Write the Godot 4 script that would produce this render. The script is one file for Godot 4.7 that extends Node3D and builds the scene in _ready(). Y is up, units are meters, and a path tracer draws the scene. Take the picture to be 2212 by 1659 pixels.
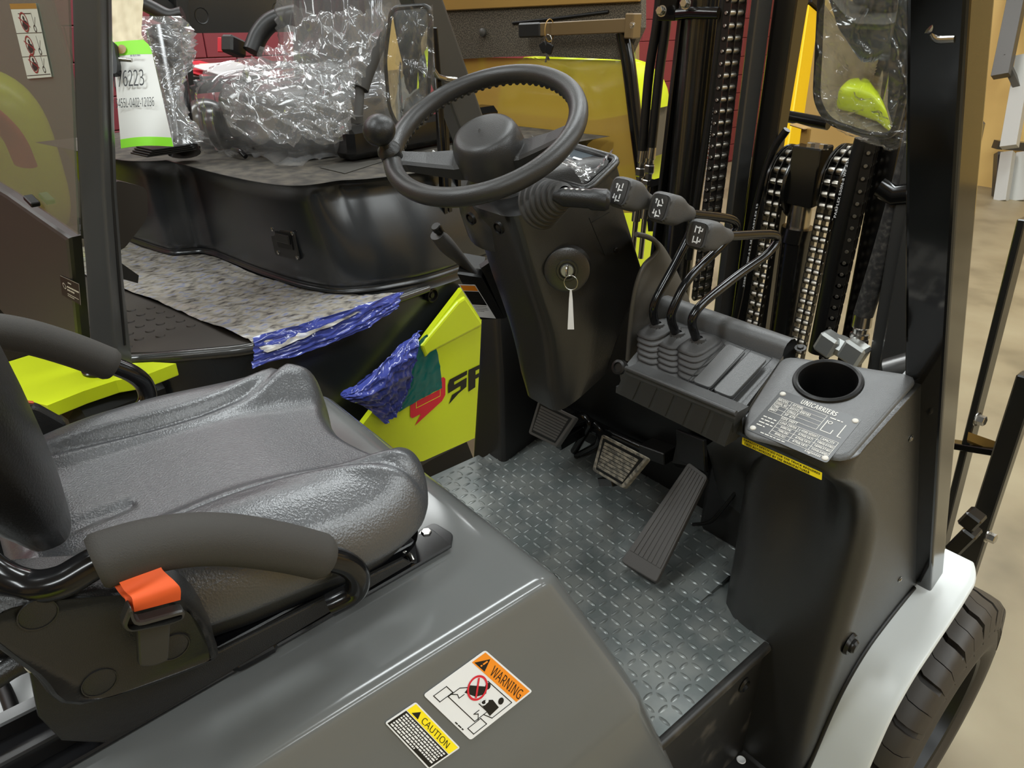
extends Node3D
# A grey forklift seen over its seat towards the pedals and the mast, beside a green forklift, in a warehouse.
# x runs forward along the near forklift, z to its right, y up; metres.

var M := {}
var flat_group := 4294967295

func _ready():
	set_camera()
	set_world()
	set_lights()
	make_materials()
	build_room()
	build_forklift()
	build_green_forklift()
	build_background()
	build_loose_things()

func set_camera():
	var c := Camera3D.new()
	c.name = "camera"
	add_child(c)
	c.fov = rad_to_deg(2.0 * atan(829.5 / 1530.0))
	c.near = 0.02
	c.far = 60.0
	c.position = Vector3(0, 1.6, 0)
	c.rotation_degrees = Vector3(-27.8, -40.2, 0)
	c.current = true

func set_world():
	var e := Environment.new()
	e.background_mode = Environment.BG_COLOR
	e.background_color = Color(0, 0, 0)
	e.tonemap_mode = Environment.TONE_MAPPER_LINEAR
	e.tonemap_exposure = 1.0
	e.sdfgi_enabled = true
	e.ssao_enabled = true
	e.ssil_enabled = true
	var w := WorldEnvironment.new()
	w.name = "environment"
	w.environment = e
	add_child(w)

# ceiling lamps: a glowing diffuser and an area light of its size just below it
var lamp_spots := [
	[-1.6, -1.4, 2.4, 0.5], [2.2, -1.4, 2.4, 0.5], [5.8, -1.4, 2.4, 0.5],
	[-1.6, 1.8, 2.4, 0.5], [2.2, 1.8, 2.4, 0.5], [5.8, 1.8, 2.4, 0.5],
	[-1.6, -4.4, 3.4, 0.6], [2.2, -4.4, 3.4, 0.6], [5.8, -4.4, 3.4, 0.6], [5.8, 4.2, 2.4, 0.5], [2.2, 4.2, 2.4, 0.5]]
const LAMP_ENERGY := 7.5
const CEILING := 4.2

func set_lights():
	for p in lamp_spots:
		var l := AreaLight3D.new()
		l.name = "lamp_light"
		l.area_size = Vector2(p[2], p[3])
		l.light_color = Color(0.94, 0.98, 1.0)
		l.light_energy = LAMP_ENERGY
		l.area_range = 30.0
		l.area_attenuation = 2.0
		l.shadow_enabled = true
		add_child(l, true)
		l.position = Vector3(p[0], CEILING - 0.13, p[1])
		l.rotation_degrees = Vector3(-90, 0, 0)

# ---------------------------------------------------------------- materials
func mat(key: String, col: Color, rough := 0.5, metal := 0.0, spec := 0.5) -> StandardMaterial3D:
	var m := StandardMaterial3D.new()
	m.resource_name = key
	m.albedo_color = col
	m.roughness = rough
	m.metallic = metal
	m.metallic_specular = spec
	M[key] = m
	return m

func noise_tex(freq: float, octaves: int, seed_: int, normal := false, bump := 1.0, ramp: Gradient = null, size := 512, kind := FastNoiseLite.TYPE_SIMPLEX_SMOOTH) -> NoiseTexture2D:
	var n := FastNoiseLite.new()
	n.noise_type = kind
	n.frequency = freq
	n.fractal_octaves = octaves
	n.seed = seed_
	var t := NoiseTexture2D.new()
	t.width = size
	t.height = size
	t.seamless = true
	t.noise = n
	if normal:
		t.as_normal_map = true
		t.bump_strength = bump
	if ramp:
		t.color_ramp = ramp
	return t

func grad(stops: Array) -> Gradient:
	var g := Gradient.new()
	var o := PackedFloat32Array()
	var c := PackedColorArray()
	for s in stops:
		o.append(s[0])
		c.append(s[1])
	g.offsets = o
	g.colors = c
	return g

func tri(m: StandardMaterial3D, scale: float):
	m.uv1_triplanar = true
	m.uv1_world_triplanar = true
	m.uv1_scale = Vector3.ONE * scale

func grey(v: float) -> Color:
	return Color(v, v, v)

# ---------------------------------------------------------------- nodes
func gpos(n: Node3D) -> Vector3:
	var p := Vector3.ZERO
	while n != self:
		p += n.position
		n = n.get_parent()
	return p

func thing(called: String, label: String, category: String, at := Vector3.ZERO, group := "") -> Node3D:
	var o := Node3D.new()
	o.name = called
	add_child(o, true)
	o.position = at
	tag(o, label, category, group)
	return o

func tag(o: Node3D, label: String, category := "", group := ""):
	o.set_meta("label", label)
	if category:
		o.set_meta("category", category)
	if group:
		o.set_meta("group", group)

# commits a shape given in world coordinates as one named mesh under its parent
func obj(called: String, st: SurfaceTool, m: Material, parent: Node3D = self, label := "") -> MeshInstance3D:
	return put(called, done(st), m, parent, Transform3D(), label)

func done(st: SurfaceTool) -> ArrayMesh:
	st.generate_normals()
	return st.commit()

# a shared mesh under a parent, at a place in world coordinates
func put(called: String, mesh: Mesh, m: Material, parent: Node3D = self, at := Transform3D(), label := "") -> MeshInstance3D:
	var o := MeshInstance3D.new()
	o.name = called
	o.mesh = mesh
	o.material_override = m
	parent.add_child(o, true)
	o.transform = at
	o.position = at.origin - (Vector3.ZERO if parent == self else gpos(parent))
	if label:
		o.set_meta("label", label)
	return o

func part(called: String, parent: Node3D, label := "") -> Node3D:
	var o := Node3D.new()
	o.name = called
	parent.add_child(o, true)
	if label:
		o.set_meta("label", label)
	return o

# ---------------------------------------------------------------- shapes
func mb() -> SurfaceTool:
	var st := SurfaceTool.new()
	st.begin(Mesh.PRIMITIVE_TRIANGLES)
	return st

func t3(st: SurfaceTool, a: Vector3, b: Vector3, c: Vector3, g := flat_group):
	st.set_smooth_group(g)
	st.add_vertex(a)
	st.add_vertex(b)
	st.add_vertex(c)

func q4(st: SurfaceTool, a: Vector3, b: Vector3, c: Vector3, d: Vector3, g := flat_group):
	t3(st, a, b, c, g)
	t3(st, a, c, d, g)

# box with chamfered edges
func bx(st: SurfaceTool, c: Vector3, s: Vector3, bas := Basis.IDENTITY, bev := 0.002):
	var h := s / 2.0
	var e := minf(bev, minf(h.x, minf(h.y, h.z)) * 0.95)
	var v := func(sx, sy, sz, k):
		var p := Vector3(sx * h.x, sy * h.y, sz * h.z)
		for a in 3:
			if a != k:
				p[a] -= signf(p[a]) * e
		return c + bas * p
	for k in 3:
		for s1 in [-1, 1]:
			var q := []
			for ij in [[-1, -1], [1, -1], [1, 1], [-1, 1]]:
				var a := [0, 0, 0]
				a[k] = s1
				a[(k + 1) % 3] = ij[0]
				a[(k + 2) % 3] = ij[1]
				q.append(v.call(a[0], a[1], a[2], k))
			if s1 > 0:
				q.reverse()
			q4(st, q[0], q[1], q[2], q[3])
		for i in [-1, 1]:
			for j in [-1, 1]:
				var lo := [0, 0, 0]
				lo[k] = -1
				lo[(k + 1) % 3] = i
				lo[(k + 2) % 3] = j
				var hi := lo.duplicate()
				hi[k] = 1
				var p0: Vector3 = v.call(lo[0], lo[1], lo[2], (k + 1) % 3)
				var p1: Vector3 = v.call(hi[0], hi[1], hi[2], (k + 1) % 3)
				var p2: Vector3 = v.call(hi[0], hi[1], hi[2], (k + 2) % 3)
				var p3: Vector3 = v.call(lo[0], lo[1], lo[2], (k + 2) % 3)
				if i * j > 0:
					q4(st, p0, p1, p2, p3)
				else:
					q4(st, p3, p2, p1, p0)
	for x in [-1, 1]:
		for y in [-1, 1]:
			for z in [-1, 1]:
				var a: Vector3 = v.call(x, y, z, 0)
				var b: Vector3 = v.call(x, y, z, 1)
				var d: Vector3 = v.call(x, y, z, 2)
				if x * y * z > 0:
					t3(st, a, d, b)
				else:
					t3(st, a, b, d)

func box_mesh(s: Vector3, bev := 0.002) -> ArrayMesh:
	var st := mb()
	bx(st, Vector3.ZERO, s, Basis.IDENTITY, bev)
	return done(st)

# beam of rectangular section between two points; up: the direction its height runs
func beam(st: SurfaceTool, a: Vector3, b: Vector3, w: float, h: float, up := Vector3.UP, bev := 0.002):
	var z := (b - a).normalized()
	var x := up.cross(z).normalized()
	bx(st, (a + b) / 2.0, Vector3(w, h, a.distance_to(b)), Basis(x, z.cross(x), z), bev)

# Catmull-Rom through points
func cr(p: Array, n := 6, closed := false) -> Array:
	var out := []
	var k := p.size()
	for i in (k if closed else k - 1):
		var a: Vector3 = p[(i - 1 + k) % k] if closed or i > 0 else p[0] * 2.0 - p[1]
		var b: Vector3 = p[i]
		var c: Vector3 = p[(i + 1) % k]
		var d: Vector3 = p[(i + 2) % k] if closed or i < k - 2 else p[k - 1] * 2.0 - p[k - 2]
		for j in n:
			out.append(b.cubic_interpolate(c, a, d, float(j) / n))
	if not closed:
		out.append(p[k - 1])
	return out

# polyline with its corners rounded to radius r
func fillet(p: Array, r: float, n := 5, closed := false) -> Array:
	var out := []
	var k := p.size()
	for i in k:
		if not closed and (i == 0 or i == k - 1):
			out.append(p[i])
			continue
		var a: Vector3 = p[(i - 1 + k) % k] - p[i]
		var b: Vector3 = p[(i + 1) % k] - p[i]
		var l := minf(r, minf(a.length(), b.length()) * 0.48)
		var pa: Vector3 = p[i] + a.normalized() * l
		var pb: Vector3 = p[i] + b.normalized() * l
		for j in n + 1:
			var t := float(j) / n
			out.append(pa.lerp(p[i], t).lerp(p[i].lerp(pb, t), t))
	return out

# sweeps a ring of sides points along a path; r: a number or one per point; flat: width over height of the section along `up`
func tube(st: SurfaceTool, p: Array, r, sides := 12, caps := true, closed := false, squash := 1.0, up := Vector3.ZERO, g := 0):
	var rings := []
	var k := p.size()
	var x := Vector3.ZERO
	for i in k:
		var d: Vector3
		if closed:
			d = p[(i + 1) % k] - p[(i - 1 + k) % k]
		else:
			d = p[mini(i + 1, k - 1)] - p[maxi(i - 1, 0)]
		d = d.normalized()
		if up != Vector3.ZERO:
			x = d.cross(up).normalized()
		elif x == Vector3.ZERO:
			x = d.cross(Vector3.UP if absf(d.y) < 0.9 else Vector3.RIGHT).normalized()
		else:
			x = (x - d * d.dot(x)).normalized()
		var y := d.cross(x)
		var rr: float = r[i] if r is Array else r
		var ring := []
		for j in sides:
			var t := TAU * j / sides
			ring.append(p[i] + x * cos(t) * rr + y * sin(t) * rr * squash)
		rings.append(ring)
	for i in (k if closed else k - 1):
		var a: Array = rings[i]
		var b: Array = rings[(i + 1) % k]
		for j in sides:
			q4(st, a[j], a[(j + 1) % sides], b[(j + 1) % sides], b[j], g)
	if caps and not closed:
		for i in [0, k - 1]:
			for j in sides:
				var m: Vector3 = p[i]
				if i == 0:
					t3(st, m, rings[i][(j + 1) % sides], rings[i][j])
				else:
					t3(st, m, rings[i][j], rings[i][(j + 1) % sides])

# turned shape: profile of [radius, height along axis]; corners sharper than 35 degrees stay sharp
func lathe(st: SurfaceTool, o: Vector3, axis: Vector3, prof: Array, sides := 24, turn := 0.0):
	axis = axis.normalized()
	var x := axis.cross(Vector3.UP if absf(axis.y) < 0.9 else Vector3.RIGHT).normalized().rotated(axis, turn)
	var y := axis.cross(x)
	var g := 0
	for i in prof.size() - 1:
		var a := Vector2(prof[i][0], prof[i][1])
		var b := Vector2(prof[i + 1][0], prof[i + 1][1])
		if i > 0:
			var z := Vector2(prof[i - 1][0], prof[i - 1][1])
			if absf((a - z).angle_to(b - a)) > 0.6:
				g = 1 - g
		for j in sides:
			var t0 := TAU * j / sides
			var t1 := TAU * (j + 1) / sides
			var d0 := x * cos(t0) + y * sin(t0)
			var d1 := x * cos(t1) + y * sin(t1)
			var p00 := o + d0 * a.x + axis * a.y
			var p01 := o + d1 * a.x + axis * a.y
			var p10 := o + d0 * b.x + axis * b.y
			var p11 := o + d1 * b.x + axis * b.y
			var gg := flat_group if sides <= 8 else g
			if a.x > 1e-6:
				t3(st, p00, p11, p01, gg)
			if b.x > 1e-6:
				t3(st, p00, p10, p11, gg)

# surface through rows of points
func grid(st: SurfaceTool, rows: Array, closed := false, g := 0):
	for i in rows.size() - 1:
		var a: Array = rows[i]
		var b: Array = rows[i + 1]
		var n := a.size()
		for j in (n if closed else n - 1):
			q4(st, a[j], a[(j + 1) % n], b[(j + 1) % n], b[j], g)

func newell(p: Array) -> Vector3:
	var n := Vector3.ZERO
	for i in p.size():
		n += p[i].cross(p[(i + 1) % p.size()])
	return n.normalized()

func flat_axes(n: Vector3) -> Array:
	var x := n.cross(Vector3.UP if absf(n.y) < 0.9 else Vector3.RIGHT).normalized()
	return [x, n.cross(x)]

func cap(st: SurfaceTool, p: Array, g := flat_group):
	var n := newell(p)
	var ax := flat_axes(n)
	var q := PackedVector2Array()
	for v in p:
		q.append(Vector2(v.dot(ax[0]), v.dot(ax[1])))
	var ids := Geometry2D.triangulate_polygon(q)
	for i in range(0, ids.size(), 3):
		var a: Vector3 = p[ids[i]]
		var b: Vector3 = p[ids[i + 1]]
		var c: Vector3 = p[ids[i + 2]]
		if (b - a).cross(c - a).dot(n) > 0:
			t3(st, a, c, b, g)
		else:
			t3(st, a, b, c, g)

func inset(p: Array, d: float) -> Array:
	var n := newell(p)
	var out := []
	var k := p.size()
	for i in k:
		var e0: Vector3 = (p[i] - p[(i - 1 + k) % k]).normalized()
		var e1: Vector3 = (p[(i + 1) % k] - p[i]).normalized()
		var n0 := n.cross(e0)
		var n1 := n.cross(e1)
		var b := (n0 + n1).normalized()
		out.append(p[i] + b * d / maxf(0.4, b.dot(n0)))
	return out

# plate: outline p pushed out along ext, with a bevel round its outer face
func plate(st: SurfaceTool, p: Array, ext: Vector3, bev := 0.0, smooth := false):
	if newell(p).dot(ext) < 0:
		p = p.duplicate()
		p.reverse()
	var l := ext.length()
	var rings := [p]
	if bev > 0:
		var r1 := []
		for v in p:
			r1.append(v + ext * (1.0 - bev / l))
		rings.append(r1)
		var r2 := []
		for v in inset(p, bev * 0.3):
			r2.append(v + ext * (1.0 - bev * 0.3 / l))
		rings.append(r2)
		var r3 := []
		for v in inset(p, bev):
			r3.append(v + ext)
		rings.append(r3)
	else:
		var r1 := []
		for v in p:
			r1.append(v + ext)
		rings.append(r1)
	for i in rings.size() - 1:
		for j in p.size():
			var k := (j + 1) % p.size()
			q4(st, rings[i][j], rings[i + 1][j], rings[i + 1][k], rings[i][k], (0 if smooth else flat_group))
	cap(st, rings[-1])
	var back := p.duplicate()
	back.reverse()
	cap(st, back)

# gives a sheet of points thickness t along the normals of its grid
func sheet(st: SurfaceTool, rows: Array, t: float):
	var other := []
	for i in rows.size():
		var r := []
		for j in rows[i].size():
			var u: Vector3 = rows[i][mini(j + 1, rows[i].size() - 1)] - rows[i][maxi(j - 1, 0)]
			var v: Vector3 = rows[mini(i + 1, rows.size() - 1)][j] - rows[maxi(i - 1, 0)][j]
			r.append(rows[i][j] + u.cross(v).normalized() * t)
		other.append(r)
	grid(st, rows)
	var back := []
	for r in other:
		var b: Array = r.duplicate()
		b.reverse()
		back.append(b)
	grid(st, back)
	var rim_a: Array = []
	var rim_b: Array = []
	var nr := rows.size()
	var nc: int = rows[0].size()
	for j in nc:
		rim_a.append(rows[0][j]); rim_b.append(other[0][j])
	for i in range(1, nr):
		rim_a.append(rows[i][nc - 1]); rim_b.append(other[i][nc - 1])
	for j in range(nc - 2, -1, -1):
		rim_a.append(rows[nr - 1][j]); rim_b.append(other[nr - 1][j])
	for i in range(nr - 2, 0, -1):
		rim_a.append(rows[i][0]); rim_b.append(other[i][0])
	for i in rim_a.size():
		var k := (i + 1) % rim_a.size()
		q4(st, rim_a[i], rim_b[i], rim_b[k], rim_a[k])

# bolt head with a washer, its axis along n
func bolt(st: SurfaceTool, o: Vector3, n: Vector3, r: float, washer := 1.5, hgt := 0.6):
	if washer > 1.0:
		lathe(st, o, n, [[r * washer, 0], [r * washer, r * 0.2], [r, r * 0.22]], 16)
	lathe(st, o, n, [[r, r * 0.2], [r, r * (0.1 + hgt)], [r * 0.85, r * (0.22 + hgt)], [0, r * (0.22 + hgt)]], 6)

# lettering: width across, height up, fitted to a box w wide and h high round c
var fonts := {}
func words(called: String, text: String, c: Vector3, right: Vector3, up: Vector3, w: float, h: float, m: Material, parent: Node3D, bold := true, thick := 0.0002) -> MeshInstance3D:
	var key := "b" if bold else "r"
	if not fonts.has(key):
		var f := SystemFont.new()
		f.font_names = PackedStringArray(["Droid Sans"])
		f.font_weight = 700 if bold else 400
		fonts[key] = f
	var t := TextMesh.new()
	t.text = text
	t.font = fonts[key]
	t.font_size = 32
	t.pixel_size = 0.01
	t.depth = 0.0
	t.curve_step = 2.0
	var bb := t.get_aabb()
	var x := right.normalized() * (w / maxf(bb.size.x, 1e-4))
	var y := up.normalized() * (h / maxf(bb.size.y, 1e-4))
	var z := right.cross(up).normalized()
	var bas := Basis(x, y, z)
	var o := MeshInstance3D.new()
	o.name = called
	o.mesh = t
	o.material_override = m
	parent.add_child(o, true)
	var mid := bb.position + bb.size / 2.0
	o.transform = Transform3D(bas, c - bas * mid + z * thick)
	o.position -= gpos(parent) if parent != self else Vector3.ZERO
	return o

func make_materials():
	mat("concrete_floor", Color(0.55, 0.5, 0.4), 0.45)
	mat("tan_wall", Color(0.87, 0.74, 0.46), 0.5)
	mat("maroon_wall", Color(0.50, 0.19, 0.235), 0.45)
	mat("ceiling", Color(0.6, 0.59, 0.57), 0.9)
	var e := mat("lamp", Color(0.9, 0.9, 0.85), 0.5)
	e.emission_enabled = true
	e.emission = Color(1.0, 0.95, 0.86)
	e.emission_energy_multiplier = 3.0
	mat("grey_paint", Color(0.39, 0.395, 0.39), 0.15)
	mat("black_plastic", Color(0.115, 0.113, 0.11), 0.4)
	mat("cowl_plastic", Color(0.125, 0.122, 0.118), 0.33, 0.0, 0.75)
	mat("console_plastic", Color(0.33, 0.33, 0.328), 0.42)
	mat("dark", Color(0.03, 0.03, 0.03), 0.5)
	mat("black_paint", Color(0.055, 0.055, 0.055), 0.18)
	mat("pillar_paint", Color(0.08, 0.08, 0.08), 0.1, 0.3, 0.9)
	mat("white_paint", Color(0.80, 0.81, 0.80), 0.35)
	mat("rubber", Color(0.24, 0.235, 0.23), 0.6)
	mat("tire_rubber", Color(0.21, 0.19, 0.17), 0.55)
	mat("steel", Color(0.72, 0.71, 0.69), 0.25, 1.0)
	mat("chain_steel", Color(0.66, 0.64, 0.60), 0.36, 1.0)
	mat("dark_steel", Color(0.16, 0.155, 0.15), 0.35, 0.6)
	mat("vinyl", Color(0.265, 0.27, 0.28), 0.32, 0.0, 0.75)
	mat("foam", Color(0.22, 0.21, 0.195), 0.75)
	mat("orange_web", Color(0.90, 0.36, 0.15), 0.7)
	mat("green_paint", Color(0.80, 0.86, 0.13), 0.25)
	mat("white", Color(0.9, 0.9, 0.9), 0.5)
	mat("yellow", Color(1.0, 0.90, 0.10), 0.45)
	mat("orange", Color(0.95, 0.56, 0.12), 0.45)
	mat("red", Color(0.82, 0.13, 0.20), 0.45)
	mat("ink", Color(0.03, 0.03, 0.03), 0.5)
	mat("print_silver", Color(0.78, 0.76, 0.72), 0.4)
	mat("worn_black", Color(0.10, 0.095, 0.09), 0.45)
	mat("dark_gloss", Color(0.045, 0.045, 0.045), 0.4)
	mat("console_dark", Color(0.22, 0.22, 0.218), 0.45)
	mat("blank_plastic", Color(0.20, 0.195, 0.19), 0.42)
	mat("wheel_rubber", Color(0.18, 0.175, 0.17), 0.4)
	mat("display", Color(0.33, 0.36, 0.38), 0.25)
	mat("vinyl_dark", Color(0.09, 0.085, 0.08), 0.38)
	mat("black_gloss", Color(0.075, 0.075, 0.08), 0.16)
	mat("buckle", Color(0.17, 0.165, 0.155), 0.4)
	mat("pillar_left", Color(0.25, 0.25, 0.245), 0.33)
	mat("knob_rubber", Color(0.28, 0.275, 0.27), 0.55)
	mat("pedal_rubber", Color(0.30, 0.29, 0.28), 0.55)
	mat("pedal_worn", Color(0.52, 0.50, 0.45), 0.5)
	mat("mast_black", Color(0.065, 0.062, 0.058), 0.2, 0.0, 0.7)
	mat("mast_grey", Color(0.21, 0.21, 0.205), 0.22, 0.0, 0.7)
	mat("mast_tan", Color(0.62, 0.48, 0.24), 0.4)
	mat("post_grey", Color(0.13, 0.13, 0.125), 0.25)
	mat("hose", Color(0.05, 0.05, 0.05), 0.4)
	mat("hose_dusty", Color(0.14, 0.135, 0.13), 0.75)
	mat("zinc", Color(0.72, 0.73, 0.72), 0.4, 0.8)
	mat("mirror", Color(0.85, 0.87, 0.87), 0.03, 1.0)
	mat("plate_black", Color(0.10, 0.095, 0.09), 0.3, 0.4)
	mat("deck_plastic", Color(0.145, 0.155, 0.165), 0.27, 0.0, 0.6)
	mat("floor_mat", Color(0.20, 0.175, 0.15), 0.6)
	mat("panel_grey", Color(0.30, 0.29, 0.27), 0.4)
	mat("shroud_brown", Color(0.15, 0.13, 0.11), 0.5)
	mat("bar_brown", Color(0.42, 0.34, 0.22), 0.4)
	mat("felt", Color(0.33, 0.30, 0.26), 0.95)
	mat("decal_pale", Color(0.78, 0.80, 0.76), 0.5)
	mat("red_dull", Color(0.55, 0.18, 0.18), 0.6)
	mat("tag_white", Color(0.88, 0.88, 0.86), 0.5)
	mat("lime", Color(0.55, 0.90, 0.12), 0.5)
	mat("paper", Color(0.85, 0.80, 0.68), 0.6)
	mat("post_yellow", Color(0.98, 0.80, 0.06), 0.45)
	mat("stand_white", Color(0.70, 0.70, 0.68), 0.5)
	pane("grey_glass", Color(0.46, 0.49, 0.44), 0.55, 0.05)
	pane("amber_glass", Color(0.80, 0.66, 0.30), 0.72, 0.05)
	pane("film_clear", Color(0.9, 0.9, 0.9), 0.05, 0.1)
	pane("film", Color(0.9, 0.9, 0.9), 0.10, 0.09)
	mat("blue_film", Color(0.27, 0.31, 0.62), 0.12)
	mat("teal_film", Color(0.03, 0.36, 0.34), 0.2)
	mat("orange_dull", Color(0.75, 0.32, 0.16), 0.6)
	mat("chain_plate", Color(0.20, 0.19, 0.175), 0.35, 0.7)
	mat("panel_dark", Color(0.215, 0.21, 0.195), 0.4)
	mat("guard_plastic", Color(0.30, 0.285, 0.26), 0.4)
	mat("dusty", Color(0.34, 0.32, 0.285), 0.8)
	var bf := mat("blue_film_dirty", Color(1, 1, 1), 0.25)
	bf.albedo_texture = noise_tex(0.03, 5, 4, false, 1.0, grad([[0.0, Color(0.20, 0.19, 0.18)], [0.22, Color(0.36, 0.34, 0.33)], [0.34, Color(0.52, 0.50, 0.47)], [0.54, Color(0.63, 0.60, 0.55)], [0.66, Color(0.62, 0.61, 0.60)], [0.78, Color(0.52, 0.53, 0.62)], [1.0, Color(0.50, 0.52, 0.66)]]))
	tri(bf, 2.0)
	bf.uv1_scale = Vector3(1.1, 2.0, 2.6)
	mat("tread_plate", Color(0.36, 0.38, 0.38), 0.3, 0.3)
	grain(M.vinyl, 0.05, 3, 14.0, 0.55)
	grain(M.vinyl_dark, 0.05, 3, 14.0, 0.4)
	for k in ["cowl_plastic", "console_plastic", "black_plastic", "wheel_rubber", "knob_rubber", "rubber", "foam", "console_dark"]:
		grain(M[k], 0.12, 2, 10.0, 0.22)
	blotch(M.concrete_floor, 0.01, 5, 0.25, [[0.0, Color(0.42, 0.38, 0.30)], [0.45, Color(0.55, 0.50, 0.40)], [1.0, Color(0.61, 0.565, 0.46)]])
	blotch(M.felt, 0.09, 4, 4.0, [[0.25, Color(0.20, 0.18, 0.15)], [0.5, Color(0.34, 0.31, 0.26)], [0.75, Color(0.50, 0.46, 0.39)]])
	blotch(M.dusty, 0.02, 5, 1.5, [[0.2, Color(0.20, 0.185, 0.165)], [0.5, Color(0.27, 0.25, 0.22)], [0.8, Color(0.33, 0.305, 0.265)]])
	blotch(M.worn_black, 0.012, 5, 1.6, [[0.4, Color(0.10, 0.095, 0.09)], [0.66, Color(0.12, 0.115, 0.105)], [0.8, Color(0.22, 0.205, 0.185)], [1.0, Color(0.30, 0.28, 0.25)]])
	blotch(M.pedal_worn, 0.03, 5, 4.0, [[0.3, Color(0.34, 0.33, 0.31)], [0.5, Color(0.52, 0.50, 0.45)], [0.8, Color(0.62, 0.59, 0.53)]])
	blotch(M.tread_plate, 0.015, 5, 1.2, [[0.3, Color(0.38, 0.40, 0.395)], [0.5, Color(0.43, 0.445, 0.435)], [0.8, Color(0.47, 0.48, 0.465)]])
	blotch(M.hose_dusty, 0.04, 4, 3.0, [[0.3, Color(0.10, 0.10, 0.10)], [0.5, Color(0.16, 0.155, 0.15)], [0.8, Color(0.30, 0.29, 0.27)]])

func pane(key: String, col: Color, alpha: float, rough: float):
	var m := mat(key, Color(col.r, col.g, col.b, alpha), rough)
	m.transparency = BaseMaterial3D.TRANSPARENCY_ALPHA
	m.cull_mode = BaseMaterial3D.CULL_DISABLED

# fine relief, the same on every side of a thing
func grain(m: StandardMaterial3D, freq: float, octaves: int, scale: float, depth: float):
	m.normal_enabled = true
	m.normal_texture = noise_tex(freq, octaves, 11, true, 6.0, null, 512, FastNoiseLite.TYPE_CELLULAR if freq < 0.1 else FastNoiseLite.TYPE_SIMPLEX_SMOOTH)
	m.normal_scale = depth
	tri(m, scale)

# uneven colour: dust, stains, wear
func blotch(m: StandardMaterial3D, freq: float, octaves: int, scale: float, stops: Array):
	m.albedo_color = Color(1, 1, 1)
	m.albedo_texture = noise_tex(freq, octaves, 23, false, 1.0, grad(stops))
	tri(m, scale)

# ---------------------------------------------------------------- the building
func build_room():
	var base := -0.1
	var st := mb()
	bx(st, Vector3(2.0, base - 0.1, 0.7), Vector3(14.4, 0.2, 12.4), Basis.IDENTITY, 0.0)
	var o := obj("floor", st, M.concrete_floor)
	tag(o, "stained beige concrete floor of the warehouse")
	o.set_meta("kind", "structure")
	st = mb()
	bx(st, Vector3(2.0, CEILING + 0.1, 0.7), Vector3(14.4, 0.2, 12.4), Basis.IDENTITY, 0.0)
	o = obj("ceiling", st, M.ceiling)
	tag(o, "pale warehouse ceiling high above the trucks")
	o.set_meta("kind", "structure")
	var h := CEILING - base + 0.2
	var walls := [["wall_front", "tan painted wall beyond the mast", Vector3(9.1, base + h / 2 - 0.1, 0.7), Vector3(0.2, h, 12.4), "tan_wall"],
		["wall_left", "maroon painted concrete block wall behind the trucks", Vector3(2.0, base + h / 2 - 0.1, -5.4), Vector3(14.0, h, 0.2), "maroon_wall"],
		["wall_right", "tan painted wall on the near side of the hall", Vector3(2.0, base + h / 2 - 0.1, 6.8), Vector3(14.0, h, 0.2), "tan_wall"],
		["wall_back", "tan painted wall behind the trucks' counterweights", Vector3(-5.1, base + h / 2 - 0.1, 0.7), Vector3(0.2, h, 12.4), "tan_wall"]]
	for w in walls:
		st = mb()
		bx(st, w[2], w[3], Basis.IDENTITY, 0.0)
		o = obj(w[0], st, M[w[4]])
		tag(o, w[1])
		o.set_meta("kind", "structure")
		if w[0] == "wall_left":
			var blk := box_mesh(Vector3(0.395, 0.195, 0.03), 0.004)
			for r in 12:
				for c in 24:
					put("block", blk, M.maroon_wall, o, Transform3D(Basis.IDENTITY, Vector3(-0.6 + c * 0.4 + (0.2 if r % 2 else 0.0), 0.02 + r * 0.2, -5.293)))
	var rows := {-4.4: "row along the maroon wall", -1.4: "row above the two trucks", 1.8: "row above the aisle", 4.2: "row on the near side"}
	var ends := {-1.6: "rear", 2.2: "middle", 5.8: "front"}
	for p in lamp_spots:
		var l := thing("ceiling_light", "long white ceiling lamp, %s one of the %s" % [ends[p[0]], rows[p[1]]], "ceiling light", Vector3(p[0], CEILING, p[1]))
		st = mb()
		bx(st, Vector3(p[0], CEILING - 0.05, p[1]), Vector3(p[2] + 0.06, 0.1, p[3] + 0.06))
		obj("housing", st, M.white, l)
		st = mb()
		bx(st, Vector3(p[0], CEILING - 0.11, p[1]), Vector3(p[2], 0.02, p[3]))
		obj("diffuser", st, M.lamp, l)

# ---------------------------------------------------------------- the near forklift
const PLATE := 0.55
const HOOD := 0.95
var truck: Node3D

func dash_y(x: float) -> float:
	return 1.1 + 0.31 * (x - 0.81)

func dash_at(x: float, z: float, lift := 0.0) -> Vector3:
	return Vector3(x, dash_y(x), z) + Vector3(-0.296, 0.955, 0) * lift

func build_forklift():
	truck = thing("forklift", "grey and black forklift nearest the camera, its seat, pedals and steering wheel in view", "forklift", Vector3(0.6, -0.1, -0.83))
	fork_hood()
	fork_plate()
	fork_cowl()
	fork_console()
	fork_column()
	fork_wheel()
	fork_seat()
	fork_frame()
	fork_tire()
	fork_levers()
	fork_pedals()
	fork_mast()
	fork_mirrors()
	fork_decals()

func guard(p: Array, from := 0.03) -> Array:
	# repeats each long edge near its ends so that smooth shading stays at the bends
	var out := []
	for i in p.size():
		out.append(p[i])
		if i < p.size() - 1:
			var l: float = p[i].distance_to(p[i + 1])
			if l > from:
				out.append(p[i].lerp(p[i + 1], minf(0.3, 0.006 / maxf(l, 1e-6))))
				out.append(p[i + 1].lerp(p[i], minf(0.3, 0.006 / maxf(l, 1e-6))))
	return out

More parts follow.
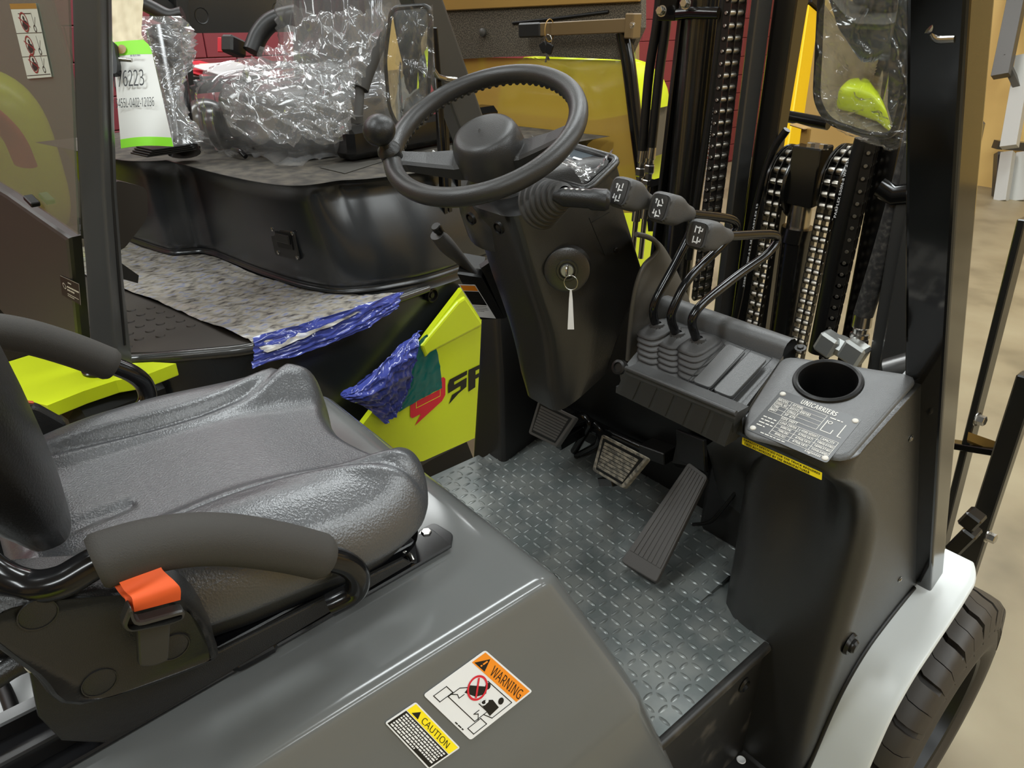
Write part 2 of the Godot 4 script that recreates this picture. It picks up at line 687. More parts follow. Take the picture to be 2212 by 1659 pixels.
func fork_hood():
	var half := [Vector3(0, 0.95, -0.83), Vector3(0, 0.95, -0.500), Vector3(0, 0.785, -0.426), Vector3(0, 0.72, -0.402), Vector3(0, 0.32, -0.392)]
	half = guard(fillet(half, 0.013, 4))
	var sec := []
	for i in range(half.size() - 1, 0, -1):
		sec.append(Vector3(0, half[i].y, -1.66 - half[i].z))
	sec.append_array(half)
	var face := func(dx: float, d: float) -> Array:
		var r := []
		for i in sec.size():
			var e: Vector3 = sec[mini(i + 1, sec.size() - 1)] - sec[maxi(i - 1, 0)]
			var n := Vector3(0, -e.z, e.y).normalized()
			n = n if n.y * 0.6 + (n.z * signf(sec[i].z + 0.83)) * 0.4 > 0 else -n
			var p: Vector3 = sec[i] - n * d
			p.x = 0.505 + (0.95 - p.y) * 0.42 - dx
			r.append(p)
		return r
	var rows := []
	for x in [-0.9, -0.6, -0.3, -0.05, 0.05, 0.15, 0.25, 0.33, 0.40, 0.43]:
		var r: Array = face.call(0.0, 0.0)
		var q := []
		for p in r:
			var top_x: float = 0.505 + (0.95 - p.y) * 0.42 - 0.04
			q.append(Vector3(-0.9 + (top_x + 0.9) * (x + 0.9) / 1.36, p.y, p.z))
		rows.append(q)
	var rad := 0.036
	for k in 9:
		var a := PI / 2 * k / 8.0
		rows.append(face.call(rad - rad * sin(a), rad - rad * cos(a)))
	var st := mb()
	grid(st, rows)
	cap(st, rows[-1])
	obj("hood", st, M.grey_paint, truck, "glossy grey engine hood under the seat")

func fork_plate():
	var st := mb()
	var p := [Vector3(0.955, 0.55, -1.268), Vector3(0.45, 0.55, -1.268), Vector3(0.45, 0.55, -0.413), Vector3(0.976, 0.55, -0.413), Vector3(1.25, 0.55, -0.413), Vector3(1.25, 0.55, -0.8), Vector3(0.96, 0.55, -0.84), Vector3(0.955, 0.55, -1.17)]
	plate(st, p, Vector3(0, -0.012, 0))
	# toe board rising behind the pedals
	var ramp := [Vector3(0.955, 0.5502, -1.25), Vector3(0.955, 0.5502, -0.56), Vector3(1.22, 0.585, -0.56), Vector3(1.22, 0.585, -1.25)]
	plate(st, ramp, Vector3(0, -0.01, 0))
	var pl := obj("floor_plate", st, M.tread_plate, truck, "grey steel diamond tread floor plate")
	# raised lozenges, alternating in direction
	st = mb()
	var u := Vector3(0.7071, 0, 0.7071)
	var v := Vector3(0.7071, 0, -0.7071)
	for i in range(-40, 60):
		for j in range(-60, 60):
			var c := Vector3(0.8, 0.55, -0.8) + u * (i * 0.0235) + v * (j * 0.0235)
			if c.x < 0.5 or c.x > 1.2 or c.z < -1.255 or c.z > -0.425:
				continue
			if c.x > 0.99 and c.z > -0.56:
				continue
			var nn := Vector3.UP
			if c.x > 0.955 and c.z < -0.56:
				c.y += (c.x - 0.955) * 0.131
				nn = Vector3(-0.13, 0.99, 0)
			var d := (Vector3(1, 0, 0) if (i + j) % 2 else Vector3(0, 0, 1))
			d = (d - nn * d.dot(nn)).normalized()
			lozenge(st, c, d, nn)
	var b := obj("tread_bump", st, M.tread_plate, pl)
	b.set_meta("kind", "stuff")
	# bent outer edge, rocker panel and step under it
	st = mb()
	tube(st, [Vector3(0.50, 0.541, -0.416), Vector3(0.978, 0.541, -0.416)], 0.011, 10)
	plate(st, [Vector3(0.40, 0.54, -0.424), Vector3(0.985, 0.54, -0.424), Vector3(0.985, 0.2, -0.424), Vector3(0.40, 0.2, -0.424)], Vector3(0, 0, 0.008))
	obj("rocker_panel", st, M.worn_black, truck, "scuffed black side panel under the floor plate")
	st = mb()
	plate(st, [Vector3(0.40, 0.235, -0.42), Vector3(1.02, 0.235, -0.42), Vector3(1.02, 0.235, -0.22), Vector3(0.40, 0.235, -0.22)], Vector3(0, -0.02, 0), 0.004)
	var s := obj("step", st, M.worn_black, truck)
	st = mb()
	lathe(st, Vector3(0.9599,0.236,-0.4051), Vector3.UP, [[0.0, 0.0005], [0.0065, 0.0005], [0.008, 0.0015], [0.0095, 0.0]], 20)
	obj("drain_hole", st, M.white, s, "bright hole in the step")
	st = mb()
	lathe(st, Vector3(0.9191,0.4836,-0.414), Vector3(0, 0, 1), [[0.016, 0.0], [0.012, 0.004], [0.011, -0.001], [0.0, -0.001]], 20)
	obj("grommet", st, M.dark_steel, truck)

func lozenge(st: SurfaceTool, c: Vector3, d: Vector3, n: Vector3):
	var w := n.cross(d)
	var a := 0.0125
	var b := 0.0042
	var h := 0.0019
	var rim := []
	var top := []
	for k in 8:
		var t := TAU * k / 8.0
		var x := cos(t) * a
		var y := sin(t) * b * (1.0 if k % 2 == 0 else 0.95)
		rim.append(c + d * x + w * y)
		top.append(c + d * x * 0.55 + w * y * 0.35 + n * h)
	for k in 8:
		q4(st, rim[k], top[k], top[(k + 1) % 8], rim[(k + 1) % 8], 0)
	for k in range(1, 7):
		t3(st, top[0], top[k + 1], top[k], 0)

func fork_cowl():
	# right leg of the dash: rear face, rounded corner and outer side, from the step up to the lip of the console
	var ys := [0.24, 0.30, 0.45, 0.55, 0.65, 0.75, 0.82, 0.87, 0.91, 0.94, 0.97, 0.995, 1.015, 1.03, 1.045, 1.055, 1.062, 1.07, 1.08, 1.09, 1.096]
	var xc := [0.98, 0.98, 0.98, 0.98, 0.98, 0.978, 0.974, 0.965, 0.952, 0.936, 0.915, 0.89, 0.868, 0.846, 0.826, 0.812, 0.806, 0.803, 0.801, 0.803, 0.808]
	var xm := [0.98, 0.98, 0.98, 0.98, 0.985, 0.99, 0.995, 1.0, 1.0, 1.0, 1.0, 1.0, 0.99, 0.96, 0.90, 0.83, 0.806, 0.803, 0.801, 0.803, 0.808]
	var rows := []
	for k in ys.size():
		var y: float = ys[k]
		var top := smoothstep(0.80, 1.04, y)
		var bulge := 1.0 - smoothstep(0.62, 1.0, y)
		var row := []
		var inner := [[1.165, -0.675], [1.147, -0.655], [1.142, -0.60], [1.138, -0.567], [1.09, -0.560], [1.04, -0.545], [1.005, -0.525], [0.985, -0.495], [0.98, -0.46]]
		for q in inner:
			var x: float = lerpf(xm[k] + 0.02, q[0], bulge) if top < 0.99 else xm[k]
			x = lerpf(x, xm[k], top)
			row.append(Vector3(x, y, lerpf(q[1], -0.445 - (q[1] + 0.46) * -0.05, top)))
		for z in [-0.43, -0.40, -0.37, -0.352, -0.338]:
			var m := smoothstep(-0.33, -0.41, z)
			row.append(Vector3(lerpf(xc[k], xm[k], m), y, z))
		var rr := 0.03
		for a in 7:
			var t := PI / 2 * a / 6.0
			row.append(Vector3(xc[k] + rr - rr * cos(t), y, -0.325 + rr * sin(t)))
		var xf := 0.986 + (1.154 - y) * 0.578
		for u in [0.02, 0.3, 0.6, 1.0]:
			var x: float = lerpf(xc[k] + rr, xf, u)
			var f := (y - 0.24) / 0.856
			row.append(Vector3(x, y + (dash_y(x) - 1.1 - 0.006) * f * smoothstep(0.5, 1.0, f) * 1.0, -0.295))
		rows.append(row)
	var tuck := []
	for p in rows[-1]:
		var x: float = p.x + (0.02 if p.z < -0.33 else 0.0)
		tuck.append(Vector3(x, dash_y(x) - 0.012, minf(p.z, -0.325)))
	rows.append(tuck)
	var st := mb()
	grid(st, rows)
	var cw := obj("cowl_panel", st, M.cowl_plastic, truck, "black plastic front cowl beside the accelerator pedal")
	# scuffs and small fittings
	st = mb()
	lathe(st, Vector3(1.0179,0.6237,-0.294), Vector3(0, 0, 1), [[0.021, 0], [0.019, 0.006], [0.013, 0.006], [0.013, 0.010], [0.010, 0.014], [0, 0.015]], 24)
	obj("cap_plug", st, M.dark_steel, cw)
	for b in [Vector3(1.1907,0.6662,-0.294), Vector3(1.0104,1.0481,-0.294)]:
		st = mb()
		bolt(st, b, Vector3(0, 0, 1), 0.0035, 1.6, 0.5)
		obj("screw", st, M.steel, cw)
	# left leg and the dark wall behind the pedals
	st = mb()
	var lg := []
	for q in [[0.40, 0.98, -1.345, -1.190], [0.55, 0.977, -1.325, -1.190], [0.80, 0.972, -1.288, -1.190], [0.98, 0.965, -1.262, -1.195], [1.02, 0.985, -1.255, -1.205]]:
		lg.append(guard(fillet([Vector3(q[1], q[0], q[2]), Vector3(q[1], q[0], q[3]), Vector3(1.17, q[0], q[3] - 0.022), Vector3(1.17, q[0], q[2])], 0.018, 4, true), -1.0))
	grid(st, lg, true)
	cap(st, lg[-1])
	obj("leg_panel", st, M.black_plastic, truck)
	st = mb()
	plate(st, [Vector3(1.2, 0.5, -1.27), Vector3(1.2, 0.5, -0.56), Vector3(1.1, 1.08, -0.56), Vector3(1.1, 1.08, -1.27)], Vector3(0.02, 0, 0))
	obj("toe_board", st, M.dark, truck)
	# small cover beside the accelerator
	st = mb()
	var rr := []
	for k in 8:
		var y: float = [0.552, 0.60, 0.70, 0.80, 0.835, 0.86, 0.875, 0.88][k]
		var x: float = [1.135, 1.135, 1.135, 1.135, 1.14, 1.16, 1.19, 1.22][k]
		rr.append([Vector3(x + 0.06, y, -0.70), Vector3(x + 0.01, y, -0.695), Vector3(x, y, -0.68), Vector3(x, y, -0.61), Vector3(x, y, -0.575)])
	grid(st, rr)
	beam(st, Vector3(1.128, 0.556, -0.68), Vector3(1.128, 0.556, -0.57), 0.012, 0.014)
	obj("side_cover", st, M.black_plastic, truck)

func fork_console():
	# console with cup holder: top plate with a round hole
	var c: Vector3 = Vector3(0.9195,1.1339,-0.3923)
	var n := Vector3(-0.296, 0.955, 0)
	var ux := Vector3(0.955, 0.296, 0)
	var uz := Vector3(0, 0, 1)
	var line := fillet([Vector3(0.772,1.0882,-0.4258), dash_at(0.803, -0.297), Vector3(0.9885,1.1553,-0.3002), Vector3(0.9365,1.1392,-0.4735), Vector3(0.8081,1.0994,-0.4459)], 0.018, 6, true)
	var out := resample(line, 96)
	var r := 0.0395
	var rows := []
	for k in 6:
		var ring := []
		for p in out:
			var d: Vector3 = (p - c)
			var dir: Vector3 = d.normalized()
			var hole: Vector3 = c + dir * r
			var f: float = [0.0, 0.03, 0.5, 0.93, 0.98, 1.0][k]
			var q: Vector3 = hole.lerp(p, f)
			ring.append(q - n * [0.0, 0.0, 0.0, 0.0, 0.0008, 0.006][k])
		rows.append(ring)
	var st := mb()
	grid(st, rows, true)
	# left shoulder of the module, proud of the lever console
	var edge := [Vector3(0.772,1.0882,-0.4258), Vector3(0.7955,1.0955,-0.4435), Vector3(0.8563,1.1144,-0.4588), Vector3(0.9365,1.1392,-0.4735)]
	var low := []
	for e in edge:
		low.append(e - n * 0.03)
	grid(st, [edge, low], false, flat_group)
	var con := obj("cup_console", st, M.console_plastic, truck, "grey plastic dash console with a round cup holder and a data plate")
	st = mb()
	lathe(st, c, n, [[0.0, -0.075], [0.033, -0.075], [0.0385, 0.0005], [0.0395, 0.003], [0.0425, 0.0045], [0.046, 0.003], [0.0475, -0.0005]], 48)
	obj("cup_holder", st, M.dark_gloss, con)
	st = mb()
	bolt(st, Vector3(0.9631,1.1475,-0.4625), n, 0.005, 1.7, 0.5)
	obj("screw", st, M.dark_steel, con)
	# lever console, its front rail and the row of blank switches
	st = mb()
	var tl: Vector3 = Vector3(0.9446,1.1417,-0.6438)
	var top := [Vector3(0.79, 1.088, -0.455), Vector3(0.945, 1.138, -0.478), Vector3(0.945, 1.138, -0.70), Vector3(0.79, 1.088, -0.668)]
	for i in 4:
		top[i] -= n * 0.006
	plate(st, top, -n * 0.02)
	var lc := obj("lever_console", st, M.console_plastic, truck)
	st = mb()
	var rail_prof := []
	for z in [-0.72, -0.476]:
		var a := Vector3(0.95, 1.135, z)
		rail_prof.append([a + Vector3(-0.012, -0.01, 0), a + Vector3(-0.010, 0.012, 0), a + Vector3(-0.004, 0.020, 0), a + Vector3(0.006, 0.024, 0), a + Vector3(0.018, 0.022, 0), a + Vector3(0.026, 0.014, 0), a + Vector3(0.03, 0.0, 0), a + Vector3(0.03, -0.05, 0)])
	grid(st, rail_prof)
	obj("rail", st, M.console_plastic, lc)
	# sloping face with the switch blanks
	st = mb()
	var f0: Vector3 = Vector3(0.768,1.1106,-0.6357)
	var f1: Vector3 = Vector3(0.768,1.1171,-0.4384)
	var f2: Vector3 = Vector3(0.79,1.045,-0.671)
	var f3: Vector3 = Vector3(0.79,1.0436,-0.4601)
	plate(st, [f0, f1, f3, f2], Vector3(0.03, 0.0, 0), 0.0)
	var lipa: Vector3 = Vector3(0.79, 1.082, f0.z - 0.004)
	plate(st, [f0, lipa, Vector3(0.79, 1.082, -0.45), f1], Vector3(0, -0.01, 0))
	tube(st, [f0, f1], 0.004, 8)
	# underside down to the dark
	plate(st, [f2, f3, f3 + Vector3(0.2, 0.01, 0), f2 + Vector3(0.2, 0.01, 0)], Vector3(0, 0.012, 0))
	obj("switch_panel", st, M.console_dark, lc)
	for i in 6:
		var s0 := 0.045 + i * 0.158
		var s1 := s0 + (0.125 if i < 5 else 0.10)
		var a := f0.lerp(f1, s0 + 0.012)
		var b := f0.lerp(f1, s1 + 0.012)
		var d := f2.lerp(f3, s1)
		var e := f2.lerp(f3, s0)
		var q := [a.lerp(e, 0.10), b.lerp(d, 0.10), b.lerp(d, 0.97), a.lerp(e, 0.97)]
		st = mb()
		plate(st, fillet(q, 0.002, 2, true), Vector3(-0.0022, 0.0008, 0) * (1.0 if i < 5 else 0.2), 0.0006)
		obj("switch_blank", st, M.blank_plastic, lc)
	# blank covers beside the levers
	for q in [[Vector3(0.9157,1.1328,-0.5197), Vector3(0.9155,1.1327,-0.4858), Vector3(0.8204,1.1032,-0.4793), Vector3(0.8193,1.1029,-0.5105)], [Vector3(0.9161,1.1329,-0.5569), Vector3(0.9152,1.1326,-0.5226), Vector3(0.8204,1.1032,-0.5162), Vector3(0.8192,1.1029,-0.5471)]]:
		st = mb()
		plate(st, fillet(q, 0.006, 3, true), n * 0.004, 0.001)
		var bl := obj("blank_cover", st, M.console_plastic, lc)
		var inner := inset(q, 0.0055 if newell(q).dot(n) > 0 else -0.0055)
		inner = fillet(inner, 0.003, 3, true)
		for i in inner.size():
			inner[i] += n * 0.0041
		st = mb()
		tube(st, inner, 0.0006, 5, false, true)
		obj("seam", st, M.dark, bl)
	# curved guard between the column and the levers
	st = mb()
	var ra := [Vector3(0.8553,1.2891,-0.71), Vector3(0.8808,1.2806,-0.71), Vector3(0.9042,1.2686,-0.71), Vector3(0.9146,1.2534,-0.71), Vector3(0.9055,1.2435,-0.71), Vector3(0.8837,1.2332,-0.71), Vector3(0.8714,1.2138,-0.71), Vector3(0.8636,1.1836,-0.71), Vector3(0.8602,1.135,-0.71), Vector3(0.8609,1.0675,-0.71)]
	var rb := [Vector3(0.9385,1.2597,-0.775), Vector3(0.9692,1.2491,-0.775), Vector3(1.005,1.2289,-0.775), Vector3(1.0327,1.2027,-0.775), Vector3(1.0603,1.1675,-0.775), Vector3(1.0935,1.1228,-0.775), Vector3(1.1185,1.083,-0.775), Vector3(1.1264,1.0412,-0.775), Vector3(1.1134,1.0143,-0.775), Vector3(1.057,1.0004,-0.775)]
	var ca := cr(ra, 4)
	var cb := cr(rb, 4)
	var gr := []
	for i in ca.size():
		var across := []
		var bulge: Vector3 = (ca[i] + cb[i]) / 2.0 + Vector3(-0.004, 0.006, 0.008)
		for j in 9:
			var t := j / 8.0
			across.append(ca[i].lerp(bulge, t).lerp(bulge.lerp(cb[i], t), t))
		gr.append(across)
	sheet(st, gr, 0.004)
	tube(st, ca, 0.0042, 8)
	obj("lever_guard", st, M.guard_plastic, truck, "curved plastic guard beside the levers")
	st = mb()
	lathe(st, Vector3(0.79,1.0924,-0.6693), Vector3(-0.9, 0.4, 0.1), [[0.012, -0.01], [0.012, 0.002], [0.008, 0.003], [0.007, 0.0], [0, 0.0]], 20)
	obj("screw", st, M.dark_steel, lc)
	# plate print and warning strip come with the decals

func resample(p: Array, n: int) -> Array:
	var l := 0.0
	for i in p.size():
		l += p[i].distance_to(p[(i + 1) % p.size()])
	var out := []
	var step := l / n
	var want := 0.0
	var at := 0.0
	for i in p.size():
		var a: Vector3 = p[i]
		var b: Vector3 = p[(i + 1) % p.size()]
		var d := a.distance_to(b)
		while want <= at + d and out.size() < n:
			out.append(a.lerp(b, (want - at) / maxf(d, 1e-6)))
			want += step
		at += d
	while out.size() < n:
		out.append(p[0])
	return out

func fork_column():
	# column cover: rounded box along the leaning column
	var rings := []
	var c := [
		[Vector3(0.6863,1.3242,-0.955), Vector3(0.7699,1.3355,-0.79), Vector3(0.858,1.3939,-0.77), 0.0],
		[Vector3(0.7435,1.1746,-0.965), Vector3(0.847,1.1979,-0.79), Vector3(0.967,1.1849,-0.77), 0.0],
		[Vector3(0.7855,1.0681,-0.965), Vector3(0.8526,1.0934,-0.79), Vector3(0.9352,1.1026,-0.775), 0.0],
		[Vector3(0.8264,0.9663,-0.965), Vector3(0.8505,0.9976,-0.8), Vector3(0.9083,1.0296,-0.78), 0.0],
		[Vector3(0.8664,0.9115,-0.96), Vector3(0.8405,0.9499,-0.81), Vector3(0.9093,1.0015,-0.79), 0.0]]
	var rows := []
	for k in 17:
		var t := k / 16.0 * 4.0
		var i := mini(int(t), 3)
		var f := t - i
		var lf: Vector3 = c[i][0].lerp(c[i + 1][0], f)
		var rf: Vector3 = c[i][1].lerp(c[i + 1][1], f)
		var rb: Vector3 = c[i][2].lerp(c[i + 1][2], f)
		# the nose of the front face stands out between its two edges
		var m := (lf + rf) / 2.0 + Vector3(-0.03, -0.012, 0)
		m.x = minf(m.x, lf.x + 0.01)
		var lb := lf + Vector3(0.17, 0.07, 0.0)
		rows.append(guard(fillet([lf + Vector3(0.02, 0.01, -0.004), m + Vector3(0, 0, -0.05), m + Vector3(0.0, 0, 0.045), rf, rb, lb], 0.022, 5, true), -1.0))
	var st := mb()
	grid(st, rows, true)
	cap(st, rows[0])
	cap(st, rows[-1])
	var col := obj("column_cover", st, M.cowl_plastic, truck, "black plastic steering column cover with the ignition lock")
	# recess and bezel of the ignition lock
	var k0: Vector3 = Vector3(0.7874,1.2251,-0.792)
	var kn := Vector3(-0.62, 0.10, 0.62).normalized()
	k0 += kn * 0.004
	st = mb()
	lathe(st, k0, kn, [[0.040, -0.012], [0.037, 0.002], [0.033, 0.004], [0.018, 0.004], [0.017, 0.007], [0.0135, 0.007], [0.012, 0.004], [0.0, 0.004]], 40)
	obj("ignition_bezel", st, M.cowl_plastic, col)
	st = mb()
	lathe(st, k0 + kn * 0.004, kn, [[0.0105, 0], [0.0105, 0.004], [0.0095, 0.0055], [0.0, 0.0055]], 28)
	obj("lock_cylinder", st, M.zinc, col, "bright ignition lock")
	for q in [Vector3(0.6872,1.301,-0.8444), Vector3(0.687,1.3013,-0.9154), Vector3(0.8144,1.1035,-0.88)]:
		st = mb()
		var nn := Vector3(-0.93, -0.3, 0.0)
		lathe(st, q + nn * 0.002, nn, [[0.0105, -0.004], [0.0105, 0.001], [0.009, 0.0015], [0.0085, -0.003], [0.006, -0.003], [0.006, 0.0], [0.004, 0.001], [0, 0.001]], 20)
		obj("screw", st, M.dark, col)
	for q in [Vector3(0.8401,1.3231,-0.77), Vector3(0.8783,1.245,-0.77), Vector3(0.9085,1.019,-0.77)]:
		st = mb()
		bolt(st, q, Vector3(-0.1, 0.05, 1), 0.0045, 1.3, 0.3)
		obj("screw", st, M.dark_steel, col)
	# seams of the side cover
	st = mb()
	tube(st, [Vector3(0.8517,1.3141,-0.765), Vector3(0.829,1.2959,-0.785)], 0.0007, 5)
	tube(st, [Vector3(0.8041,1.3131,-0.765), Vector3(0.8734,1.2263,-0.785), Vector3(0.8979,1.1535,-0.785), Vector3(0.9095,1.0972,-0.785)], 0.0007, 5)
	obj("seam", st, M.dark, col)
	# instrument pod behind the wheel
	var a: Vector3 = Vector3(0.8533,1.408,-0.92)
	var b: Vector3 = Vector3(0.87,1.3918,-0.77)
	var d: Vector3 = Vector3(0.8074,1.3525,-0.775)
	var e: Vector3 = a + (d - b)
	var un: Vector3 = (b - a).cross(d - b).normalized()
	un = un if un.y > 0 else -un
	st = mb()
	plate(st, fillet([a, b, d, e], 0.012, 4, true), -un * 0.09, 0.0)
	var pod := obj("instrument_pod", st, M.cowl_plastic, truck, "instrument pod behind the steering wheel")
	st = mb()
	tube(st, fillet([a, b, d, e], 0.014, 5, true), 0.007, 10, false, true)
	obj("bezel", st, M.cowl_plastic, pod)
	var q := [a.lerp(d, 0.07), b.lerp(e, 0.07), d.lerp(a, 0.07), e.lerp(b, 0.07)]
	st = mb()
	plate(st, fillet(q, 0.006, 3, true), un * 0.002)
	obj("display", st, M.display, pod)
	var cc: Vector3 = (a + b + d + e) / 4.0 + un * 0.003
	var rt := (b - a).normalized()
	var upv := (a - e).normalized()
	st = mb()
	for i in 4:
		for j in 3:
			var p0: Vector3 = cc + rt * (-0.048 + i * 0.026) + upv * (-0.022 + j * 0.017)
			plate(st, [p0, p0 + rt * 0.018, p0 + rt * 0.018 + upv * 0.004, p0 + upv * 0.004], un * 0.0002)
	obj("gauge_marks", st, M.white, pod)
	# collar under the wheel
	st = mb()
	var wc := Vector3(0.711, 1.434, -0.911)
	var wn := Vector3(-0.472, 0.869, 0.144).normalized()
	lathe(st, wc - wn * 0.155, wn, [[0.085, -0.02], [0.082, 0.03], [0.06, 0.06], [0.045, 0.08], [0.03, 0.12]], 32)
	obj("column_collar", st, M.cowl_plastic, col)
	# direction lever: bellows boot and handle
	var s0: Vector3 = Vector3(0.7305,1.3398,-0.8)
	var s1: Vector3 = Vector3(0.7222,1.3656,-0.735)
	var ax := s1 - s0
	var prof := []
	var lg := ax.length()
	for i in 7:
		var t := i / 7.0
		var rr := lerpf(0.040, 0.016, t)
		prof.append([rr - 0.0035, lg * t])
		prof.append([rr, lg * (t + 0.05)])
		prof.append([rr - 0.001, lg * (t + 0.10)])
	prof.append([0.013, lg])
	st = mb()
	lathe(st, s0, ax, prof, 36)
	var dl := obj("direction_lever", st, M.rubber, truck, "black direction lever with a ribbed rubber boot")
	var h0: Vector3 = Vector3(0.7112,1.3646,-0.735)
	var h1: Vector3 = Vector3(0.7396,1.3633,-0.7)
	st = mb()
	lathe(st, h0, h1 - h0, [[0.006, -0.01], [0.0115, 0.0], [0.0135, 0.006], [0.0135, 0.042], [0.0155, 0.046], [0.0155, 0.066], [0.012, 0.071], [0, 0.072]], 10)
	obj("handle", st, M.black_plastic, dl)
	st = mb()
	var hd := (h1 - h0).normalized()
	for i in 4:
		bx(st, h0 + hd * (0.010 + 0.008 * i) + Vector3(-0.004, 0.0130, 0.001), Vector3(0.004, 0.0014, 0.003), Basis.IDENTITY, 0.0)
	obj("print", st, M.white, dl)
	# parking brake: slanted handle with a button, in a box with a decal
	var p0: Vector3 = Vector3(0.7299,1.2318,-1.08)
	var p1: Vector3 = Vector3(0.8157,1.1276,-1.08)
	st = mb()
	var pts := cr([p0, p0.lerp(p1, 0.3), p0.lerp(p1, 0.65) + Vector3(0.0, 0.004, 0), p1], 6)
	var rads := []
	for i in pts.size():
		var t := float(i) / (pts.size() - 1)
		rads.append(0.0165 + 0.003 * sin(t * PI * 2.0) - 0.001 * t)
	tube(st, pts, rads, 16, true, false, 0.8)
	var pb := obj("parking_brake", st, M.rubber, truck, "parking brake handle left of the steering column")
	st = mb()
	lathe(st, p0 + Vector3(0.006, 0.002, 0.004), Vector3(-0.62, 0.75, 0.1), [[0.008, -0.005], [0.008, 0.010], [0.0095, 0.011], [0.0095, 0.019], [0.008, 0.021], [0, 0.021]], 18)
	obj("button", st, M.dark_steel, pb)
	st = mb()
	var b0: Vector3 = Vector3(0.7587,1.1532,-1.06)
	var b1: Vector3 = Vector3(0.8167,1.1327,-1.06)
	var b2: Vector3 = Vector3(0.8755,1.0301,-1.06)
	var b3: Vector3 = Vector3(0.8121,1.0451,-1.06)
	plate(st, [b0, b1, b2, b3], Vector3(0.05, 0.02, -0.05), 0.0)
	plate(st, [b1 + Vector3(0.0, 0.02, 0), b2, b2 + Vector3(0.06, 0.04, 0.03), b1 + Vector3(0.06, 0.06, 0.03)], Vector3(0.01, 0, -0.02))
	obj("housing", st, M.black_plastic, pb)

func fork_wheel():
	var wc := Vector3(0.711, 1.434, -0.911)
	var n := Vector3(-0.472, 0.869, 0.144).normalized()
	var x := n.cross(Vector3.UP).normalized()
	var y := n.cross(x)
	var wh := part("steering_wheel", truck, "black steering wheel with a spinner knob on its rim")
	var st := mb()
	var ring := []
	var rads := []
	var kk := 144
	for i in kk:
		var t := TAU * i / kk
		ring.append(wc + (x * cos(t) + y * sin(t)) * 0.1505)
		rads.append(0.0147)
	tube(st, ring, rads, 20, false, true, 1.0, n)
	obj("rim", st, M.wheel_rubber, wh)
	# finger bumps under the rim
	st = mb()
	for i in 72:
		var t := TAU * (i + 0.5) / 72
		var d := x * cos(t) + y * sin(t)
		lathe(st, wc + d * 0.1415 - n * 0.0085, n, [[0, -0.0065], [0.0035, -0.004], [0.0045, 0.0], [0.003, 0.004], [0, 0.006]], 8)
	var fb := obj("finger_grip", st, M.wheel_rubber, wh)
	fb.set_meta("kind", "stuff")
	st = mb()
	lathe(st, wc - n * 0.052, n, [[0.040, -0.03], [0.045, -0.004], [0.0575, 0.0], [0.0578, 0.018], [0.0555, 0.034], [0.0515, 0.045], [0.0475, 0.0505], [0.043, 0.0530], [0.036, 0.0542], [0.018, 0.0552], [0, 0.0555]], 48)
	obj("horn_pad", st, M.wheel_rubber, wh)
	words("lettering", "UNICARRIERS", wc + n * 0.0038 + Vector3(-0.002, 0.0, -0.008), Vector3(0.35, 0.0, 0.93) * -1 + Vector3(0.9, 0, 0), Vector3(0.8, 0.6, -0.2), 0.045, 0.006, M.wheel_rubber, wh, true, 0.0006)
	# one spoke towards the knob side, one opposite
	var knob_at: Vector3 = Vector3(0.604,1.3925,-1.0109)
	var kd := (knob_at - wc)
	kd = (kd - n * kd.dot(n)).normalized()
	var side := n.cross(kd)
	var ends := [kd, (-kd).rotated(n, -0.42)]
	for i in 2:
		var d: Vector3 = ends[i]
		var s := n.cross(d)
		st = mb()
		var rws := []
		for q in [[0.03, 0.030, -0.047, 0.016], [0.06, 0.026, -0.042, 0.012], [0.10, 0.020, -0.026, 0.010], [0.13, 0.018, -0.012, 0.009], [0.150, 0.020, -0.004, 0.009]]:
			var o: Vector3 = wc + d * q[0] + n * q[2]
			var w: float = q[1] * (1.0 if i < 2 else 0.8)
			var h: float = q[3]
			rws.append([o - s * w + n * (h - 0.004), o - s * (w - 0.005) + n * h, o + s * (w - 0.005) + n * h, o + s * w + n * (h - 0.004), o + s * w - n * h, o - s * w - n * h])
		grid(st, rws, true, flat_group)
		obj("spoke", st, M.wheel_rubber, wh)
	# spinner knob
	var ko := wc + kd * 0.1505
	st = mb()
	lathe(st, ko, n, [[0.017, -0.012], [0.0175, 0.010], [0.019, 0.014], [0.017, 0.020], [0.012, 0.024], [0.010, 0.030]], 24)
	var kp := []
	for i in 13:
		var t := PI * i / 12.0
		kp.append([0.0255 * sin(t), 0.050 - 0.023 * cos(t)])
	lathe(st, ko + n * 0.002, n, kp, 28)
	obj("spinner_knob", st, M.black_plastic, wh)

# ---------------------------------------------------------------- the seat
func seat_outline() -> Array:
	# plan of the cushion, clockwise from the right rear; x forward
	var p := [Vector3(0.02, 0, -0.63), Vector3(0.12, 0, -0.605), Vector3(0.22, 0, -0.598), Vector3(0.31, 0, -0.598), Vector3(0.375, 0, -0.615), Vector3(0.408, 0, -0.66), Vector3(0.412, 0, -0.71),
		Vector3(0.392, 0, -0.77), Vector3(0.382, 0, -0.83), Vector3(0.392, 0, -0.89), Vector3(0.412, 0, -0.95), Vector3(0.412, 0, -1.00), Vector3(0.375, 0, -1.045), Vector3(0.31, 0, -1.062), Vector3(0.22, 0, -1.062), Vector3(0.12, 0, -1.055), Vector3(0.02, 0, -1.03), Vector3(-0.03, 0, -0.95), Vector3(-0.04, 0, -0.83), Vector3(-0.03, 0, -0.71)]
	return cr(p, 8, true)

func seg_dist(p: Vector2, line: Array) -> float:
	var best := 9.0
	for i in line.size() - 1:
		best = minf(best, p.distance_to(Geometry2D.get_closest_point_to_segment(p, line[i], line[i + 1])))
	return best

